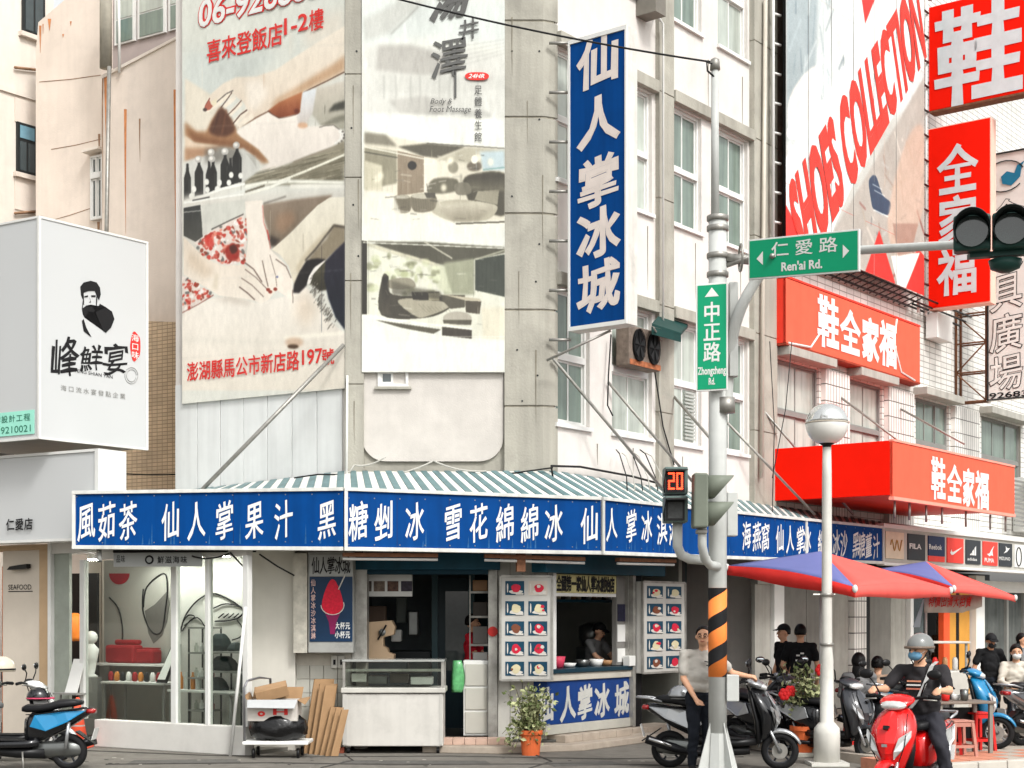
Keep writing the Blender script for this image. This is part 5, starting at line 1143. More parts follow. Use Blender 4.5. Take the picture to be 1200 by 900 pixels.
# room
MB().fb(FG,FG.u(60),FG.u(287),0,.05,-3.2,-.15).build('room_floor',M('room_floor_tile',(120,118,110),.5,var=.1),ss)
MB().fb(FG,FG.u(56),FG.u(292),2.73,2.8,-3.2,-.31).build('room_ceiling',wpc,ss)
MB().fb(FG,FG.u(20,-3.2),FG.u(262,-3.2),.0,2.73,-3.4,-3.2).build('back_wall',greyw,ss)
FW=Fr(FG.p(FG.u(202),0,-.4)[:2],(.8,.2))
BW=FG.sub(0,-2.0)
lampm=M('lit_lamp',(255,253,250),.5,emit=150)
for i,(px,d) in enumerate(((110,-.7),(150,-.8),(190,-.7),(230,-.6),(262,-.6),(170,-1.6))):
    q=FG.p(FG.u(px,d),2.66,d); t=T('ceiling_spot','lit round ceiling spot inside the glass shop, '+('farthest left','second from left','third from left, by the middle mullion','second from right','farthest right','set deeper in the room')[i],'lamp',q)
    MB().lathe([(.10,.07),(.11,.0),(.09,-.005)],q,14).build('housing',frame_w,t); MB().lathe([(.085,-.008),(.085,-.016)],q,14).build('lamp_disc',lampm,t)

MB().fb(BW,BW.u(122),BW.u(206),.05,2.7,-.06,0).build('feature_wall',greyw,ss)
MB().fb(FG,FG.u(205,-1),FG.u(296,-1),.05,2.7,-1.1,-1.0).build('side_wall',M('cream_feature_wall',(206,204,198),.7,var=.05),ss)
MB().fb(BW,BW.u(78),BW.u(122),.05,2.5,.1,.15).build('dark_partition',M('room_dark',(40,38,36),.6),ss)
def tl(fr,pts,r,mat,d,par=None,name='line_drawing'): 
    q=[fr.at(x,y,d) for x,y in pts]
    # smooth
    out=[]
    for i in range(len(q)-1):
        p0,p1,p2,p3=q[max(i-1,0)],q[i],q[i+1],q[min(i+2,len(q)-1)]
        for t in np.arange(0,1,.2): out.append(.5*((2*p1)+(p2-p0)*t+(2*p0-5*p1+4*p2-p3)*t*t+(3*p1-p0-3*p2+p3)*t**3))
    out.append(q[-1]); return tubeo(name,out,r,mat,par or ss,n=5)
tl(BW,[(128,700),(138,712),(143,732),(143,752),(138,768),(131,776)],.012,letter_b,.012)
tl(BW,[(168,712),(172,688),(192,672),(196,690),(194,712),(190,738),(182,743),(174,735),(168,718),(167,705),(168,690)],.012,letter_b,.012)
MB().prism([BW.at(x,y,.002) for x,y in ((170,716),(182,708),(196,693),(199,705),(196,728),(190,745),(180,754),(174,742))],BW.n*.006).build('grey_shape',M('slate_shape',(92,90,86),.7),ss,fix=True)
MB().prism([BW.at(140+12*math.cos(t),672+13*math.sin(t),.002) for t in np.linspace(0,3.14,12)],BW.n*.006).build('red_shape',M('crimson_shape',(140,22,34),.7),ss,fix=True)
FG1=FG.sub(0,-.99)
tl(FG1,[(211,742),(217,722),(230,705),(246,696),(262,699),(284,713),(282,722),(270,727),(252,728)],.012,letter_b,.012)
tl(FG1,[(248,714),(262,708),(276,709),(284,713)],.010,letter_b,.012); tl(FG1,[(213,740),(222,728),(232,724),(240,734)],.010,letter_b,.012)
for k in range(4): tl(FG1,[(256+k*6,724),(262+k*6,719)],.010,letter_b,.012)
tl(FG1,[(278,727),(284,736),(282,746),(272,750)],.010,letter_b,.012)
tl(FG1,[(215,728),(221,721),(228,723),(216,733)],.010,letter_b,.012)
# furniture inside
def table(fr,px0,px1,z,d0,d1,label,mat=white_p):
    u0,u1=fr.u(px0,d1),fr.u(px1,d1); t=T('shop_table',label,'table',fr.p((u0+u1)/2,.05,(d0+d1)/2))
    MB().fb(fr,u0,u1,z-.03,z,d0,d1).build('table_top',mat,t)
    for u in (u0+.02,u1-.05):
        for d in (d0+.02,d1-.05): MB().fb(fr,u,u+.03,.05,z-.03,d,d+.03).build('leg',grey_fr,t)
    MB().fb(fr,u0+.05,u1-.05,.2,.23,(d0+d1)/2,(d0+d1)/2+.03).build('stretcher',grey_fr,t)
table(FG,118,192,.86,-1.4,-.9,'white framed table behind the glass, nearest the orange cone')
table(FG,104,200,1.10,-1.95,-1.5,'taller white table behind the glass carrying red seats')
table(FG,196,270,.80,-.95,-.5,'white side table behind the right glass pane')
rdm=M('dark_red_upholstery',(140,24,30),.6,var=.15)
for i,(a,b,d) in enumerate(((128,162,-1.75),(160,184,-1.8))):
    u0,u1=FG.u(a,d),FG.u(b,d); t=T('red_seat',('wide dark red padded seat on the tall table behind the glass','smaller dark red padded seat right of the wide red one')[i],'seat',FG.p((u0+u1)/2,1.10,d))
    MB().fb(FG,u0,u1,1.10,1.38-.06*i,d-.12,d+.1).build('cushion',rdm,t,bevel=.04); MB().fb(FG,u0+.05,u1-.05,1.38-.06*i,1.46-.12*i,d-.14,d-.05).build('back_pad',rdm,t,bevel=.03)
def shelf(fr,px0,px1,zs,d0,d1,label,mat=grey_fr):
    u0,u1=fr.u(px0,d1),fr.u(px1,d1); t=T('shelf_rack',label,'shelf',fr.p((u0+u1)/2,.05,d0))
    for z in zs: MB().fb(fr,u0,u1,z,z+.025,d0,d1).build('shelf_board',mat,t)
    for u in (u0,u1-.02):
        for d in (d0+.002,d1-.022): MB().fb(fr,u+.001,u+.019,.05,max(zs)-.002,d,d+.02).build('post',dark_fr,t)
    return t,u0,u1
t,u0,u1=shelf(FG,220,243,(.5,.95,1.3,1.65),-.9,-.6,'narrow display rack with small jars behind the right glass')
for k in range(12): MB().lathe([(.02,0),(.03,.01),(.03,.08),(.015,.1),(.015,.13)],FG.p(u0+.05+(k%4)*.1,[.525,.975,1.325][k//4],-.72),8).build('jar',[glass,frame_w,letter_b,rdm][k%4],t)
t,u0,u1=shelf(FG,248,283,(.75,1.05,1.32),-.9,-.5,'wider display rack with dark bags near the white pillar')
dkb=M('dark_green_fabric',(24,40,40),.7,var=.2)
for i,(px,z,w_,h) in enumerate(((258,1.345,.28,.24),(276,1.345,.14,.12),(255,.775,.26,.2),(262,1.075,.4,.2))):
    u=FG.u(px,-.7); m=MB(); m.rings([[FG.p(u+sx*w_/2*k,z+zz,-.7+sy*.1*k) for sx,sy in ((-1,-1),(1,-1),(1,1),(-1,1))] for k,zz in ((1,0),(1.02,h*.3),(.8,h*.7),(.45,h))]); m.build('dark_bag',dkb,t,bevel=.02)
for k in range(9):
    px=130+k*7; q_=FG.p(FG.u(px,-1.1),.861,-1.1); MB().lathe([(.02,0),(.04,.01),(.045,.09),(.03,.12),(.02,.14)],q_,10).build('counter_bottle',[rdm,M('amber_jar',(190,120,50),.3),letter_b,frame_w][k%4],smooth=True,label='small %s jar on the near table behind the glass, %s'%(('red','amber','black','white')[k%4],('leftmost','second from left','third from left','fourth from left','middle one','fourth from right','third from right','second from right','rightmost')[k]),category='jar')
for k in range(5):
    px=205+k*7; q_=FG.p(FG.u(px,-.7),.801,-.7); MB().lathe([(.03,0),(.035,.01),(.035,.16),(.015,.2),(.015,.24)],q_,10).build('counter_bottle',[M('clear_jar',(196,200,196),.1),M('amber_jar',(190,120,50),.3)][k%2],smooth=True,label='tall %s bottle on the side table behind the right pane, %s'%(('pale','amber')[k%2],('leftmost','second from left','middle one','second from right','rightmost')[k]),category='bottle')
# figurine stand and signs near left of the glass room
fg=T('white_figurine','white sculpted figurine on a pedestal behind the left glass','figurine',FG.p(FG.u(107),.9,-1.2)); q=FG.p(FG.u(107,-1.2),.9,-1.2)
MB().lathe([(.10,0),(.10,.02),(.05,.05),(.09,.25),(.12,.42),(.05,.5),(.0,.52)],q,12).build('body',frame_w,fg,smooth=True); MB().ell(q+Vector((0,0,.6)),(.1,.09,.1),12,8).build('head',frame_w,fg,smooth=True)
MB().box(q+Vector((0,0,-.43)),(.25,.25,.86)).build('pedestal',grey_fr,fg)
ol=T('orange_lampshade','orange hanging lampshade behind the left glass','lamp',FG.p(FG.u(82,-1),1.45,-1)); MB().lathe([(.2,0),(.22,.05),(.2,.35),(.12,.42)],FG.p(FG.u(82,-1),1.45,-1),14).build('shade',M('orange_shade',(206,116,40),.6),ol,smooth=True); tubeo('cord',[FG.p(FG.u(82,-1),1.85,-1),FG.p(FG.u(82,-1),2.7,-1)],.01,black_m,ol)
sg=T('menu_stand','slim menu stand leaning behind the glass beside the mullion','stand',FG.p(FG.u(192,-.8),.86,-.8)); m=MB(); m.prism([FG.p(FG.u(184,-.8),.87,-.8),FG.p(FG.u(196,-.8),.87,-.8),FG.p(FG.u(201,-.8),1.42,-1.0),FG.p(FG.u(191,-.8),1.42,-1.0)],FG.n*.02); m.build('frame',black_m,sg,fix=True)
MB().prism([FG.p(FG.u(186,-.8),.92,-.775),FG.p(FG.u(195,-.8),.92,-.775),FG.p(FG.u(199,-.8),1.36,-.95),FG.p(FG.u(192,-.8),1.36,-.95)],FG.n*.004).build('sheet',frame_w,sg,fix=True)
cone=T('traffic_cone','orange traffic cone standing outside the glass behind the dark scooter seat','cone',FG.p(FG.u(91,.3),0,.3)); q=FG.p(FG.u(91,.3),0,.3)
oc=M('orange_plastic',(226,88,60),.5,var=.1)
MB().box(q+Vector((0,0,.02)),(.36,.36,.04)).build('base',oc,cone,bevel=.01); MB().lathe([(.15,.04),(.03,.68),(.02,.7)],q,16).build('cone_body',oc,cone,smooth=True); MB().lathe([(.102,.30),(.075,.42)],q+Vector((0,0,.0)),16).build('band',white_p,cone,smooth=True)
sn=T('standing_notice','white standing notice on thin legs in front of the greenish side panel','notice board',FG.p(FG.u(82,.1),0,.1))
MB().prism([FG.p(FG.u(78,.1),.75,.12),FG.p(FG.u(92,.1),.75,.12),FG.p(FG.u(94,.1),1.22,.0),FG.p(FG.u(81,.1),1.22,.0)],FG.n*.015).build('board',frame_w,sn,fix=True)
for px in (70,92): MB().fb(FG,FG.u(px,.1),FG.u(px,.1)+.02,0,.72,.08,.1).build('leg',grey_fr,sn)
MB().fb(FG,FG.u(68,.1),FG.u(96,.1),.72,.745,.02,.2).build('ledge',grey_fr,sn)
hs_=T('hanging_strip_sign','grey strip sign with round mark hanging under the awning left end','sign',AL.p(AL.u(180),2.5,-.3))
D2=-.25; MB().fb(AL,AL.u(133,D2),AL.u(236,D2),AL.z(180,664,D2),AL.z(180,648,D2),D2-.03,D2).build('board',M('strip_grey',(150,152,150),.6,var=.05),hs_)
m=MB(); text(m,AL,'鮮滋海味',AL.u(184,D2),AL.u(220,D2),AL.z(200,661,D2),AL.z(200,651,D2),D2+.004,w=.02,fill=.9); 
for px in (175,): m.tube([AL.p(AL.u(px,D2)+.05*math.cos(t),AL.z(px,656,D2)+.05*math.sin(t),D2+.004) for t in np.linspace(0,6.28,14)],.012,4)
text(m,AL,'品味',AL.u(136,D2),AL.u(147,D2),AL.z(141,660,D2),AL.z(141,650,D2),D2+.004,w=.01); m.build('lettering',letter_b,hs_)
tubeo('hanger',[AL.p(AL.u(133,D2),AL.z(180,646,D2),D2),AL.p(AL.u(300,D2),AL.z(180,646,D2),D2)],.02,black_m,hs_)
sc=T('security_camera','small spotlight camera under the left end of the awning','camera',AL.p(AL.u(115),2.6,-.1)); MB().tube([AL.p(AL.u(113),2.7,-.1),AL.p(AL.u(117),2.55,.0)],.03,10).build('body',grey_fr,sc,smooth=True)
cbl(sag(AL.p(AL.u(225,-.2),2.62,-.2),AL.p(AL.u(270,-.2),2.66,-.2),.05)+[AL.p(AL.u(290,-.2),2.42,-.2)],cable_b,'black cable drooping below the left part of the awning')
cbl([AL.p(AL.u(304,-.2),2.64,-.2),AL.p(AL.u(325,-.2),2.48,-.2),AL.p(AL.u(345,-.3),2.36,-.3)],cable_b,'black cable slanting down over the white pillar')
lean=T('leaning_pole','white pole leaning on the glass front beside the hand trolley','pole',G(272,20.0)); MB().tube([G(270,20.05),FG.p(FG.u(288,.05),1.95,.05)],.022,8).build('pole',white_p,lean,smooth=True)
# ======================= ICE SHOP GROUND FLOOR
ic=T('ice_shop_front','open ice shop front with teal fascia, menu boards and a blue counter','shop front',(-.5,21.2,0))
wpl=M('white_boarding',(206,204,196),.6,var=.08,streak=.12,grime=.15); sil=M('worn_silver_post',(158,156,150),.4,.4,var=.35,scale=5,grime=.3)
ivw=M('ivory_wall',(196,190,178),.7,var=.08,grime=.15)
def ix(a,b,z0,z1,mat,name,d0=-.1,d1=0.,par=None,fr=FC,**k): return MB().fb(fr,fr.u(a,d1),fr.u(b,d1),z0,z1,d0,d1).build(name,mat,par or ic,**k)
# white pillar region between the two shops
ix(286,346,0,2.95,M('plain_white_wall',(206,202,192),.7,var=.05,streak=.05),'pillar',-.3,.35,bevel=.01)
ix(346.5,412,1.15,2.95,ivw,'pillar',-.3,.20)
wt=M('glazed_wall_tile',(190,188,178),.3,var=.12,scale=2,grime=.15)
for i in range(4):
    for j in range(6): ix(347+i*16.3,347+i*16.3+15.6,.02+j*.19,.02+j*.19+.183,wt,'wall_tile',.19,.21,bevel=.003)
ix(347,412,0,1.15,concrete_d,'tile_backing',-.3,.187)
for px in (388,396): ix(px,px+7.5,FC.z(392,783,.25),FC.z(392,768,.25),wpl,'switch_box',.21,.26,bevel=.008); ix(px+2.5,px+5.2,FC.z(392,779,.25),FC.z(392,773,.25),black_pl,'switch',.26,.268)
ix(412,430,1.2,2.68,sil,'door_post',-.1,.22,bevel=.006); ix(572,583,.12,2.75,sil,'door_post',-.1,.12,bevel=.006)
ix(414,586,2.46,2.69,teal,'fascia',-.05,.26,bevel=.01); ix(430,572,2.40,2.455,M('teal_shade_strip',(8,48,62),.6),'fascia_strip',-.05,.2)
ix(405,430,.0,1.2,ivw,'low_wall',-.15,.05)
for i in range(4): ix(583.5+i*14.5,583.5+i*14.5+14,.12,2.95,wpl,'board',-.1,.02,bevel=.004)
ix(583,641,.12,2.95,concrete_d,'board_backing',-.12,-.102)
# room
MB().prism([Vector((-2.15,21.15,.10)),Vector((XB-.0,21.1,.10)),FR.p(3.4,.10,-.02),FR.p(3.4,.10,-4.2),Vector((-2.15,25.6,.10))],(0,0,.03)).build('room_floor',M('room_floor',(84,84,80),.5,var=.15),ic,fix=True)
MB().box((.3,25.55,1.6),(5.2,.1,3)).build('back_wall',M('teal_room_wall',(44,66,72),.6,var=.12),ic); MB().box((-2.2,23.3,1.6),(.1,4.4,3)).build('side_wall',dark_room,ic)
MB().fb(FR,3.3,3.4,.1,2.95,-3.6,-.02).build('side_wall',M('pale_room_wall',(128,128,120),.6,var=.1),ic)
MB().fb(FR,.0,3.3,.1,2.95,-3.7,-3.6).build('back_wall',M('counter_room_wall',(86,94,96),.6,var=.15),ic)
# counter on the right facade
def rx(a,b,z0,z1,mat,name,d0=-.1,d1=0.,par=None,**k): return MB().fb(FR,FR.u(a,d1),FR.u(b,d1),z0,z1,d0,d1).build(name,mat,par or ic,**k)
cz=FR.z(690,784.5); navy=M('navy_counter_panel',(22,58,120),.45,var=.12,streak=.15)
rx(640,746,.20,.33,M('pale_base',(186,184,174),.6,var=.1,grime=.2),'counter_base',-.3,.05,bevel=.006)
rx(641,743,.335,cz-.14,navy,'counter_panel',-.2,.03); rx(641,746,cz-.135,cz-.035,ivw,'counter_band',-.25,.06,bevel=.006); rx(641,746,cz-.03,cz+.03,M('dark_teal_top',(24,50,62),.35),'counter_top',-.5,.09,bevel=.008)
m=MB()
for ch,px in zip('仙人掌冰城',(640,666,686,706,729)):
    u=FR.u(px,.04); h=(cz-.14-.335)*.82; text(m,FR,ch,u-.19,u+.19,.37,.37+h,.036,w=.035,shear=.1,fill=1.0,brush=.03)
m.build('lettering',M('grey_white_lettering',(196,196,190),.6),ic)
rx(745.5,752,.12,2.75,black_m,'post',-.12,.08); rx(742,745,.2,2.7,sil,'post',-.12,.1); rx(736,739.5,.2,2.45,sil,'post',-.12,.02)
rx(648.5,652,cz,2.5,frame_w,'post',-.08,.02)
rx(640,780,2.42,2.72,teal,'fascia',-.05,.2,bevel=.01)
ys=M('yellow_notice',(206,196,140),.6,var=.15); z0,z1=FR.z(690,695),FR.z(690,674)
rx(651,722,z0,z1,ys,'notice_strip',-.06,-.02); m=MB(); text(m,FR,'全國第一家仙人掌冰創始店',FR.u(653),FR.u(721),z0+.02,z1-.02,-.012,w=.05,fill=1.05); m.build('lettering',letter_b,ic)
rx(651,722,z0-.05,z0-.005,frame_w,'notice_frame',-.08,.0)
rx(722.5,735.5,cz+.04,2.42,M('grey_inner_panel',(122,120,116),.6,var=.1),'inner_panel',-.12,-.04)
for za,zb,mt in ((1.75,2.0,M('dark_notice',(40,40,60),.6,var=.4,scale=20)),(1.45,1.7,frame_w),(1.15,1.35,frame_w)): rx(724,734.5,za,zb,mt,'notice',-.039,-.03)
rx(738,745,FR.z(741,780),FR.z(741,768),frame_w,'dispenser',.0,.12,bevel=.01)
# shelf and goods within the counter
for z in (2.03,): rx(652,722,z,z+.04,teal,'inner_shelf',-.9,-.6)
jm=[M('jar_cream',(196,180,150),.4),M('jar_dark',(60,52,46),.4),M('jar_white',(206,204,198),.4),M('jar_tan',(160,120,84),.4)]
for k in range(11):
    u=FR.u(655+k*6,-.7); MB().lathe([(.035,0),(.045,.02),(.045,.12),(.025,.15),(.025,.17)],FR.p(u,2.07,-.72),8).build('jar',jm[k%4],ic,smooth=True)
steel=M('dull_steel',(110,112,110),.3,.8,var=.2)
eq=T('steel_machine','dull steel shaved ice machine behind the server at the counter window','machine',FR.p(FR.u(705,-1),.13,-1)); MB().fb(FR,FR.u(693,-1),FR.u(720,-1),.13,1.35,-1.3,-.9).build('body',steel,eq,bevel=.02); MB().lathe([(.16,0),(.2,.12),(.2,.3),(.1,.36)],FR.p(FR.u(700,-1),1.36,-1.1),14).build('drum',steel,eq,smooth=True)
for i,(px,mt,h,lab) in enumerate(((655,M('pink_cups',(190,60,84),.5),.16,'pink cup stack at the left end of the counter'),(668,frame_w,.06,'white tray beside the pink cups'),(684,steel,.10,'steel tub in front of the server'),(700,frame_w,.10,'white bowl right of the steel tub'),(712,jm[3],.08,'tan bowl at the right end of the counter'))):
    u=FR.u(px,-.2); MB().lathe([(.05,0),(.08,.01),(.11,h),(.10,h),(.07,.02)],FR.p(u,cz+.031,-.22),14).build('counter_bowl',mt,smooth=True,label=lab,category='bowl')
# ---- menu boards
dishr=M('menu_red',(198,34,60),.5,var=.15,scale=30); dishw=M('menu_dish_white',(216,212,204),.5,var=.1,scale=30); dishb=M('menu_brown',(120,70,50),.6); mbg=M('menu_teal_bg',(18,62,84),.5,var=.1); mbg2=M('menu_cream_bg',(206,196,184),.5); dishy=M('menu_cream_ice',(206,196,160),.5,var=.1)
def menu(fr,a,b,z0,z1,d,label,cold):
    t=T('menu_board',label,'menu board',fr.p((fr.u(a,d)+fr.u(b,d))/2,z0,d)); u0,u1=fr.u(a,d),fr.u(b,d)
    MB().fb(fr,u0,u1,z0,z1,d-.12,d).build('board',M('board_white',(196,194,188),.5,var=.06,grime=.15),t,bevel=.01)
    m=MB(); 
    for q in ((u0-.01,u0+.02,z0,z1),(u1-.02,u1+.01,z0,z1),(u0+.02,u1-.02,z1-.02,z1+.01),(u0+.02,u1-.02,z0-.01,z0+.02)): m.fb(fr,*q,d-.02,d+.015)
    m.build('board_frame',sil,t)
    W=u1-u0; H=z1-z0; cw=W*.36; ch=H*.135
    for j in range(5):
        for i in range(2):
            cu=u0+W*(.28+.44*i); czz=z1-H*(.115+.193*j); bgm=mbg2 if (i,j)==(1,0) and cold==0 else mbg
            pn=MB().fb(fr,cu-cw/2,cu+cw/2,czz-ch/2,czz+ch/2,d,d+.006).build('menu_photo',bgm,t)
            r_=random.Random(i*7+j+cold*31); k=(i+j*2+cold)%4
            dome=[dishr,dishr,dishy,dishr,dishb,dishy][(i*3+j*2+cold*2)%6]
            def el(cx,cy,rx_,ry_,mt,dd,nm): MB().prism([fr.p(cu+cw*(cx+rx_*math.cos(q)*(1+.12*math.sin(3*q+k))),czz+ch*(cy+ry_*math.sin(q)*(1+.1*math.cos(2*q+j))),d+dd) for q in np.linspace(0,2*math.pi,15)[:-1]],fr.n*.002).build(nm,mt,pn,fix=True)
            el(.06,-.28,.36,.15,dishw,.007,'dish'); el(.06,-.02,.24,.32,dome,.010,'scoop')
            if k%2: el(-.06+.1*k,.12,.10,.12,dishw if dome is not dishy else dishr,.013,'topping')
            el(-.38,0,.035,.36,dishw,.008,'caption_strip'); MB().fb(fr,cu+cw*.05,cu+cw*.46,czz-ch*.47,czz-ch*.36,d+.0145,d+.016).build('price_strip',dishw,pn)
            if r_.random()<.6: el(r_.uniform(-.2,.3),r_.uniform(-.2,.2),.07,.08,[dishr,dishb,dishy,dishw][r_.randrange(4)],.016,'fruit')
    return t
menu(FC,586,647.5,FC.z(617,797.5,.3),FC.z(617,675,.3),.30,'white menu board with ten dessert photos left of the counter window',0)
menu(FR,753,803,FR.z(778,788,.2),FR.z(778,682,.2),.20,'menu board with ten dessert photos right of the counter window by the striped pole',1)
rb=T('round_button','small red round plaque on the silver post left of the menu board','plaque',FC.p(FC.u(577.5,.13),FC.z(577,747,.13),.13)); MB().prism([FC.p(FC.u(577.5,.13)+.07*math.cos(q),FC.z(577,740,.13)+.07*math.sin(q),.125) for q in np.linspace(0,6.283,17)[:-1]],FC.n*.02).build('disc',M('plaque_red',(160,34,30),.5),rb,fix=True)
# poster lightbox 360-415
bx=T('dessert_lightbox','dark navy sign with a red dessert cone picture and a grey weathered side','sign',FC.p(FC.u(388,.5),1.3,.5))
BXF=Fr(FC.p(FC.u(361,.55),0,.55)[:2],(1,.0)); bw_=FC.u(414,.55)-FC.u(361,.55); zt,zm_,zb_=FC.z(388,650,.55),FC.z(388,675,.55),FC.z(388,752,.55)
MB().fb(BXF,0,bw_,FC.z(388,765,.55),zt+.04,-.30,-.01).build('casing',M('weathered_grey_box',(150,150,146),.6,var=.15,grime=.3),bx,bevel=.008)
MB().fb(BXF,.02,bw_-.01,zb_,zm_-.01,-.009,.0).build('picture_panel',M('deep_navy',(16,44,72),.4,var=.1),bx)
MB().fb(BXF,.02,bw_-.01,zm_,zt,-.009,.004).build('header_panel',M('header_grey',(160,162,160),.5,var=.06),bx)
MB().fb(BXF,-.20,-.015,FC.z(350,765,.5),zt+.02,-.25,-.02).build('side_board',M('peeling_side_board',(188,184,172),.8,var=.25,scale=7,grime=.5),bx)
m=MB(); text(m,BXF,'仙人掌冰城',.05,bw_-.04,zm_+.03,zt-.03,.008,w=.02,fill=1.05,shear=.08); m.build('lettering',letter_b,bx)
m=MB(); text(m,BXF,'仙人掌冰沙冰淇淋',.035,.105,zb_+.03,zm_-.04,.004,mode='v',w=.01,fill=.95,shear=.05); m.build('lettering',M('pink_white_lettering',(226,190,180),.5),bx)
m=MB(); text(m,BXF,'大杯元',bw_-.25,bw_-.04,zb_+.16,zb_+.27,.004,w=.02); text(m,BXF,'小杯元',bw_-.25,bw_-.04,zb_+.04,zb_+.15,.004,w=.02); m.build('lettering',letter_w,bx)
def flat(fr,pts,d,th,mat,name,par): return MB().prism([fr.p(u,z,d) for u,z in pts],fr.n*th).build(name,mat,par,fix=True)
ccx,ccz=.33,(zb_+zm_)/2+.10
flat(BXF,[(ccx+.15*math.cos(q),ccz-.04+.14*math.sin(q)) for q in np.linspace(math.pi,2*math.pi,12)]+[(ccx+.05,ccz-.28),(ccx+.03,ccz-.44),(ccx-.03,ccz-.44),(ccx-.05,ccz-.28)],.002,.002,M('violet_cone',(120,24,74),.4),'cone_cup',bx)
flat(BXF,[(ccx+.145*math.cos(q)*(1-.35*max(0,math.sin(q))),ccz-.03+(.15 if math.sin(q)<0 else .33)*math.sin(q)) for q in np.linspace(0,2*math.pi,24)[:-1]],.005,.003,M('cone_red',(196,20,48),.4,var=.25,scale=30),'red_ice',bx)
tubeo('bowl_rim',[BXF.p(ccx+.155*math.cos(q),ccz-.05+.13*math.sin(q),.009) for q in np.linspace(math.pi*1.0,math.pi*2.1,12)],.006,dishw,bx,n=5); tubeo('straw',[BXF.p(ccx+.08,ccz+.16,.012),BXF.p(ccx+.17,ccz+.36,.012)],.009,dishw,bx,n=5)
# hanging photo lightbox inside the doorway
hl=T('photo_lightbox','white hanging lightbox with a row of food photos inside the doorway','sign',FC.p(FC.u(456,-.3),2.0,-.3))
MB().fb(FC,FC.u(428.5,-.3),FC.u(483,-.3),FC.z(456,699,-.3),FC.z(456,670,-.3),-.42,-.3).build('casing',frame_w,hl,bevel=.006)
for i,px in enumerate((429.5,438,454,470)):
    w_=6 if i==0 else 13
    for za,zb in ((681,693),(671,673)): MB().fb(FC,FC.u(px,-.3),FC.u(px+w_,-.3),FC.z(456,zb,-.3),FC.z(456,za,-.3),-.298,-.292).build('photo',M('dim_photo_%d'%i,[(90,80,74),(120,104,92),(96,70,60),(60,54,66)][i],.5,var=.6,scale=18),hl)
# room contents
bmk=M('tan_machine',(206,178,146),.6,var=.08); im=T('tan_ice_machine','tan ice shaving machine with a dark handwheel inside the doorway','machine',FC.p(FC.u(445,-.5),1.2,-.5))
pts=[(430,729),(459,727),(463,735),(461,744),(449,747),(449,757),(454,760),(455,765),(462,767),(461,776),(430,776)]
MB().prism([FC.at(x,y,-.35) for x,y in pts],FC.n*-.3).build('body',bmk,im,fix=True,bevel=.01)
ww=FC.at(448,741,-.32); MB().lathe([(.05,0),(.05,-.03),(.02,-.04)],ww,12,'y').build('hub',steel,im)
for a in (60,240): MB().tube([ww+Vector((0,-.03,0)),ww+Vector((.12*math.cos(R(a)),-.04,.12*math.sin(R(a))))],.014,6).build('handle',black_pl,im)
MB().box(FC.p(FC.u(452,-.5),.63,-.55),(.62,.5,1.1)).build('cabinet',dark_room,im)
for i,(a,b,y0,y1,d,mt,lab) in enumerate(((464,476,700,730,-1.8,M('grey_green_crate',(90,96,92),.6),'grey crate on the back shelf inside the doorway'),(432,452,710,729,-1.4,M('brown_crate',(110,92,80),.7),'brown box on the back shelf behind the tan machine'),(478,490,716,745,-1.6,steel,'steel canister on the dark cabinet inside the doorway'),(458,470,738,752,-.9,M('bottle_white',(190,190,186),.4),'white cup pair beside the tan machine'))):
    u0,u1=FC.u(a,d),FC.u(b,d); z0=FC.z(a,y1,d); t=MB().fb(FC,u0,u1,z0,FC.z(a,y0,d),d-.25,d).build('storage_item',mt,bevel=.02,label=lab,category='box')
dc=T('dark_cabinet','dark storage cabinet deep inside the doorway','cabinet',FC.p(FC.u(485,-1.6),.13,-1.6)); MB().fb(FC,FC.u(430,-1.7),FC.u(504,-1.7),.13,1.30,-2.4,-1.75).build('carcass',M('near_black_cabinet',(30,36,38),.4,var=.2),dc,bevel=.01)
for i in range(3): MB().fb(FC,FC.u(432+i*24,-1.7),FC.u(454+i*24,-1.7),.2,1.2,-1.749,-1.73).build('door',M('cabinet_door',(44,50,54),.35,var=.2),dc,bevel=.006)
idr=T('inner_door','dark teal inner door with a lighter frame behind the seller','door',FC.p(FC.u(528,-2),.13,-2)); MB().fb(FC,FC.u(513,-2),FC.u(548,-2),.13,2.4,-2.1,-2.05).build('leaf',M('door_teal',(22,44,52),.4,var=.1),idr); 
for px in (506,549): MB().fb(FC,FC.u(px,-2),FC.u(px,-2)+.09,.13,2.45,-2.12,-1.98).build('frame',M('door_frame_teal',(58,86,92),.4),idr)
MB().fb(FC,FC.u(514,-2)+.1,FC.u(514,-2)+.5,1.0,2.2,-2.049,-2.04).build('pane',win_d,idr)
# side shelving right of doorway inside
rk=T('inner_rack','metal rack with boxes inside the doorway beside the right post','rack',FC.p(FC.u(562,-.6),.13,-.6))
for z in (.6,1.0,1.4,1.8,2.15): MB().fb(FC,FC.u(551,-.6),FC.u(573,-.6),z,z+.03,-.9,-.6).build('rack_shelf',sil,rk)
for k,(z,h,mt) in enumerate(((1.03,.28,jm[2]),(1.43,.25,M('rack_grey_box',(120,116,112),.6)),(1.83,.2,jm[1]),(2.18,.16,jm[3]),(.63,.3,jm[1]))): MB().fb(FC,FC.u(554,-.6),FC.u(571,-.6),z,z+h,-.85,-.62).build('rack_box',mt,rk,bevel=.01)
MB().fb(FC,FC.u(550,-.6),FC.u(551.5,-.6),.13,2.4,-.62,-.59).build('upright',sil,rk)
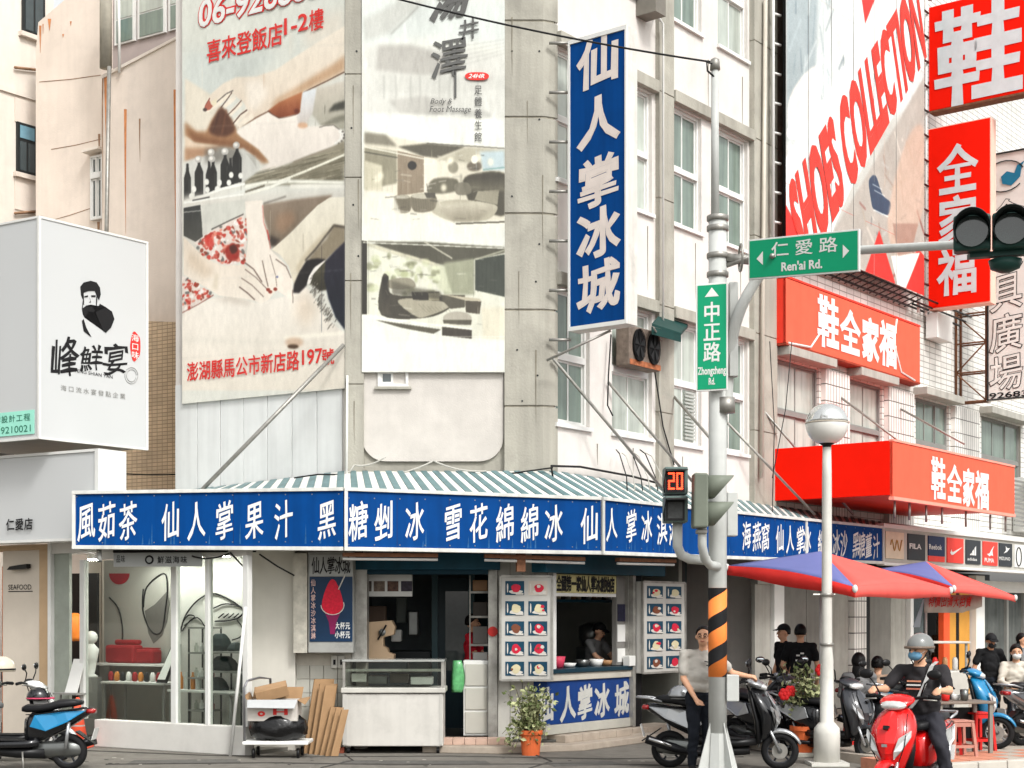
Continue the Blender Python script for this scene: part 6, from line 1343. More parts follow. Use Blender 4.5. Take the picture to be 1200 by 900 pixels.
# drawer cabinet and bag
dr=T('drawer_cabinet','white three-drawer cabinet just inside the doorway at the right','cabinet',FC.p(FC.u(558,-.0),.13,-.0)); zt=FC.z(558,774,-.02); zb=FC.z(558,862,-.02)
MB().fb(FC,FC.u(543,-.02),FC.u(572,-.02),zb,zt,-.45,-.02).build('carcass',frame_w,dr,bevel=.008)
for i in range(3): MB().fb(FC,FC.u(545,.0),FC.u(571,.0),zb+.03+i*(zt-zb-.05)/3,zb+(i+1)*(zt-zb-.05)/3,-.02,.0).build('drawer',M('drawer_grey',(190,188,178),.4,var=.05),dr,bevel=.008)
for px in (545,569): MB().lathe([(.03,0),(.03,.06)],FC.p(FC.u(px,-.1),.13,-.1),8).build('castor',black_pl,dr)
gb=T('green_bag','crumpled green plastic bag hanging left of the white drawer cabinet','bag',FC.p(FC.u(536,.02),FC.z(536,812,.02),.02)); gbm=M('green_plastic_film',(96,170,110),.35,var=.35,scale=16,coat=.3)
rg=[]
for k,(y,w_) in enumerate(((774,5),(782,6.5),(795,8),(806,7.5),(811,6))):
    rg.append([FC.at(536+w_*math.cos(q)*(1+.18*math.sin(3*q+k)),y,.02)+Vector((0,.06*math.sin(q)+.02*math.sin(5*q+k),0)) for q in np.linspace(0,2*math.pi,13)[:-1]])
MB().rings(rg).build('bag',gbm,gb,smooth=True)
# ======================= FREEZER
fz=T('display_freezer','white display freezer with glass top on castors outside the doorway','freezer',G(461,20.45)); Yf=20.38
def fx(px,Y=Yf): return (px-600)/FX*Y
def fz_(py,Y=Yf): return CH-(py-HZ)/FX*Y
x0,x1=fx(401.5),fx(521); fm=M('freezer_white',(204,201,194),.4,var=.06,grime=.16,streak=.1)
def bxx(xa,xb,ya,yb,za,zb): m=MB(); return m.hexa([(xa,ya,za),(xb,ya,za),(xb,yb,za),(xa,yb,za),(xa,ya,zb),(xb,ya,zb),(xb,yb,zb),(xa,yb,zb)])
bxx(x0,x1-.02,Yf,Yf+.62,.10,fz_(813)).build('cabinet',fm,fz,bevel=.012)
bxx(x0-.0,x0+.06,Yf-.008,Yf-.0,.12,fz_(813)).build('edge_strip',M('strip_grey2',(180,178,172),.4),fz); bxx(x1-.07,x1-.03,Yf-.008,Yf,.12,fz_(813)).build('edge_strip',M('strip_grey2',(180,178,172),.4) if 0 else MATS['strip_grey2'],fz)
bxx(x0-.02,x1+.01,Yf-.03,Yf+.64,fz_(812),fz_(806)).build('top_rim',M('rim_grey',(196,194,186),.35),fz,bevel=.01)
zt=fz_(773)
for xa in (x0+.0,x1-.045):
    for ya in (Yf-.0,Yf+.58): bxx(xa,xa+.035,ya,ya+.035,fz_(806),zt).build('post',sil,fz)
for za in (zt-.035,):
    bxx(x0-.01,x1,Yf-.01,Yf+.63,zt-.03,zt).build('glass_lid',M('lid_glass',(150,152,148),.1,var=.1),fz,bevel=.006)
bxx(x0+.03,x1-.04,Yf+.01,Yf+.02,fz_(804),zt-.035).build('front_glass',glass,fz)
bxx(x0+.03,x1-.04,Yf+.03,Yf+.06,fz_(787),fz_(784)).build('inner_rail',sil,fz)
for i,(a,b,y0,y1,mt) in enumerate(((410,428,790,800,jm[2]),(430,452,793,802,steel),(455,478,790,801,jm[1]),(480,506,794,803,frame_w),(425,505,787,789,jm[1]))):
    bxx(fx(a),fx(b),Yf+.2,Yf+.45,fz_(y1),fz_(y0)).build('tray',mt,fz,bevel=.01)
for px in (408,513): MB().lathe([(.045,-.02),(.045,.02)],(fx(px),Yf+.08,.045),12,'x').build('castor',black_pl,fz); bxx(fx(px)-.03,fx(px)+.03,Yf+.05,Yf+.11,.085,.10).build('castor_plate',sil,fz)
for px in (408,513): MB().lathe([(.045,-.02),(.045,.02)],(fx(px),Yf+.52,.045),12,'x').build('castor',black_pl,fz)
brk=MB().box((fx(392),20.5,.04),(.24,.12,.08)).build('brick',M('red_brick',(136,72,54),.85,var=.25,scale=20),bevel=.006,label='red brick on the ground left of the freezer castor',category='brick')
# ======================= TROLLEY, BOXES, CARDBOARD
tr=T('hand_trolley','white platform hand trolley with looped handle beside the leaning pole','trolley',G(327,20.0)); Yt=19.95
tx=lambda px:(px-600)/FX*Yt; tz=lambda py:CH-(py-HZ)/FX*Yt
bxx(tx(288),tx(364),Yt-.28,Yt+.28,tz(871),tz(867)).build('platform',frame_w,tr,bevel=.01)
for px in (300,352):
    for dy in (-.18,.18): MB().lathe([(.06,-.018),(.065,0),(.06,.018)],(tx(px),Yt+dy,.065),12,'x').build('castor',black_pl,tr,smooth=True)
tubeo('handle',[(tx(290),Yt-.22,tz(868)),(tx(289.5),Yt-.22,tz(805)),(tx(293),Yt-.2,tz(797)),(tx(304),Yt-.0,tz(794)),(tx(314),Yt+.2,tz(796)),(tx(315),Yt+.22,tz(868))],.016,M('grey_tube',(120,120,122),.3,.6),tr)
bg_=T('garbage_bag','shiny black plastic bag squashed under the open carton on the trolley','bag',(tx(325),Yt,tz(867)))
m=MB(); rings=[]
zz0=tz(866.5)
for k,(z,sx,sy) in enumerate(((0,.26,.18),(.06,.36,.24),(.15,.37,.25),(.25,.36,.24),(.31,.30,.2),(.33,.1,.08))):
    rings.append([(tx(326)+sx*math.cos(q)*(1+.06*math.sin(5*q+k)+.04*math.sin(11*q)),Yt+sy*math.sin(q)*(1+.06*math.sin(4*q+2*k)),zz0+z+.012*math.sin(6*q+k)) for q in np.linspace(0,2*math.pi,29)[:-1]])
MB().rings(rings).build('film',M('black_plastic_film',(14,14,15),.25,var=.3,bump=1.0,bs=22,coat=.4),bg_,smooth=True)
cb=M('cardboard',(150,120,88),.85,var=.12,scale=7,bump=.2); cbw=M('white_carton',(206,200,192),.7,var=.12,grime=.15)
ct=T('open_carton','open white printed carton with brown flaps sitting on the black bag','box',(tx(326),Yt,tz(842)))
za=tz(843); zt=za+.26; xa,xb,ya,yb=tx(293),tx(351),Yt-.2,Yt+.2
for q in ((xa,xb,ya,ya+.008),(xa,xb,yb-.008,yb),(xa,xa+.008,ya+.009,yb-.009),(xb-.008,xb,ya+.009,yb-.009)): bxx(*q,za,zt).build('side',cbw,ct)
bxx(xa,xb,ya,yb,za-.008,za-.001).build('bottom',cbw,ct)
MB().prism([(xa,ya,zt),(xb,ya,zt),(xb-.02,ya-.13,zt-.10),(xa+.02,ya-.14,zt-.09)],(0,0,.006)).build('flap',M('grey_flap',(170,172,172),.7),ct,fix=True)
MB().prism([(xa,yb,zt),(xb,yb,zt),(xb+.02,yb+.06,zt+.15),(xa+.02,yb+.06,zt+.15)],(0,-.006,0)).build('flap',cb,ct,fix=True)
MB().prism([(xa,ya,zt),(xa,yb,zt),(xa-.03,yb,zt+.1),(xa-.05,ya,zt+.05)],(.006,0,0)).build('flap',cb,ct,fix=True)
MB().prism([(xb,ya,zt),(xb,yb,zt),(xb+.12,yb,zt+.02),(xb+.1,ya,zt-.06)],(0,0,.006)).build('flap',cb,ct,fix=True)
MB().box((tx(318),Yt+.02,zt+.10),(.42,.30,.14),rz=.15,ry=-.22,rx=.2).build('inner_carton',cb,label='brown carton tilted on top of the open white carton',category='box',bevel=.006)
m=MB(); CFr=Fr((xa,ya-.001),(1,0)); latin(m,CFr,'H',.33,.52,za+.07,za+.15,.003,w=.03); latin(m,CFr,'o',.13,.23,za+.05,za+.12,.003,w=.05); m.build('print',letter_r,ct,kind='stuff')
for i in range(6):
    px=357+i*6.4; Yc=20.45-.10*i; wdt=(.62,.55,.34,.26,.22,.20)[i]; h=(.98,.92,.9,.62,.62,.60)[i]
    a=G(px-2,Yc); b=G(px+9,Yc+.02); top=Vector((.09,.28,h)); 
    MB().prism([a,a+Vector((wdt*.42,.10,0)),a+Vector((wdt*.42+.12,.26,h)),a+Vector((.12,.20,h))],(.012,-.02,0)).build('cardboard_sheet',cb,fix=True,label='flattened cardboard sheet leaning by the trolley, %s'%('closest to the trolley','second from the trolley','third from the trolley, tall','fourth, lower and overlapping','fifth, next to last by the freezer','last one beside the freezer')[i],category='cardboard',group='flattened cardboard sheets leaning by the trolley')
# ======================= PLANTS
def leafy(name,label,c,h,spread,nst,nlf,leafm,leafs,seed,flowers=0,pot=(.14,.11,.28),potm=None,droop=0):
    r=random.Random(seed); t=T(name,label,'plant',c); c=Vector(c)
    pm=potm; rt,rb_,ph=pot
    MB().lathe([(rb_,0),(rt*.97,ph*.82),(rt*1.08,ph*.83),(rt*1.08,ph),(rt*.95,ph),(rt*.9,ph*.9)],c,20).build('pot',pm,t,smooth=False)
    MB().lathe([(rt*.9,ph*.88),(.001,ph*.9)],c,14).build('soil',M('soil',(70,54,44),.95),t)
    sm=MB(); lm=[MB(),MB()]; tips=[]
    for k in range(nst):
        a=r.uniform(0,6.28); rr=spread*r.uniform(.2,1); top=c+Vector((rr*math.cos(a),rr*.7*math.sin(a),ph+h*r.uniform(.45,1)))
        mid=c.lerp(top,.55)+Vector((0,0,.12)); base=c+Vector((r.uniform(-.04,.04),r.uniform(-.04,.04),ph*.85))
        if droop and r.random()<droop: top.z=c.z+r.uniform(.05,h*.5); mid=Vector(((base.x+top.x)/2,(base.y+top.y)/2,c.z+ph+h*.45)); top.x+=(-.15)
        pts=[]
        for q in range(7):
            s_=q/6; pts.append(base*(1-s_)**2+mid*2*s_*(1-s_)+top*s_*s_)
        sm.tube(pts,[.008*(1-.6*q/6) for q in range(7)],5); tips.append(top)
        for q in range(nlf):
            s_=r.uniform(.25,1.02); p=base*(1-s_)**2+mid*2*s_*(1-s_)+top*s_*s_; dv=Vector((r.gauss(0,1),r.gauss(0,1),r.gauss(.1,.8))).normalized(); p=p+dv*r.uniform(0,.06)
            L=leafs*r.uniform(.6,1.25); sd=dv.cross(Vector((r.gauss(0,1),r.gauss(0,1),r.gauss(0,1)))).normalized()*L*.28; up=dv.cross(sd).normalized()*L*.08
            lm[r.random()<.42].add([p,p+dv*L*.5+sd+up,p+dv*L,p+dv*L*.5-sd+up],[(0,1,2),(0,2,3)])
    sm.build('stem',M('plant_stem',(96,90,62),.8),t,kind='stuff'); lm[0].build('foliage',leafm[0],t,kind='stuff'); lm[1].build('foliage',leafm[1],t,kind='stuff')
    for k in range(flowers):
        p=tips[k]+Vector((0,-.05,0)); m=MB()
        for q in range(6):
            a=q*1.047; m.ell(p+Vector((.045*math.cos(a),-.02,.045*math.sin(a))),(.04,.02,.04),8,5)
        m.ell(p+Vector((0,-.03,0)),(.03,.02,.03),8,5)
        fx_=MB(); fx_.v=m.v; fx_.f=m.f; fx_.build('flower',M('flower_red',(216,38,40),.5,var=.15,scale=20),t,smooth=True,kind='stuff')
    return t
lg1=M('leaf_green',(92,104,62),.55,var=.3,scale=14); lg2=M('leaf_pale',(168,172,128),.55,var=.3,scale=14); lg3=M('leaf_dark',(56,70,44),.5,var=.3)
terrap=M('terracotta_pot',(212,104,58),.7,var=.15,scale=8,grime=.15)
leafy('potted_shrub','variegated bushy plant spilling from an orange pot beside the blue counter',(G(622,20.2)[0],20.2,0),.62,.34,34,34,(lg2,lg1),.075,5,pot=(.145,.115,.33),potm=terrap,droop=.38)
leafy('flowering_plant','tall thin plant with red flowers in an orange pot between striped pole and lamp',(G(943,20.0)[0],20.0,.06),.85,.40,22,22,(lg2,lg1),.085,9,flowers=3,pot=(.18,.13,.34),potm=terrap)
MB().box((G(943,20.0)[0],20.0,.03),(.34,.34,.06)).build('concrete_block',concrete,label='pale concrete block under the flowering plant pot',category='block',bevel=.01)
# ======================= TRAFFIC POLE, SIGNS, SIGNALS
pg=M('pole_grey',(196,198,194),.5,var=.08,streak=.12,grime=.12)
tp=T('traffic_pole','tall pale steel traffic pole with orange and black warning band and flared foot','pole',G(841,17.5)); tx_,ty_=G(841,17.5)[:2]
Z=lambda py,Y=17.5: CH-(py-HZ)/FX*Y
MB().lathe([(.104,.0),(.104,Z(256))],(tx_,ty_,0),20).build('shaft',pg,tp,smooth=True)
MB().lathe([(.047,Z(256)),(.043,Z(80))],(tx_-.03,ty_,0),14).build('upper_tube',pg,tp,smooth=True)
for y in (256,268,300,322): MB().lathe([(.118,Z(y)-.03),(.125,Z(y)-.025),(.125,Z(y)+.025),(.118,Z(y)+.03)],(tx_,ty_,0),20).build('collar',metal,tp,smooth=True)
tubeo('cable_loop',[(tx_-.03,ty_-.03,Z(77)),(tx_-.13,ty_-.03,Z(74)),(tx_-.12,ty_-.03,Z(84)),(tx_-.02,ty_-.03,Z(93))],.012,cable_b,tp,n=6)
MB().lathe([(.06,Z(82)),(.05,Z(70)),(.02,Z(68))],(tx_-.03,ty_,0),12).build('cap',metal,tp,smooth=True)
# foot flare: four fins and plate
for a in range(4):
    an=a*math.pi/2+.5; c_,s_=math.cos(an),math.sin(an)
    MB().prism([(tx_+.10*c_,ty_+.10*s_,.02),(tx_+.30*c_,ty_+.30*s_,.02),(tx_+.11*c_,ty_+.11*s_,.62)],(-.012*s_,.012*c_,0)).build('fin',pg,tp,fix=True)
MB().box((tx_,ty_,.012),(.6,.6,.024)).build('base_plate',pg,tp)
MB().lathe([(.15,.02),(.118,.5)],(tx_,ty_,0),8).build('foot_cone',pg,tp)
# helical warning band: orange sleeve with black spiral stripes
zb,zt=Z(793),Z(689); orm=M('warning_orange',(236,132,62),.55,var=.08,grime=.1); blm=M('warning_black',(24,24,26),.6,grime=.3,var=.3)
MB().lathe([(.107,zb),(.107,zt)],(tx_,ty_,0),24).build('orange_band',orm,tp,smooth=True)
for k in range(-1,4):
    m=MB(); vs=[];fs=[]; n=24
    for i in range(n+1):
        a=R(90)+i/n*2*math.pi; z0_=zb+(zt-zb)*((k+i/n*1.0)*.37); z1_=z0_+.17
        z0c,z1c=max(zb,min(zt,z0_)),max(zb,min(zt,z1_)); vs+=[(tx_+.109*math.cos(a),ty_+.109*math.sin(a),z0c),(tx_+.109*math.cos(a),ty_+.109*math.sin(a),z1c)]
    for i in range(n):
        if vs[2*i+1][2]-vs[2*i][2]>.003 or vs[2*i+3][2]-vs[2*i+2][2]>.003: fs.append((2*i,2*i+2,2*i+3,2*i+1))
    if fs: m.add(vs,fs); m.build('black_stripe',blm,tp,smooth=True)
MB().box((tx_+.16,ty_-.02,(Z(790)+Z(822))/2),(.14,.16,.30)).build('control_box',pg,tp,bevel=.01)
# mast arm
Ysig=15.0
arm=[P(851,474,17.5),P(853,430,17.5),P(858,395,17.4),P(868,362,17.3),P(884,332,17.3),P(905,308,17.2),P(935,297,17.05),P(1010,293,16.55),P(1120,287,15.4),P(1150,286,15.1)]
sm=[]
for i in range(len(arm)-1):
    p0,p1,p2,p3=arm[max(i-1,0)],arm[i],arm[i+1],arm[min(i+2,len(arm)-1)]
    for t in np.arange(0,1,.25): sm.append(.5*((2*p1)+(p2-p0)*t+(2*p0-5*p1+4*p2-p3)*t*t+(3*p1-p0-3*p2+p3)*t**3))
sm.append(arm[-1]); n_=len(sm)
MB().tube(sm,[.075-.035*i/(n_-1) for i in range(n_)],14).build('mast_arm',pg,tp,smooth=True)
MB().tube([P(851,484,17.45),P(851,466,17.45)],.10,12).build('arm_socket',metal,tp,smooth=True)
MB().tube([P(848,302,17.5),P(884,305,17.35)],.055,10).build('clamp_arm',metal,tp,smooth=True); MB().tube([P(848,312,17.5),P(884,300,17.3)],.03,8).build('clamp_arm',metal,tp,smooth=True)
tubeo('clamp_hoop',[P(868,302,17.3)+Vector((0,.14*math.cos(q),.15*math.sin(q))) for q in np.linspace(0,6.28,16)],.014,metal,tp,n=6)
gsg=M('road_sign_green',(0,140,98),.4,var=.04)
def signplate(name,label,pa,pb,z0a,z1a,z0b,z1b,th=.03):
    t=T(name,label,'street sign',(pa+pb)/2*1.0); t.location.z=(z0a+z0b)/2
    fr=Fr((pa.x,pa.y),(pb-pa)[:2]); L=(pb-pa).length
    q=lambda u,k,d: fr.p(u,(z0a+(z1a-z0a)*k)*(1-u/L)+(z0b+(z1b-z0b)*k)*(u/L),d)
    MB().hexa([q(0,0,0),q(L,0,0),q(L,0,-th),q(0,0,-th),q(0,1,0),q(L,1,0),q(L,1,-th),q(0,1,-th)]).build('rim',white_p,t,bevel=.004)
    e=.018; ek=e/(z1a-z0a)
    MB().hexa([q(e,ek,.004),q(L-e,ek,.004),q(L-e,ek,.001),q(e,ek,.001),q(e,1-ek,.004),q(L-e,1-ek,.004),q(L-e,1-ek,.001),q(e,1-ek,.001)]).build('plate',gsg,t)
    return t,fr,L,q
pa=G(877,16.95); pb=G(1007,16.1)
t,fr,L,q=signplate('street_sign','wide green street sign on the mast arm with arrows at both ends','',*[]) if 0 else signplate('street_sign','wide green street sign on the mast arm with arrows at both ends',pa,pb,Z(328,16.95),Z(281,16.95),Z(318,16.1),Z(268,16.1))
class Q:  # bilinear plate coordinates for lettering
    def __init__(s,q): s.q=q
    def p(s,u,k,d): return s.q(u,k,d)
qq=Q(q); m=MB(); text(m,qq,'仁愛路',L*.19,L*.84,.44,.94,.007,w=.012,fill=.78); m.build('lettering',white_p,t)
m=MB(); latin(m,qq,"Ren'ai Rd.",L*.31,L*.68,.14,.37,.007,w=.035); m.build('lettering',white_p,t)
m=MB(); m.face([q(L*.08,.5,.007),q(L*.14,.34,.007),q(L*.14,.68,.007)]); m.build('arrow',white_p,t); m=MB(); m.face([q(L*.915,.5,.007),q(L*.86,.66,.007),q(L*.86,.34,.007)]); m.build('arrow',white_p,t)
for px in (905,985): tubeo('bolt_bracket',[P(px,300,16.95),P(px,300,16.72)],.03,metal,t)
pa=G(815.5,17.36); pb=G(853,17.3)
t,fr,L,q=signplate('street_sign','narrow vertical green street sign on the traffic pole with an upward arrow',pa,pb,Z(458,17.3),Z(332,17.3),Z(457,17.3),Z(330.5,17.3))
qq=Q(q); m=MB()
for ch,(k0,k1) in zip('中正路',((.635,.83),(.455,.64),(.265,.455))): text(m,qq,ch,L*.22,L*.78,k0,k1,.007,w=.02,fill=1.0)
m.build('lettering',white_p,t)
m=MB(); latin(m,qq,'Zhongzheng',L*.06,L*.94,.13,.225,.007,w=.03); latin(m,qq,'Rd.',L*.40,L*.60,.055,.12,.007,w=.03); m.build('lettering',white_p,t)
m=MB(); m.face([q(L*.5,.96,.007),q(L*.28,.875,.007),q(L*.72,.875,.007)]); m.build('arrow',white_p,t)
MB().box(((G(860,17.4)).x,17.45,(Z(335)+Z(440))/2),(.10,.12,Z(335)-Z(445))).build('backing_channel',pg,t,bevel=.01)
# vehicle signal on the arm (upper right)
sgm=M('signal_housing',(30,62,56),.45,var=.15); lens=M('dark_lens',(40,52,50),.08,var=.3,scale=18,spec=1)
ts=T('traffic_light','dark green traffic light with two large unlit lenses on the mast arm end','traffic light',P(1165,290,15.0))
ax=Vector((.955,-.297,0)).normalized(); fwd=Vector((-.297,-.955,-.0)).normalized()
def disc(c,r,n,mat,name,par,th=.02,seg=24):
    n=Vector(n).normalized(); a=n.cross(Vector((0,0,1))).normalized(); b=a.cross(n)
    return MB().prism([Vector(c)+a*r*math.cos(q)+b*r*math.sin(q) for q in np.linspace(0,2*math.pi,seg+1)[:-1]],n*th).build(name,mat,par,fix=True)
for k in range(3):
    c=P(1139,271,14.85)+ax*(.36*k); cb_=c-fwd*-.0
    MB().hexa([c+ax*a*.175+Vector((0,0,b*.175))-fwd*(-.0)+fwd*dd for dd,(a,b) in [(-.22,(-1,-1)),(-.22,(1,-1)),(-.22,(1,1)),(-.22,(-1,1)),(-.02,(-1,-1)),(-.02,(1,-1)),(-.02,(1,1)),(-.02,(-1,1))]]).build('housing',sgm,ts,bevel=.03)
    disc(c,.15,fwd,lens,'lens',ts,.012)
    a=fwd.cross(Vector((0,0,1))).normalized(); m=MB(); vs=[];fs=[]
    for i in range(25):
        q=R(-35)+i/24*R(250); r=.165
        for dd,rr2 in ((-.02,r),(.20+.05*math.sin(q),r*1.03)): vs.append(c+a*rr2*math.cos(q)+Vector((0,0,rr2*math.sin(q)))+fwd*dd)
    for i in range(24): fs.append((2*i,2*i+2,2*i+3,2*i+1))
    m.add(vs,fs); m.build('visor',M('visor_black',(22,30,30),.4),ts,solid=.008,smooth=True)
MB().hexa([P(1150,300,15.0)+ax*a*.6+Vector((0,b*.05,cz_)) for cz_,(a,b) in [(-.02,(-.2,-1)),(-.02,(1.2,-1)),(-.02,(1.2,1)),(-.02,(-.2,1)),(.03,(-.2,-1)),(.03,(1.2,-1)),(.03,(1.2,1)),(.03,(-.2,1))]]).build('hanger_bar',sgm,ts)
MB().lathe([(.16,.0),(.14,-.08),(.05,-.12)],P(1178,305,15.0),16).build('bottom_cap',sgm,ts,smooth=True)
# pedestrian countdown signal
pd=T('countdown_signal','pedestrian countdown signal showing 20 in glowing red digits','traffic light',P(790,612,17.1)); Yp=17.1
hxp=lambda px:(px-600)/FX*Yp; hz=lambda py:CH-(py-HZ)/FX*Yp
pgm=M('signal_grey_green',(96,112,108),.5,var=.12)
for i,(ya,yb) in enumerate(((547,579),(581,612))):
    m=MB(); m.hexa([(hxp(779),Yp,hz(yb)),(hxp(806),Yp-.02,hz(yb)),(hxp(806),Yp+.28,hz(yb)),(hxp(779),Yp+.28,hz(yb)),(hxp(779),Yp,hz(ya)),(hxp(806),Yp-.02,hz(ya)),(hxp(806),Yp+.28,hz(ya)),(hxp(779),Yp+.28,hz(ya))]); m.build('housing',pgm,pd,bevel=.012)
    MB().prism([(hxp(779.5),Yp-.03,hz(yb-2)),(hxp(802),Yp-.03,hz(yb-2)),(hxp(802),Yp-.03,hz(ya+5)),(hxp(779.5),Yp-.03,hz(ya+5))],(0,.026,0)).build('screen',black_pl,pd,fix=True)
    for q in ([(hxp(778),hz(ya+4)),(hxp(804),hz(ya+4))],):
        MB().prism([(q[0][0],Yp-.02,q[0][1]),(q[1][0],Yp-.02,q[1][1]),(q[1][0],Yp-.20,q[1][1]-.02),(q[0][0],Yp-.20,q[0][1]-.02)],(0,0,.012)).build('visor',black_pl,pd,fix=True)
    MB().prism([(hxp(778),Yp-.02,hz(ya+4)),(hxp(778),Yp-.20,hz(ya+5)),(hxp(775.5),Yp-.14,hz(yb-8)),(hxp(778),Yp-.02,hz(yb-1))],(.01,0,0)).build('visor_side',black_pl,pd,fix=True)
led=M('red_led',(255,70,40),.5,emit=2.6)
def digit(ch,cx,cz_,w_,h_):
    seg={'a':((-1,1),(1,1)),'b':((1,1),(1,0)),'c':((1,0),(1,-1)),'d':((-1,-1),(1,-1)),'e':((-1,0),(-1,-1)),'f':((-1,1),(-1,0)),'g':((-1,0),(1,0))}
    on={'2':'abged','0':'abcdef'}[ch]
    for s_ in on:
        (a,b),(c_,d_)=seg[s_]
        for t in (0,.25,.5,.75,1): MB().ell((cx+w_*(a+(c_-a)*t),Yp-.034,cz_+h_*(b+(d_-b)*t)),(.011,.006,.011),6,4).build('led_dot',led,pd)
digit('2',hxp(786.5),hz(564),.027,.085); digit('0',hxp(796),hz(564),.027,.085)
MB().box((hxp(791),Yp-.032,hz(598)),(.16,.006,.18)).build('walk_panel',M('dim_panel',(70,72,72),.4,var=.3,scale=20),pd)
MB().tube([P(794,612,17.25),P(794,640,17.25),P(798,650,17.3),P(808,655,17.35),P(830,657,17.45)],.055,12).build('bracket_tube',pg,pd,smooth=True)
# side-on vehicle signal
vs2=T('side_signal','two-lamp signal seen from its grey side on the traffic pole','traffic light',P(822,620,17.0)); sgr=M('signal_olive_grey',(112,118,106),.5,var=.12)
Yv=16.95; vx=lambda px:(px-600)/FX*Yv; vz=lambda py:CH-(py-HZ)/FX*Yv
MB().hexa([(vx(811),Yv-.13,vz(619)),(vx(828),Yv-.17,vz(619)),(vx(828),Yv+.17,vz(619)),(vx(811),Yv+.13,vz(619)),(vx(812),Yv-.13,vz(555)),(vx(828),Yv-.17,vz(556)),(vx(828),Yv+.17,vz(556)),(vx(812),Yv+.13,vz(555))]).build('housing',sgr,vs2,bevel=.02)
for ya,yb in ((557,586),(588,618)):
    cz_=(vz(ya)+vz(yb))/2; r=(vz(ya)-vz(yb))/2*.98; vs=[];fs=[]
    for i in range(25):
        a=R(-60)+i/24*R(300); ln=.27 if math.sin(a)>0 else .27-.2*abs(math.sin(a))
        ln=.06+.24*(math.sin(a)*.5+.5)
        for xx in (0,ln): vs.append((vx(828)+xx,Yv+r*math.cos(a),cz_+r*math.sin(a)))
    for i in range(24): fs.append((2*i,2*i+2,2*i+3,2*i+1))
    MB().add(vs,fs).build('visor',sgr,vs2,solid=.01,smooth=True); MB().lathe([(r*.9,0),(r*.6,.03)],(vx(828),Yv,cz_),16,'x').build('lens',lens,vs2)
MB().tube([P(823,618,17.0),P(823,640,17.05),P(826,655,17.15),P(832,662,17.3),P(842,664,17.4)],.05,12).build('bracket_tube',pg,vs2,smooth=True)
MB().box(P(822,623,17.0),(.12,.12,.05)).build('bracket_cap',metal,vs2,bevel=.01)
# meter box behind pole
mb2=T('pole_box','small grey cabinet strapped behind the traffic pole','cabinet',P(856,637,17.6)); MB().box(P(857,603,17.62),(.12,.2,.5)).build('case',pg,mb2,bevel=.01)

# ======================= GLOBE STREET LAMP
gl=T('globe_lamp','white street lamp with a clear topped globe beside the red scooter','street lamp',G(969,18.9)); lx,ly=G(969,18.9)[:2]; Zl=lambda py:CH-(py-HZ)/FX*18.9
lampw=M('lamp_post_white',(214,212,204),.45,var=.08,streak=.15,grime=.15)
MB().lathe([(.16,0),(.16,.38),(.155,.45),(.115,.50),(.085,.53),(.08,Zl(775)),(.068,Zl(762)),(.065,Zl(750)),(.058,Zl(560)),(.052,Zl(524))],(lx,ly,0),24).build('post',lampw,gl,smooth=True)
MB().box((lx,ly,.02),(.46,.46,.04)).build('base_plate',lampw,gl)
for y in (697,755): MB().lathe([(.078,Zl(y)-.02),(.086,Zl(y)-.015),(.086,Zl(y)+.015),(.078,Zl(y)+.02)],(lx,ly,0),20).build('strap',metal,gl,smooth=True)
MB().tube([(lx-.17,ly,Zl(697)),(lx+.1,ly,Zl(697))],.018,8).build('clamp_rod',metal,gl)
MB().lathe([(.05,Zl(526)),(.055,Zl(522)),(.10,Zl(519.5)),(.10,Zl(518)),(.04,Zl(517))],(lx,ly,0),20).build('fitter',black_pl,gl,smooth=True)
gr=.26; gcz=Zl(497)
MB().lathe([(gr*math.sin(a),gcz-gr*math.cos(a)) for a in np.linspace(.42,1.62,14)],(lx,ly,0),32).build('frosted_bowl',M('opal_plastic',(232,230,224),.15,var=.03,coat=.5),gl,smooth=True)
mt=M('mirror_dome',(226,228,226),.06,.75,var=.04); MB().lathe([(gr*1.004*math.sin(a),gcz-gr*1.004*math.cos(a)) for a in np.linspace(1.64,3.10,14)],(lx,ly,0),32).build('clear_dome',mt,gl,smooth=True)
MB().lathe([(gr*1.01,gcz+.002),(gr*1.02,gcz+.01),(gr*1.01,gcz+.02)],(lx,ly,0),32).build('seam_ring',M('seam_tan',(170,160,146),.4),gl,smooth=True)

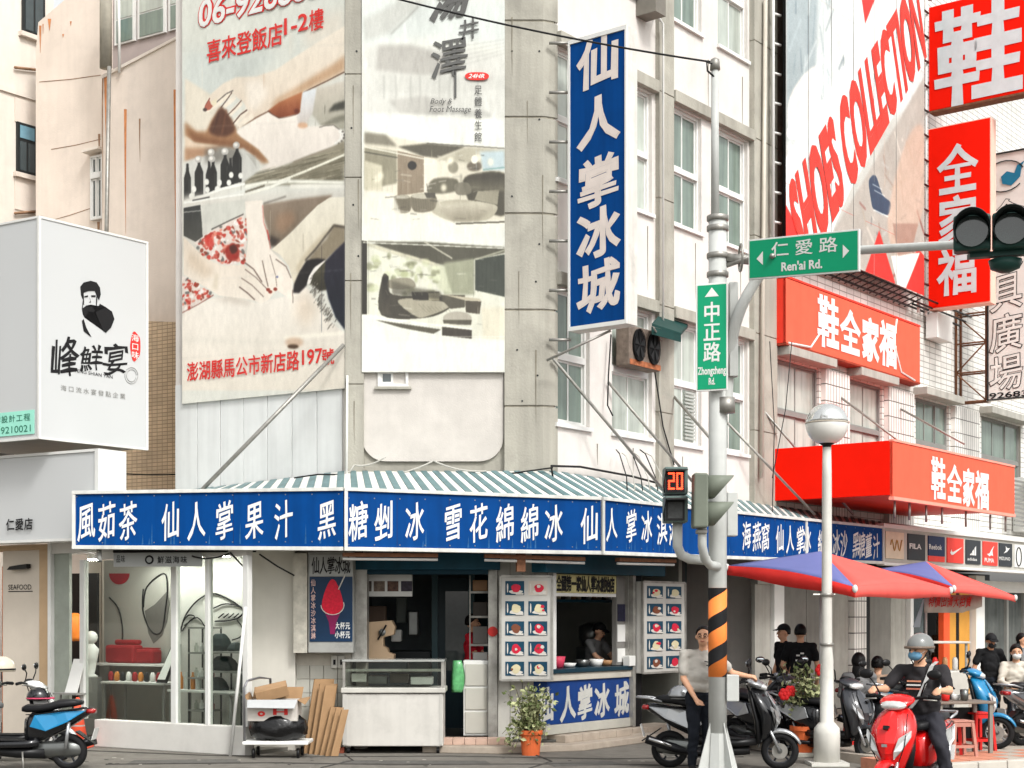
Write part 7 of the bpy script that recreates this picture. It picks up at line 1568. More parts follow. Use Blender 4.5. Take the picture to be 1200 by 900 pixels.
# ======================= PARASOLS
ured=M('parasol_red',(224,52,46),.7,var=.08,scale=2); ublue=M('parasol_blue',(96,104,156),.7,var=.08,scale=2); upink=M('parasol_faded_red',(230,92,84),.7,var=.08,scale=2)
def parasol(label,apex,cs,mats,val,pole_z):
    t=T('parasol',label,'parasol',(apex.x,apex.y,pole_z)); n=len(cs)
    for i in range(n):
        a,b=cs[i],cs[(i+1)%n]; m=MB(); N=8; vs=[];fs=[]
        for j in range(N+1):
            for k in range(N+1-0):
                s_=j/N; e=a.lerp(b,k/N); sagv=.10*math.sin(math.pi*k/N)*s_; p=apex.lerp(e,s_)-Vector((0,0,.10*math.sin(math.pi*s_)))*0+Vector((0,0,sagv*.6)); 
                vs.append(p)
        for j in range(N):
            for k in range(N): q=j*(N+1)+k; fs.append((q,q+1,q+N+2,q+N+1))
        m.add(vs,fs); m.build('canopy_panel',mats[i],t,smooth=True,solid=.006)
        m=MB(); vs=[];fs=[]; N=16
        for k in range(N+1):
            e=a.lerp(b,k/N)+Vector((0,0,.06*math.sin(math.pi*k/N))); dr=val*(.82+.18*math.cos(k/N*2*math.pi)*-1) ; out=(e-apex); out.z=0; out=out.normalized()*.012*math.sin(k*2.3)
            vs+= [e,e+out-Vector((0,0,dr))]
        for k in range(N): fs.append((2*k,2*k+2,2*k+3,2*k+1))
        m.add(vs,fs); m.build('valance',mats[i] if mats[i] is not ublue else ured,t,smooth=True,solid=.006)
        m=MB(); m.tube([apex-Vector((0,0,.08)),a-Vector((0,0,.03))],.012,6); m.build('rib',metal,t,smooth=True)
        m=MB(); m.ell(a-Vector((0,0,.02)),(.035,.035,.05),8,6); m.build('corner_fitting',white_p,t,smooth=True)
    MB().tube([(apex.x,apex.y,pole_z),apex],.022,10).build('pole',white_p,t,smooth=True)
    MB().lathe([(.25,0),(.25,.05),(.05,.08)],(apex.x,apex.y,pole_z),16).build('base',concrete_d,t,smooth=True)
    return t
parasol('open parasol with blue panel facing left and red valance above the globe lamp post',P(962,646,21.0),[P(852,663,20.8),P(1002,688,18.6),P(1114,690,21.2),P(985,668,24.6)],[ublue,upink,ured,ublue],.20,.0)
parasol('second red parasol with a blue sliver behind the first, above the brand band',P(1085,658,25.5),[P(1020,668,25.0),P(1118,688,22.5),P(1190,699,24.5),P(1110,676,29)],[ublue,upink,ured,ublue],.14,.11)
# white banner with red marks under parasols
wbn=T('sale_banner','crumpled white banner with red lettering hanging under the second parasol','banner',P(1112,715,24.5))
BN=Fr(P(1083,700,24.5)[:2],(.9,.25)); Wb=(BN.u(1152)); zb0,zb1=CH-(718-HZ)/FX*24.6,CH-(697-HZ)/FX*24.6
m=MB(); vs=[];fs=[];N=14
for i in range(N+1):
    for j in (0,1): vs.append(BN.p(Wb*i/N,(zb0+(.10 if i>9 else 0)*(i-9)/5) if j==0 else zb1,.03*math.sin(i*1.7)))
for i in range(N): fs.append((2*i,2*i+2,2*i+3,2*i+1))
m.add(vs,fs); m.build('cloth',M('banner_cloth',(214,204,196),.8,var=.15,scale=5),wbn,smooth=True,solid=.004)
m=MB(); text(m,BN,'特價出清大拍賣',.05,Wb*.78,zb0+.08,zb1-.02,.045,w=.02,slant=.3,shear=.15); m.build('lettering',letter_r,wbn)
MB().prism([P(1083,640+62,24.3),P(1078,735,24.3),P(1070,735,24.3),P(1082,702,24.3)],(0,.02,0)).build('side_flag',M('pale_blue_flag',(170,184,192),.6),wbn,fix=True)
# ======================= TABLE AND STOOLS
def tbl(c,w_,d_,h,rz,label,top,leg):
    t=T('folding_table',label,'table',c,rz=rz); m=MB(); MB().box((0,0,h-.015),(w_,d_,.03)).build('table_top',top,t,local=True,bevel=.008)
    for sx in (-1,1):
        for sy in (-1,1): MB().box((sx*(w_/2-.05),sy*(d_/2-.05),(h-.03)/2),(.045,.045,h-.03)).build('leg',leg,t,local=True)
    MB().box((0,d_/2-.02,h*.55),(w_-.12,.01,h*.6)).build('back_panel',black_pl,t,local=True)
    return t
tg_=M('table_grey',(120,108,98),.6,var=.15)
tbl(G(1122,19.2,.112),.78,.5,.66,R(12),'grey brown table behind the plastic stools',tg_,M('table_leg',(128,124,116),.5))
srd=M('stool_red',(196,38,34),.5,var=.12); stn=M('stool_faded_pink',(176,124,110),.6,var=.15)
def stool(c,rz,label,mat,h=.45):
    t=T('plastic_stool',label,'stool',c,group='plastic stools by the grey table',rz=rz)
    MB().box((0,0,h-.012),(.27,.27,.024)).build('seat',mat,t,local=True,bevel=.01)
    for sx in (-1,1):
        for sy in (-1,1):
            a=(sx*.115,sy*.115); b=(sx*.15,sy*.15); q=.018
            MB().hexa([(b[0]-q,b[1]-q,0),(b[0]+q,b[1]-q,0),(b[0]+q,b[1]+q,0),(b[0]-q,b[1]+q,0),(a[0]-q,a[1]-q,h-.024),(a[0]+q,a[1]-q,h-.024),(a[0]+q,a[1]+q,h-.024),(a[0]-q,a[1]+q,h-.024)]).build('leg',mat,t,local=True)
    for s_ in (-1,1):
        MB().box((0,s_*.14,h*.3),(.26,.014,.035)).build('crossbar',mat,t,local=True); MB().box((s_*.14,0,h*.3),(.014,.26,.035)).build('crossbar',mat,t,local=True)
        MB().box((0,s_*.12,h-.05),(.22,.012,.05)).build('apron',mat,t,local=True)
stool(G(1124,18.75,.112),.2,'faded pink plastic stool in front of the grey table',stn); stool(G(1112,19.0,.112),-.3,'deep red stool half hidden behind the pink stool',srd,.44); stool(G(1146,19.5,.112),.35,'bright red stool right of the table legs',srd,.5)
# ======================= SCOOTERS
silv=M('scooter_silver',(176,178,180),.25,.6,var=.06,coat=.6); seatm=M('vinyl_seat',(28,28,30),.45,var=.15); seatg=M('grey_vinyl_seat',(96,98,98),.55,var=.1)
sred=M('scooter_red',(214,22,22),.22,var=.04,coat=.8); sblk=M('scooter_black',(20,21,24),.22,var=.05,coat=.8); swht=M('scooter_white',(216,216,214),.25,var=.04,coat=.7); sblu=M('scooter_blue',(26,120,166),.25,var=.06,coat=.8); sgrd=M('scooter_dark_grey',(58,60,64),.3,var=.05,coat=.6)
hlm=M('headlight_lens',(214,216,214),.05,.2,var=.15,scale=40,spec=1,coat=1); tlm=M('tail_lens',(150,14,14),.15,coat=1); orl=M('indicator_lens',(230,120,30),.2,coat=1); mirm=M('mirror_glass',(160,166,170),.03,1)
class ML(MB):
    def lz(s,secs,n=16,p=2.4):  # rings stacked in z: (z, xc, hx, hy)
        out=[]
        for z,xc,hx,hy in secs:
            out.append([(xc+hx*math.copysign(abs(math.cos(a))**(2/p),math.cos(a)),hy*math.copysign(abs(math.sin(a))**(2/p),math.sin(a)),z) for a in [2*math.pi*j/n for j in range(n)]])
        return s.rings(out)
def wheel(t,x,r,rimm,y=0):
    w_=MB(); n=28; prof=[(r*.66,-.045),(r*.80,-.055),(r*.93,-.045),(r,-.02),(r,.02),(r*.93,.045),(r*.80,.055),(r*.66,.045)]
    out=[[(x+rr*math.cos(2*math.pi*j/n),y+yy,r+rr*math.sin(2*math.pi*j/n)) for j in range(n)] for rr,yy in prof]
    w_.rings(out,cap=False,closed=True); ty=w_.build('tyre',rubber,t,local=True,smooth=True)
    m=MB(); 
    out=[[(x+rr*math.cos(2*math.pi*j/n),y+yy,r+rr*math.sin(2*math.pi*j/n)) for j in range(n)] for rr,yy in ((r*.67,-.04),(r*.62,-.03),(r*.62,.03),(r*.67,.04))]
    m.rings(out,cap=False,closed=True); rm=m.build('rim',rimm,ty,local=True,smooth=True)
    for k in range(5):
        a=k*2*math.pi/5+.3; MB().tube([(x+.02*math.cos(a),y,r+.02*math.sin(a)),(x+r*.63*math.cos(a+.15),y,r+r*.63*math.sin(a+.15))],.013,6).build('spoke',rimm,ty,local=True,smooth=True)
    m=MB(); m.lathe([(.03,-.05),(.035,-.03),(.035,.03),(.03,.05)],(x,y,r),12,'y'); m.build('hub',steel,ty,local=True)
    m=MB(); m.lathe([(r*.42,-.045),(r*.42,-.041)],(x,y,r),20,'y'); m.build('brake_disc',metal,ty,local=True)
def scooter(label,c,head,body,panel=None,seat=seatm,lower=None,rimm=None,box=None,sc=1.0,apron=None,accent=None,rack=True,helmet=None,lean=R(-6)):
    panel=panel or body; lower=lower or black_pl; rimm=rimm or sgrd; apron=apron or body
    t=T('scooter',label,'scooter',c,rz=head); t.scale=(sc,sc,sc); t.rotation_euler=(lean*0,0,head); r=.215
    wheel(t,.64,r,rimm); wheel(t,-.62,r,rimm)
    B=lambda: ML()
    # front fender
    m=B(); n=12; out=[]
    for i in range(n):
        a=R(20)+i/(n-1)*R(150); rr=r+.025; cxx,czz=.64+rr*math.cos(a),r+rr*math.sin(a); wd=.062
        out.append([(cxx,-wd,czz-.03*math.sin(a)),(cxx+.015*math.cos(a),-wd*.6,czz+.018*math.sin(a)),(cxx+.02*math.cos(a),wd*.6,czz+.018*math.sin(a)),(cxx,wd,czz-.03*math.sin(a))])
    m.rings(out); m.build('front_fender',panel,t,local=True,smooth=True)
    for s_ in (-1,1): MB().tube([(.64,s_*.07,r),(.50,s_*.07,.52)],.018,8).build('fork_leg',silv,t,local=True,smooth=True)
    # front shield: pointed nose fairing
    # faceted nose fairing: ridge, shoulder and rear edge at each height (z, x front, x rear, half width)
    m=MB(); out=[]
    for z_,xf,xr,hw in ((.30,.50,.42,.06),(.38,.565,.42,.105),(.50,.625,.40,.165),(.62,.635,.38,.215),(.72,.60,.35,.225),(.82,.535,.32,.20),(.90,.475,.30,.14),(.94,.43,.30,.08)):
        out.append([(xf,0,z_),(xf-.012,hw*.28,z_),(xf-.05,hw*.62,z_),(xf-.12,hw*.98,z_),(xr,hw,z_),(xr,-hw,z_),(xf-.12,-hw*.98,z_),(xf-.05,-hw*.62,z_),(xf-.012,-hw*.28,z_)])
    m.rings(out); fs_=m.build('front_shield',apron,t,local=True,smooth=True,sub=1)
    m=MB(); out=[]
    for z_,xf,hw in ((.52,.640,.05),(.62,.655,.085),(.74,.612,.10),(.84,.545,.075),(.90,.495,.03)): out.append([(xf,0,z_),(xf-.02,hw,z_),(xf-.05,hw*.9,z_),(xf-.05,-hw*.9,z_),(xf-.02,-hw,z_)])
    m.rings(out); m.build('nose_cover',panel,fs_,local=True,bevel=.006)
    for s_ in (-1,1):
        MB().tube([(.50,s_*.150,.88),(.565,s_*.165,.74),(.60,s_*.16,.60),(.575,s_*.10,.45)],.005,5).build('panel_seam',black_pl,fs_,local=True)
        MB().tube([(.26,s_*.05,.97),(.30,s_*.10,.88),(.33,s_*.06,.80)],.007,5).build('brake_cable',black_pl,fs_,local=True,smooth=True)
    MB().box((.665,0,.60),(.006,.05,.025)).build('badge',silv,fs_,local=True)
    MB().lathe([(.02,0),(.02,.012)],(.29,-.10,.80),10,'x').build('key_switch',metal,fs_,local=True)
    m=B(); m.lz([(.30,.40,.035,.15),(.55,.385,.035,.185),(.80,.325,.035,.165),(.90,.30,.03,.10)]); m.build('leg_shield',lower,t,local=True,smooth=True)
    for s_ in (-1,1):
        m=MB(); m.prism([(.612,s_*.115,.66),(.535,s_*.205,.73),(.555,s_*.205,.67),(.600,s_*.135,.55),(.590,s_*.06,.47),(.622,s_*.075,.54)],(.014,0,.004)); m.build('indicator',hlm if accent is None else accent,t,local=True,fix=True)
    m=MB(); m.prism([(.60,-.03,.765),(.60,.03,.765),(.625,.02,.735),(.625,-.02,.735)],(.02,0,.01)); m.build('grille',black_pl,t,local=True,fix=True)
    # headset
    m=B(); m.loft([(.20,1.00,.06,.03),(.26,1.005,.15,.045),(.35,.985,.185,.07),(.43,.96,.15,.062),(.475,.945,.08,.04)],10,1.7); m.build('headset',panel if apron is body else apron,t,local=True,smooth=True,sub=1)
    m=B(); m.loft([(.38,.960,.125,.045),(.462,.945,.118,.042),(.496,.935,.08,.026)],12,2.2); m.build('headlight',hlm,t,local=True,smooth=True)
    m=B(); m.loft([(.22,1.03,.06,.01),(.26,1.045,.08,.02),(.32,1.05,.05,.012)],10); m.build('dash',black_pl,t,local=True,smooth=True)
    for s_ in (-1,1):
        MB().tube([(.28,s_*.12,1.0),(.25,s_*.22,1.02),(.20,s_*.34,1.01)],[.015,.014,.014],8).build('handlebar',black_pl,t,local=True,smooth=True)
        MB().tube([(.235,s_*.245,1.02),(.20,s_*.35,1.01)],.02,8).build('grip',rubber,t,local=True,smooth=True)
        MB().tube([(.29,s_*.22,.995),(.27,s_*.34,.99)],.007,6).build('brake_lever',metal,t,local=True,smooth=True)
        m=MB(); m.tube([(.27,s_*.19,1.03),(.30,s_*.24,1.14),(.29,s_*.29,1.19)],.008,6); m.build('mirror_stalk',black_pl,t,local=True,smooth=True)
        m=MB(); m.ell((.29,s_*.32,1.22),(.022,.07,.045),12,8); mm=m.build('mirror',black_pl,t,local=True,smooth=True)
        m=MB(); m.ell((.272,s_*.32,1.22),(.008,.06,.038),12,6); m.build('mirror_glass',mirm,mm,local=True,smooth=True)
    # floorboard and belly
    m=B(); m.loft([(-.28,.33,.14,.05),(-.15,.31,.16,.045),(.15,.30,.16,.04),(.38,.33,.14,.05)],12,5); m.build('floorboard',lower,t,local=True,smooth=True)
    m=MB(); m.box((.08,0,.352),(.42,.28,.012)); m.build('floor_mat',rubber,t,local=True,bevel=.004)
    m=B(); m.loft([(-.35,.20,.10,.07),(0,.20,.12,.06),(.3,.22,.10,.05)],10,4); m.build('belly_cover',black_pl,t,local=True,smooth=True)
    # rear body
    m=B(); m.loft([(-.10,.48,.07,.14),(-.18,.50,.13,.18),(-.35,.53,.165,.17),(-.60,.60,.155,.12),(-.80,.68,.105,.07),(-.90,.71,.05,.035)],16,2.8); m.build('rear_body',body,t,local=True,smooth=True)
    for s_ in (-1,1): MB().tube([(-.14,s_*.125,.66),(-.35,s_*.160,.675),(-.62,s_*.145,.715),(-.84,s_*.09,.74)],.006,5).build('seat_seam',black_pl,t,local=True)
    for s_ in (-1,1):
        m=MB(); m.prism([(-.20,s_*.160,.52),(-.40,s_*.180,.47),(-.66,s_*.172,.58),(-.86,s_*.105,.71),(-.62,s_*.160,.70),(-.26,s_*.160,.655)],(0,s_*.012,0)); m.build('side_panel',accent or panel,t,local=True,fix=True,bevel=.006)
    # seat
    m=B(); m.loft([(-.06,.72,.05,.03),(-.12,.73,.10,.05),(-.30,.735,.135,.045),(-.42,.755,.14,.05),(-.52,.785,.135,.055),(-.70,.80,.12,.045),(-.78,.80,.07,.025)],16,3); m.build('seat',seat,t,local=True,smooth=True)
    # tail
    m=B(); m.loft([(-.86,.70,.09,.035),(-.93,.70,.075,.03),(-.945,.70,.04,.015)],12); m.build('tail_light',tlm,t,local=True,smooth=True)
    m=MB(); m.prism([(-.72,-.07,.45),(-.72,.07,.45),(-.94,.06,.30),(-.94,-.06,.30)],(-.004,0,.014)); m.build('rear_fender',black_pl,t,local=True,fix=True)
    m=MB(); m.prism([(-.915,-.085,.36),(-.915,.085,.36),(-.955,.085,.50),(-.955,-.085,.50)],(-.006,0,0)); m.build('number_plate',frame_w,t,local=True,fix=True)
    # rear mudguard, engine, exhaust, shock
    m=B(); m.loft([(-.80,.24,.05,.07),(-.62,.25,.07,.10),(-.35,.24,.09,.10),(-.20,.24,.08,.07)],12,3); m.build('engine_case',steel,t,local=True,smooth=True)
    m=MB(); m.tube([(-.20,-.13,.20),(-.40,-.16,.20),(-.55,-.17,.24),(-.88,-.18,.34)],[.022,.03,.055,.05],12); ex=m.build('exhaust',M('exhaust_black',(34,34,36),.35,.5),t,local=True,smooth=True)
    m=MB(); m.tube([(-.58,-.225,.27),(-.84,-.235,.35)],.022,8); m.build('heat_shield',chrome,ex,local=True,smooth=True)
    MB().tube([(-.62,.13,.26),(-.66,.13,.58)],.022,8).build('shock_absorber',silv,t,local=True,smooth=True)
    MB().tube([(-.10,.13,.22),(-.14,.2,.02)],.011,6).build('side_stand',metal,t,local=True,smooth=True)
    if rack:
        m=MB(); m.tube([(-.70,.12,.77),(-.85,.13,.81),(-1.0,.09,.82),(-1.0,-.09,.82),(-.85,-.13,.81),(-.70,-.12,.77)],.013,8); m.build('grab_rail',silv if rack is True else black_pl,t,local=True,smooth=True)
    if box:
        m=B(); m.loft([(-.74,1.0,.15,.10),(-.80,1.0,.19,.15),(-1.0,1.0,.20,.155),(-1.10,.99,.17,.11)],16,4); bxo=m.build('top_box',box,t,local=True,smooth=True)
        m=MB(); m.box((-.93,0,.995),(.38,.41,.014)); m.build('box_seam',silv,bxo,local=True)
        m=MB(); m.box((-.88,0,.84),(.2,.2,.03)); m.build('box_plate',black_pl,t,local=True)
    return t
def helmet(c,mat,label,rz=0,s=1,strap=None):
    t=T('helmet',label,'helmet',c,rz=rz); out=[]
    m=MB(); m.rings([[(s*.125*math.sin(a)*math.cos(q),s*.15*math.sin(a)*math.sin(q),s*(.13*math.cos(a)+.01)) for q in np.linspace(0,2*math.pi,21)[:-1]] for a in np.linspace(.05,1.85,10)]); m.build('shell',mat,t,local=True,smooth=True,solid=.01)
    m=MB(); m.rings([[(s*.128*math.cos(q),s*.153*math.sin(q)-(.05*s if math.sin(q)<-.3 else 0),s*z) for q in np.linspace(0,2*math.pi,21)[:-1]] for z in (-.01,.008)],cap=False); m.build('brim',strap or black_pl,t,local=True,smooth=True,solid=.006)
    return t
c_=G(848,18.45); scooter('black scooter with silver nose panels beside the striped pole, rear rack to the left',(c_.x,c_.y,0),R(-11),sblk,panel=silv,apron=sblk,accent=silv,rimm=sgrd,sc=1.04)
helmet(Vector((2.02,18.5,.86)),silv,'silver helmet resting on the black scooter seat by the menu board',R(70),.95)
scooter('black scooter with turquoise side panel and black seat cut by the left edge',(-5.90,18.35,0),R(177),sblk,panel=sblk,accent=sblu,lower=sblk,sc=1.0,rack=False,box=None)
scooter('white scooter with grey seat behind the black and turquoise one',(-6.34,19.3,0),R(4),swht,panel=swht,seat=seatg,accent=silv,sc=.98,rack=False)
_q=P(45,818,19.15); helmet(_q,sblk,'black helmet with pink strap on the handlebar of the white scooter',R(100),.95,M('pink_strap',(200,70,100),.5))
_q=P(2,784,18.2); helmet(_q,M('cream_helmet_shell',(206,196,176),.3,coat=.6,grime=.2),'cream round helmet at the left edge hung on the black scooter mirror',R(-60),1.05)
c_=G(985,19.7); scooter('dark scooter with silver stripes parked behind the globe lamp post',(c_.x-.15,c_.y,0),R(-52),sblk,panel=sgrd,accent=silv,apron=sgrd)
scooter('dark grey scooter with its back to the flowering plant',(G(925,21.2).x,21.2,.0),R(100),sgrd,panel=silv,accent=silv)
scooter('bright red scooter with white headlight being ridden towards the camera',(3.86,14.85,0),R(-125),sred,panel=sred,apron=sred,lower=black_pl,accent=hlm,rimm=sgrd,sc=1.05)
c_=G(1137,20.3); scooter('silver scooter with grey seat between the table and the blue scooter',(5.32,20.75,.11),R(-20),silv,panel=swht,seat=seatg,apron=silv,accent=sgrd)
scooter('turquoise blue scooter with chrome fender front on the pavement at the right',(5.66,20.05,.11),R(-18),sblu,panel=sblu,seat=seatg,apron=sblu,accent=swht,rimm=silv)
scooter('white and silver scooter with grey seat beside the man in black',(7.75,21.5,.11),R(172),swht,panel=silv,seat=seatg,apron=silv,accent=sgrd)
scooter('grey scooter cut off by the right edge',(7.35,20.6,.11),R(20),silv,panel=sgrd,seat=seatm,apron=silv,accent=sgrd)
scooter('black scooter with silver side panel deep behind the flowering plant',(G(900,20.6).x,20.6,0),R(-55),sblk,panel=sgrd,accent=silv,apron=sblk)
scooter('dark scooter half hidden behind the red scooter rider',(G(1048,20.4).x,20.4,0.0),R(-70),sgrd,panel=sblk,accent=silv,apron=sblk)
crm=M('cart_cream',(206,202,192),.5,var=.15,grime=.2)
ctt=T('street_cart','white framed street cart with a dark window behind the red scooter rider','cart',G(1100,21.5,.11)); cx_,cy_=G(1100,21.5)[:2]
MB().box((cx_,cy_,.62),(.7,.5,.9)).build('cart_body',crm,ctt,bevel=.02)
for sx in (-.32,.32): MB().box((cx_+sx,cy_-.22,1.25),(.03,.03,.4)).build('upright',metal,ctt)
MB().box((cx_,cy_,1.46),(.74,.54,.03)).build('cart_top',crm,ctt,bevel=.01); MB().box((cx_-.1,cy_-.252,.8),(.3,.006,.25)).build('dark_window',black_pl,ctt)
for k in range(4): MB().lathe([(.03,0),(.04,.02),(.04,.14),(.02,.18)],(cx_-.22+k*.14,cy_-.1,1.075),10).build('cart_jar',[jm[0],srd,jm[3],jm[2]][k],ctt,smooth=True)
for i,(px,Y_,mt,h,lab) in enumerate(((1108,19.1,srd,.12,'small red cup on the grey table'),(1120,19.3,frame_w,.07,'white bowl on the grey table'),(1130,19.2,steel,.14,'steel tin on the grey table'))):
    q=G(px,Y_,.112+.661); MB().lathe([(.03,0),(.05,.01),(.055,h),(.05,h),(.03,.02)],q,12).build('table_bowl',mt,smooth=True,label=lab,category='bowl')
for i,(px,Y_) in enumerate(((1072,22.5),(1134,22.8))): stool(G(px,Y_,.112),.3+i,('faded stool beyond the street cart on its left','faded stool beyond the street cart on its right')[i],stn)
# ======================= PEOPLE
skinm=M('skin',(206,158,128),.5,var=.05); skin2=M('skin_tan',(186,134,104),.5,var=.05)
hairm=M('black_hair',(20,18,18),.5,var=.3,scale=40); shoem=M('dark_shoes',(30,30,32),.6)
def cloth(n,c): return M('cloth_'+n,c,.85,var=.10,scale=9,bump=.25,bs=14)
def V3(*a): return Vector(a)
STAND=dict(pel=(0,0,.92),ch=(0,0,1.22),nk=(0,.0,1.42),hd=(0,-.02,1.56),shL=(.175,0,1.37),shR=(-.175,0,1.37),elL=(.24,.02,1.10),elR=(-.24,.02,1.10),wrL=(.24,-.08,.86),wrR=(-.24,-.08,.86),hpL=(.085,0,.88),hpR=(-.085,0,.88),knL=(.10,-.02,.48),knR=(-.10,-.02,.48),anL=(.11,.02,.09),anR=(-.11,.02,.09))
SIT=dict(STAND,pel=(0,0,.52),ch=(0,-.03,.84),nk=(0,-.05,1.04),hd=(0,-.08,1.18),shL=(.17,-.04,.99),shR=(-.17,-.04,.99),elL=(.23,-.10,.75),elR=(-.23,-.10,.75),wrL=(.12,-.32,.68),wrR=(-.12,-.32,.68),hpL=(.09,0,.48),hpR=(-.09,0,.48),knL=(.12,-.42,.50),knR=(-.12,-.42,.50),anL=(.12,-.40,.09),anR=(-.12,-.40,.09))
def person(label,c,rz,J,shirt,trous,skin=skinm,shoes=shoem,sleeve=.55,hair='short',vox=.012,sc=1,look=0,tilt=0,mask=None,cap=None,belly=1.0,gripL=None,gripR=None,glasses=False,female=False,extra=None):
    t=T('person',label,'person',c,rz=rz); t.scale=(sc,sc,sc)
    j={k:Vector(v) for k,v in J.items()}; pr=[]
    cap_=lambda a,b,r0,r1,mi: pr.append(('c',Vector(a),Vector(b),r0,r1,mi)); el=lambda c_,r,mi: pr.append(('e',Vector(c_),r,mi))
    SK,SH,TR,SO=0,1,2,3
    up=(j['nk']-j['pel']).normalized()
    el(j['pel'],(.155,.115,.11),TR); el(j['pel']+up*.10,(.150*belly,.115*belly,.12),SH); el(j['pel']+up*.2+Vector((0,-.015*belly,0)),(.15*belly,.115*belly,.14),SH); el(j['ch'],(.165,.115,.17),SH)
    cap_(j['shL'],j['shR'],.060,.060,SH); cap_(j['ch'],j['nk']-Vector((0,0,.06)),.10,.075,SH)
    cap_(j['nk']-Vector((0,0,.04)),j['hd']-Vector((0,0,.05)),.052,.050,SK)
    H=j['hd']; RM=Matrix.Rotation(look,3,'Z')@Matrix.Rotation(tilt,3,'X'); hp=lambda x,y,z: H+RM@Vector((x,y,z))
    el(hp(0,.012,.02),(.076,.092,.10),SK); el(hp(0,-.02,-.055),(.055,.062,.058),SK); el(hp(0,-.035,-.085),(.03,.03,.028),SK)
    cap_(hp(0,-.083,.012),hp(0,-.102,-.022),.009,.014,SK)
    el(hp(0,-.078,-.058),(.022,.012,.009),SK); el(hp(.032,-.072,-.015),(.018,.012,.013),SK); el(hp(-.032,-.072,-.015),(.018,.012,.013),SK)
    for s_ in (-1,1): el(hp(s_*.078,.012,-.005),(.012,.02,.03),SK)
    for S,s_ in (('L',1),('R',-1)):
        sh,e_,w_=j['sh'+S],j['el'+S],j['wr'+S]
        if sleeve<=1: cap_(sh,sh.lerp(e_,sleeve*1.15),.060,.060,SH); cap_(sh,e_,.046,.038,SK); cap_(e_,w_,.040,.026,SK)
        else: cap_(sh,e_,.062,.05,SH); cap_(e_,e_.lerp(w_,.93),.05,.038,SH); cap_(e_,w_,.036,.026,SK)
        d=(w_-e_).normalized(); side=d.cross(Vector((0,0,1)));
        if side.length<.2: side=Vector((0,1,0))
        side=side.normalized(); grip={'L':gripL,'R':gripR}[S]; curl=Vector(grip).normalized() if grip else (Vector((-s_*.6,-.4,0))-d*.1).normalized()
        if grip: side=d.cross(curl).normalized()
        pc=w_+d*.05; cap_(w_,w_+d*.075,.026,.030,SK)
        for k in range(4):
            b=w_+d*.075+side*(k-1.5)*.019; L1=(.030,.036,.034,.027)[k]; k1=b+(d*.8+curl*.6).normalized()*L1; k2=k1+(curl*.9+d*.1*(0 if grip else 4)).normalized()*L1*.9
            cap_(b,k1,.0105,.010,SK); cap_(k1,k2,.010,.0085,SK)
        th=w_+d*.03-side*.026*1; cap_(th,th-side*.02+d*.02+curl*.015,.012,.010,SK); cap_(th-side*.02+d*.02+curl*.015,th-side*.018+d*.045+curl*.03,.010,.009,SK)
        h_,k_,a_=j['hp'+S],j['kn'+S],j['an'+S]
        cap_(h_,k_,.095,.068,TR); cap_(k_,a_+(k_-a_).normalized()*.03,.066,.055,TR)
        f=Vector((0,-1,0)); el(a_+Vector((0,-.05,-.045)),(.042,.115,.042),SO); el(a_+Vector((0,.0,-.02)),(.04,.05,.06),SO)
    m=MB()
    for p in pr:
        if p[0]=='e': m.ell(p[1],p[2],14,10)
        else:
            a,b,r0,r1=p[1],p[2],p[3],p[4]; d=(b-a); L=max(d.length,1e-5); d=d/L; ux=d.orthogonal().normalized(); uy=d.cross(ux); out=[]
            for q,ss in ((-.999,0),(-.8,0),(-.4,0),(0,0)): out.append([a+d*r0*q+(ux*math.cos(2*math.pi*i/12)+uy*math.sin(2*math.pi*i/12))*r0*math.sqrt(max(1-q*q,.002)) for i in range(12)])
            for q in (0,.4,.8,.999): out.append([b+d*r1*q+(ux*math.cos(2*math.pi*i/12)+uy*math.sin(2*math.pi*i/12))*r1*math.sqrt(max(1-q*q,.002)) for i in range(12)])
            m.rings(out)
    o=m.build('tmp',skin,None,local=True,fix=True)
    rmod=o.modifiers.new('r','REMESH'); rmod.mode='VOXEL'; rmod.voxel_size=vox; rmod.adaptivity=0
    sm_=o.modifiers.new('s','SMOOTH'); sm_.factor=.5; sm_.iterations=2
    dg=bpy.context.evaluated_depsgraph_get(); me=bpy.data.meshes.new_from_object(o.evaluated_get(dg)); bpy.data.objects.remove(o)
    me.name='body'; me.materials.clear()
    for q in (skin,shirt,trous,shoes): me.materials.append(q)
    n=len(me.polygons); cen=np.zeros(n*3,np.float32); me.polygons.foreach_get('center',cen); cen=cen.reshape(-1,3); best=np.full(n,1e9); mi=np.zeros(n,np.int32)
    for p in pr:
        if p[0]=='e':
            q=(cen-np.array(p[1]))/np.array(p[2]); d=(np.linalg.norm(q,axis=1)-1)*min(p[2]); mm_=p[3]
        else:
            a,b=np.array(p[1]),np.array(p[2]); ab=b-a; h=np.clip(((cen-a)@ab)/max(ab@ab,1e-9),0,1); d=np.linalg.norm(cen-a-h[:,None]*ab,axis=1)-(p[3]+(p[4]-p[3])*h); mm_=p[5]
        k=d<best; best[k]=d[k]; mi[k]=mm_
    me.polygons.foreach_set('material_index',mi); me.shade_smooth()
    nv=len(me.vertices); co=np.zeros(nv*3,np.float32); me.vertices.foreach_get('co',co); co=co.reshape(-1,3); no=np.zeros(nv*3,np.float32); me.vertices.foreach_get('normal',no); no=no.reshape(-1,3)
    isc=np.zeros(nv,np.float32); 
    for p_ in me.polygons:
        if mi[p_.index] in (1,2):
            for v_ in p_.vertices: isc[v_]=1
    x,y,z=co[:,0],co[:,1],co[:,2]; fold=np.sin(34*z+16*x+5*np.sin(9*y+7*x))*.5+np.sin(21*x-38*z+6*np.sin(11*z))*.35+np.sin(60*z+25*y+4*np.sin(13*x))*.25
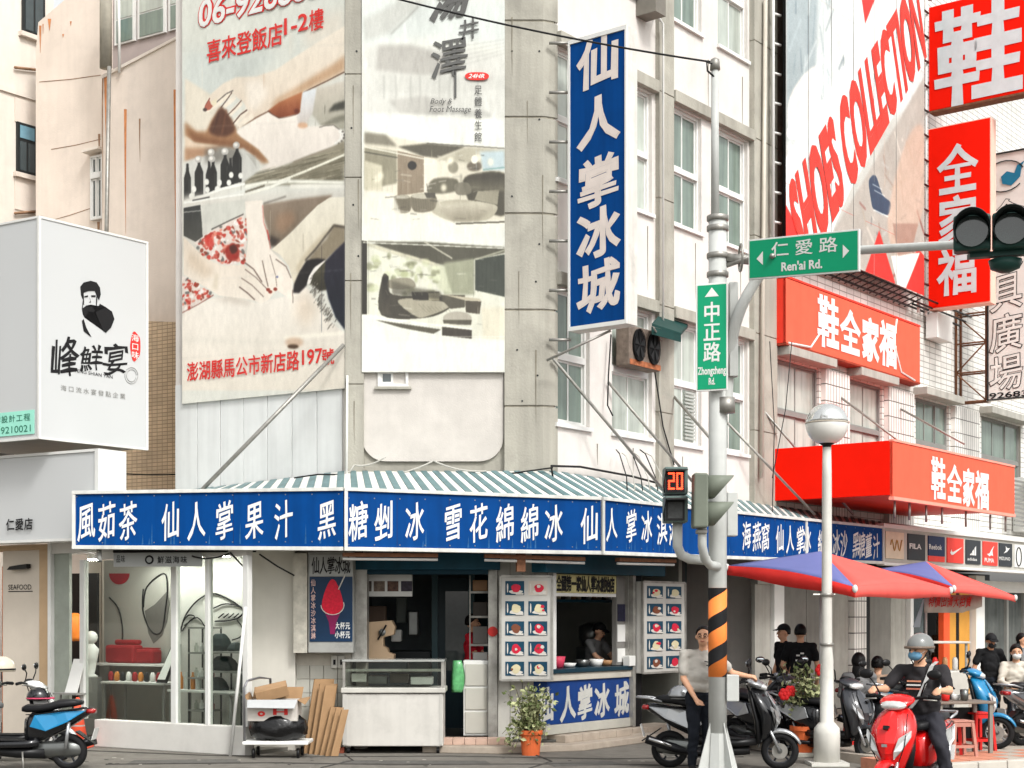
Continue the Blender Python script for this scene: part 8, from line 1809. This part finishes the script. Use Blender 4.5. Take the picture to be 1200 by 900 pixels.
    fold=np.sign(fold)*np.abs(fold)**.7; co+=no*(fold*.0065*isc)[:,None]; me.vertices.foreach_set('co',co.ravel()); me.update()
    bo=bpy.data.objects.new('body',me); COL.objects.link(bo); bo.parent=t
    # face details
    for s_ in (-1,1):
        MB().ell(hp(s_*.031,-.083,-.004+.0),(.013,.006,.006),8,6).build('eye',letter_b,t,local=True,smooth=True)
        m=MB(); m.tube([hp(s_*.016,-.090,.022),hp(s_*.034,-.086,.027),hp(s_*.05,-.074,.021)],.005,5); m.build('eyebrow',hairm,t,local=True)
    if not mask: m=MB(); m.tube([hp(-.022,-.086,-.058),hp(0,-.092,-.060),hp(.022,-.086,-.058)],.0045,5); m.build('mouth',M('lips',(166,88,76),.5),t,local=True)
    if mask:
        m=MB(); m.ell(hp(0,-.052,-.052),(.066,.060,.050),16,10); m.build('face_mask',mask,t,local=True,smooth=True)
        for s_ in (-1,1): MB().tube([hp(s_*.06,-.05,-.04),hp(s_*.082,.01,.0)],.003,4).build('mask_loop',frame_w,t,local=True)
    if glasses:
        for s_ in (-1,1): tubeL=MB().tube([hp(s_*.033+.024*math.cos(q),-.094,-.004+.019*math.sin(q)) for q in np.linspace(0,6.28,13)],.003,4).build('glasses_rim',black_pl,t,local=True)
    if hair:
        m=MB(); RH=RM
        def shell(a1,c0,r,cut):
            rings=[]
            for a in np.linspace(.04,a1,9):
                ring=[]
                for q in np.linspace(0,2*math.pi,23)[:-1]:
                    aa=a
                    if math.sin(q)<0: aa=min(a,cut+ (1+math.sin(q))*.55)   # shorter at the front
                    v=Vector((r[0]*math.sin(aa)*math.cos(q),r[1]*math.sin(aa)*math.sin(q),r[2]*math.cos(aa))); v*=1+.025*math.sin(9*q+5*aa); ring.append(hp(c0[0]+v.x,c0[1]+v.y,c0[2]+v.z))
                rings.append(ring)
            m.rings(rings,cap=True)
        if hair=='short': shell(2.0,(0,.020,.022),(.088,.105,.114),.96)
        if hair=='long':
            shell(2.25,(0,.018,.02),(.093,.112,.116),1.0); m.ell(hp(0,.06,-.12),(.085,.055,.16),14,10)
        if hair=='bun': shell(2.1,(0,.02,.02),(.092,.110,.116),1.0); m.ell(hp(0,.10,.06),(.05,.05,.05),10,8)
        m.build('hair',hairm,t,local=True,smooth=True)
    if cap:
        kind,cm=cap
        if kind=='cap':
            m=MB(); m.rings([[hp(.094*math.sin(a)*math.cos(q),.014+.110*math.sin(a)*math.sin(q),.03+.105*math.cos(a)) for q in np.linspace(0,2*math.pi,21)[:-1]] for a in np.linspace(.04,1.5,7)]); m.build('cap',cm,t,local=True,smooth=True)
            m=MB(); m.prism([hp(-.075,-.07,.045),hp(-.06,-.14,.03),hp(0,-.165,.028),hp(.06,-.14,.03),hp(.075,-.07,.045)],(0,0,.008)); m.build('cap_brim',cm,t,local=True,fix=True)
        else:
            m=MB(); m.rings([[hp(.112*math.sin(a)*math.cos(q),.018+.134*math.sin(a)*math.sin(q),.03+.125*math.cos(a)-(.035 if (math.sin(q)>.2 and a>1.6) else 0)) for q in np.linspace(0,2*math.pi,25)[:-1]] for a in np.linspace(.04,1.72,10)]); m.build('helmet_shell',cm,t,local=True,smooth=True)
            m=MB(); m.rings([[hp(.114*math.cos(q),.018+.137*math.sin(q)-(.028 if math.sin(q)<-.2 else 0),z+.01) for q in np.linspace(0,2*math.pi,25)[:-1]] for z in (.0,.022)],cap=False); m.build('helmet_rim',M('helmet_rim_tan',(112,96,84),.4),t,local=True,smooth=True,solid=.008)
            for s_ in (-1,1): MB().tube([hp(s_*.115,-.0,-.0),hp(s_*.085,-.03,-.07),hp(s_*.03,-.05,-.125)],.006,5).build('chin_strap',black_pl,t,local=True)
    return t,hp
wshirt=cloth('white_shirt',(186,182,174)); navyt=cloth('dark_trousers',(22,26,34)); blkT=cloth('black_shirt',(18,18,20)); greyT=cloth('grey_shirt',(112,112,112)); redT=cloth('red_shirt',(196,30,48)); whiteT=cloth('cream_top',(214,206,192))
# man in white leaning by the pole
J=dict(STAND,pel=(-.03,.0,.90),ch=(-.05,-.02,1.20),nk=(-.0,-.03,1.40),hd=(-.015,-.06,1.545),shL=(.12,.0,1.35),shR=(-.225,-.02,1.34),elL=(.33,-.02,1.13),wrL=(.54,.06,1.09),elR=(-.235,-.04,1.07),wrR=(-.13,-.16,.86),hpL=(.05,0,.87),hpR=(-.115,0,.87),knL=(.05,-.03,.47),knR=(-.12,-.04,.47),anL=(.02,.0,.09),anR=(-.13,0,.09))
c_=G(824,17.95); t,hp=person('middle aged man in a white t-shirt and dark trousers leaning beside the striped pole',(c_.x,c_.y,0),R(6),J,wshirt,navyt,hair='short',vox=.0105,look=R(-18),tilt=R(-6),glasses=True,sc=1.03,belly=1.28,gripL=(0,0,-1),sleeve=.62)
for k in range(4): MB().tube([(-.02+.02*k,-.155-.004*k,1.27-.045*k),(.10,-.15,1.24-.045*k)],.006,5).build('shirt_print',M('shirt_print_dark',(70,66,66),.8),t,local=True)
# seller in red
c_=FC.p(FC.u(553,-1.0),.13,-1.0); person('shop seller in a red shirt facing right inside the doorway',c_,R(78),dict(STAND,elR=(-.2,-.10,1.12),wrR=(-.16,-.30,1.02),elL=(.2,-.10,1.12),wrL=(.16,-.30,1.02)),redT,navyt,hair='short',look=0,sc=1.02)
# counter server
q=FR.p(FR.u(676,-1.0),.13,-.75); person('server in a black cap and grey shirt bending over the counter window',q,R(50),dict(STAND,ch=(0,-.06,1.2),nk=(0,-.12,1.38),hd=(0,-.18,1.50),shL=(.175,-.10,1.32),shR=(-.175,-.10,1.32),elL=(.2,-.25,1.12),wrL=(.12,-.42,1.02),elR=(-.2,-.25,1.12),wrR=(-.12,-.42,1.02)),greyT,navyt,cap=('cap',M('cap_black',(20,20,22),.7)),tilt=R(20),sc=.98)
# two men in black by the panels
person('man in a black cap standing in profile left of the other man in black',(G(919,22.9).x,22.9,.02),R(-70),STAND,blkT,navyt,cap=('cap',M('cap_black',(20,20,22),.7)),sc=1.0)
t,hp=person('man in a black t-shirt with pale back print seen from behind near the flowering plant',(G(938,22.2).x,22.2,.02),R(172),dict(STAND,elL=(.25,-.04,1.10),wrL=(.20,-.22,1.0)),blkT,navyt,sc=1.0,belly=1.05)
for k,(x,z) in enumerate(((-.05,1.22),(.04,1.24),(0,1.17),(-.02,1.27),(.05,1.17))): MB().box((x,.118,z),(.05,.01,.022)).build('back_print',frame_w,t,local=True)
# seated women
def plain_stool(c,lab): stool(c,.3,lab,srd)
t,hp=person('seated woman with long black hair and grey top, back to the camera',(G(1006,20.6).x,20.6,.0),R(165),SIT,greyT,navyt,hair='long',sleeve=1.2,sc=1.02); stool((G(1006,20.6).x,20.66,.0),.2,'red stool under the seated woman in grey',srd,.44)
person('seated woman with a black hair bun and tan top right of the woman in grey',(G(1027,21.3).x,21.3,.0),R(150),SIT,cloth('tan_top',(176,150,128)),navyt,hair='bun',sc=.97); stool((G(1027,21.3).x,21.36,.0),.1,'red stool under the seated woman in tan',srd,.43)
person('seated woman in a pale top facing left beyond the rider',(G(1085,22.4).x,22.4,.11),R(-70),SIT,whiteT,navyt,hair='long',sc=1.0); stool((G(1085,22.4).x,22.4,.112),.2,'red stool under the woman in the pale top',srd,.44)
# rider
J=dict(SIT,pel=(0,.05,.80),ch=(0,.0,1.10),nk=(0,-.04,1.28),hd=(0,-.08,1.42),shL=(.20,-.02,1.23),shR=(-.20,-.02,1.23),elL=(.30,-.14,1.05),elR=(-.30,-.14,1.05),wrL=(.30,-.36,1.06),wrR=(-.30,-.36,1.06),hpL=(.10,.02,.77),hpR=(-.10,.02,.77),knL=(.26,-.22,.55),knR=(-.20,-.32,.60),anL=(.30,-.10,.10),anR=(-.18,-.18,.42))
hd_=R(-125); f_=Vector((math.cos(hd_),math.sin(hd_),0)); rc=Vector((3.86,14.85,0))-f_*.30
t,hp=person('scooter rider in a grey helmet, blue face mask and dark t-shirt with shoulder strap',rc,hd_+R(90),J,cloth('charcoal_shirt',(44,42,44)),cloth('dark_jeans',(46,46,52)),hair='short',mask=M('mask_blue',(96,140,168),.8,var=.15,scale=30),cap=('helmet',M('helmet_grey',(120,122,120),.3,coat=.5)),vox=.0105,look=R(-22),sleeve=.62,belly=1.1,gripL=(0,-.5,-.8),gripR=(0,-.5,-.8),sc=1.06)
MB().rings([[Vector(p)+Vector(o_) for o_ in ((-.018,0,0),(.018,0,0),(.018,.012,0),(-.018,.012,0))] for p in ((.13,.02,1.31),(.12,-.09,1.27),(.08,-.145,1.12),(.02,-.16,.98),(-.06,-.15,.88))]).build('shoulder_strap',M('strap_grey_w',(170,170,168),.7),t,local=True)
for k in range(3): MB().box((-.03,-.135-.008*k,1.13-.035*k),(.13,.012,.014)).build('shirt_print',[M('print_orange',(206,140,110),.7),frame_w,M('print_orange2',(190,110,90),.7)][k],t,local=True)
# man in black with mask, right
t,hp=person('man in black t-shirt, cap and dark mask behind the blue scooter',(G(1160,22.0).x,22.0,.11),R(8),dict(STAND,hd=(0,-.05,1.54),elL=(.27,-.0,1.1),elR=(-.27,-.0,1.1)),blkT,navyt,skin=skin2,mask=M('mask_dark',(40,40,42),.8),cap=('cap',M('cap_black',(20,20,22),.7)),sc=.88,tilt=R(14),belly=1.08)
person('woman in a cream top and white mask on the scooter at the right edge',(G(1190,21.9).x,21.9,.11),R(-10),dict(SIT,pel=(0,0,.60),**{k:(v[0],v[1],v[2]+.08) for k,v in SIT.items() if k in('ch','nk','hd','shL','shR','elL','elR','wrL','wrR','hpL','hpR','knL','knR')}),whiteT,navyt,mask=M('mask_white',(220,220,216),.8),hair='long',sc=.95,sleeve=1.2)
person('person with black hair in a cream top standing beyond the table near the banner',(G(1197,25.0).x,25.0,.11),R(40),STAND,greyT,navyt,hair='long',sc=.85)
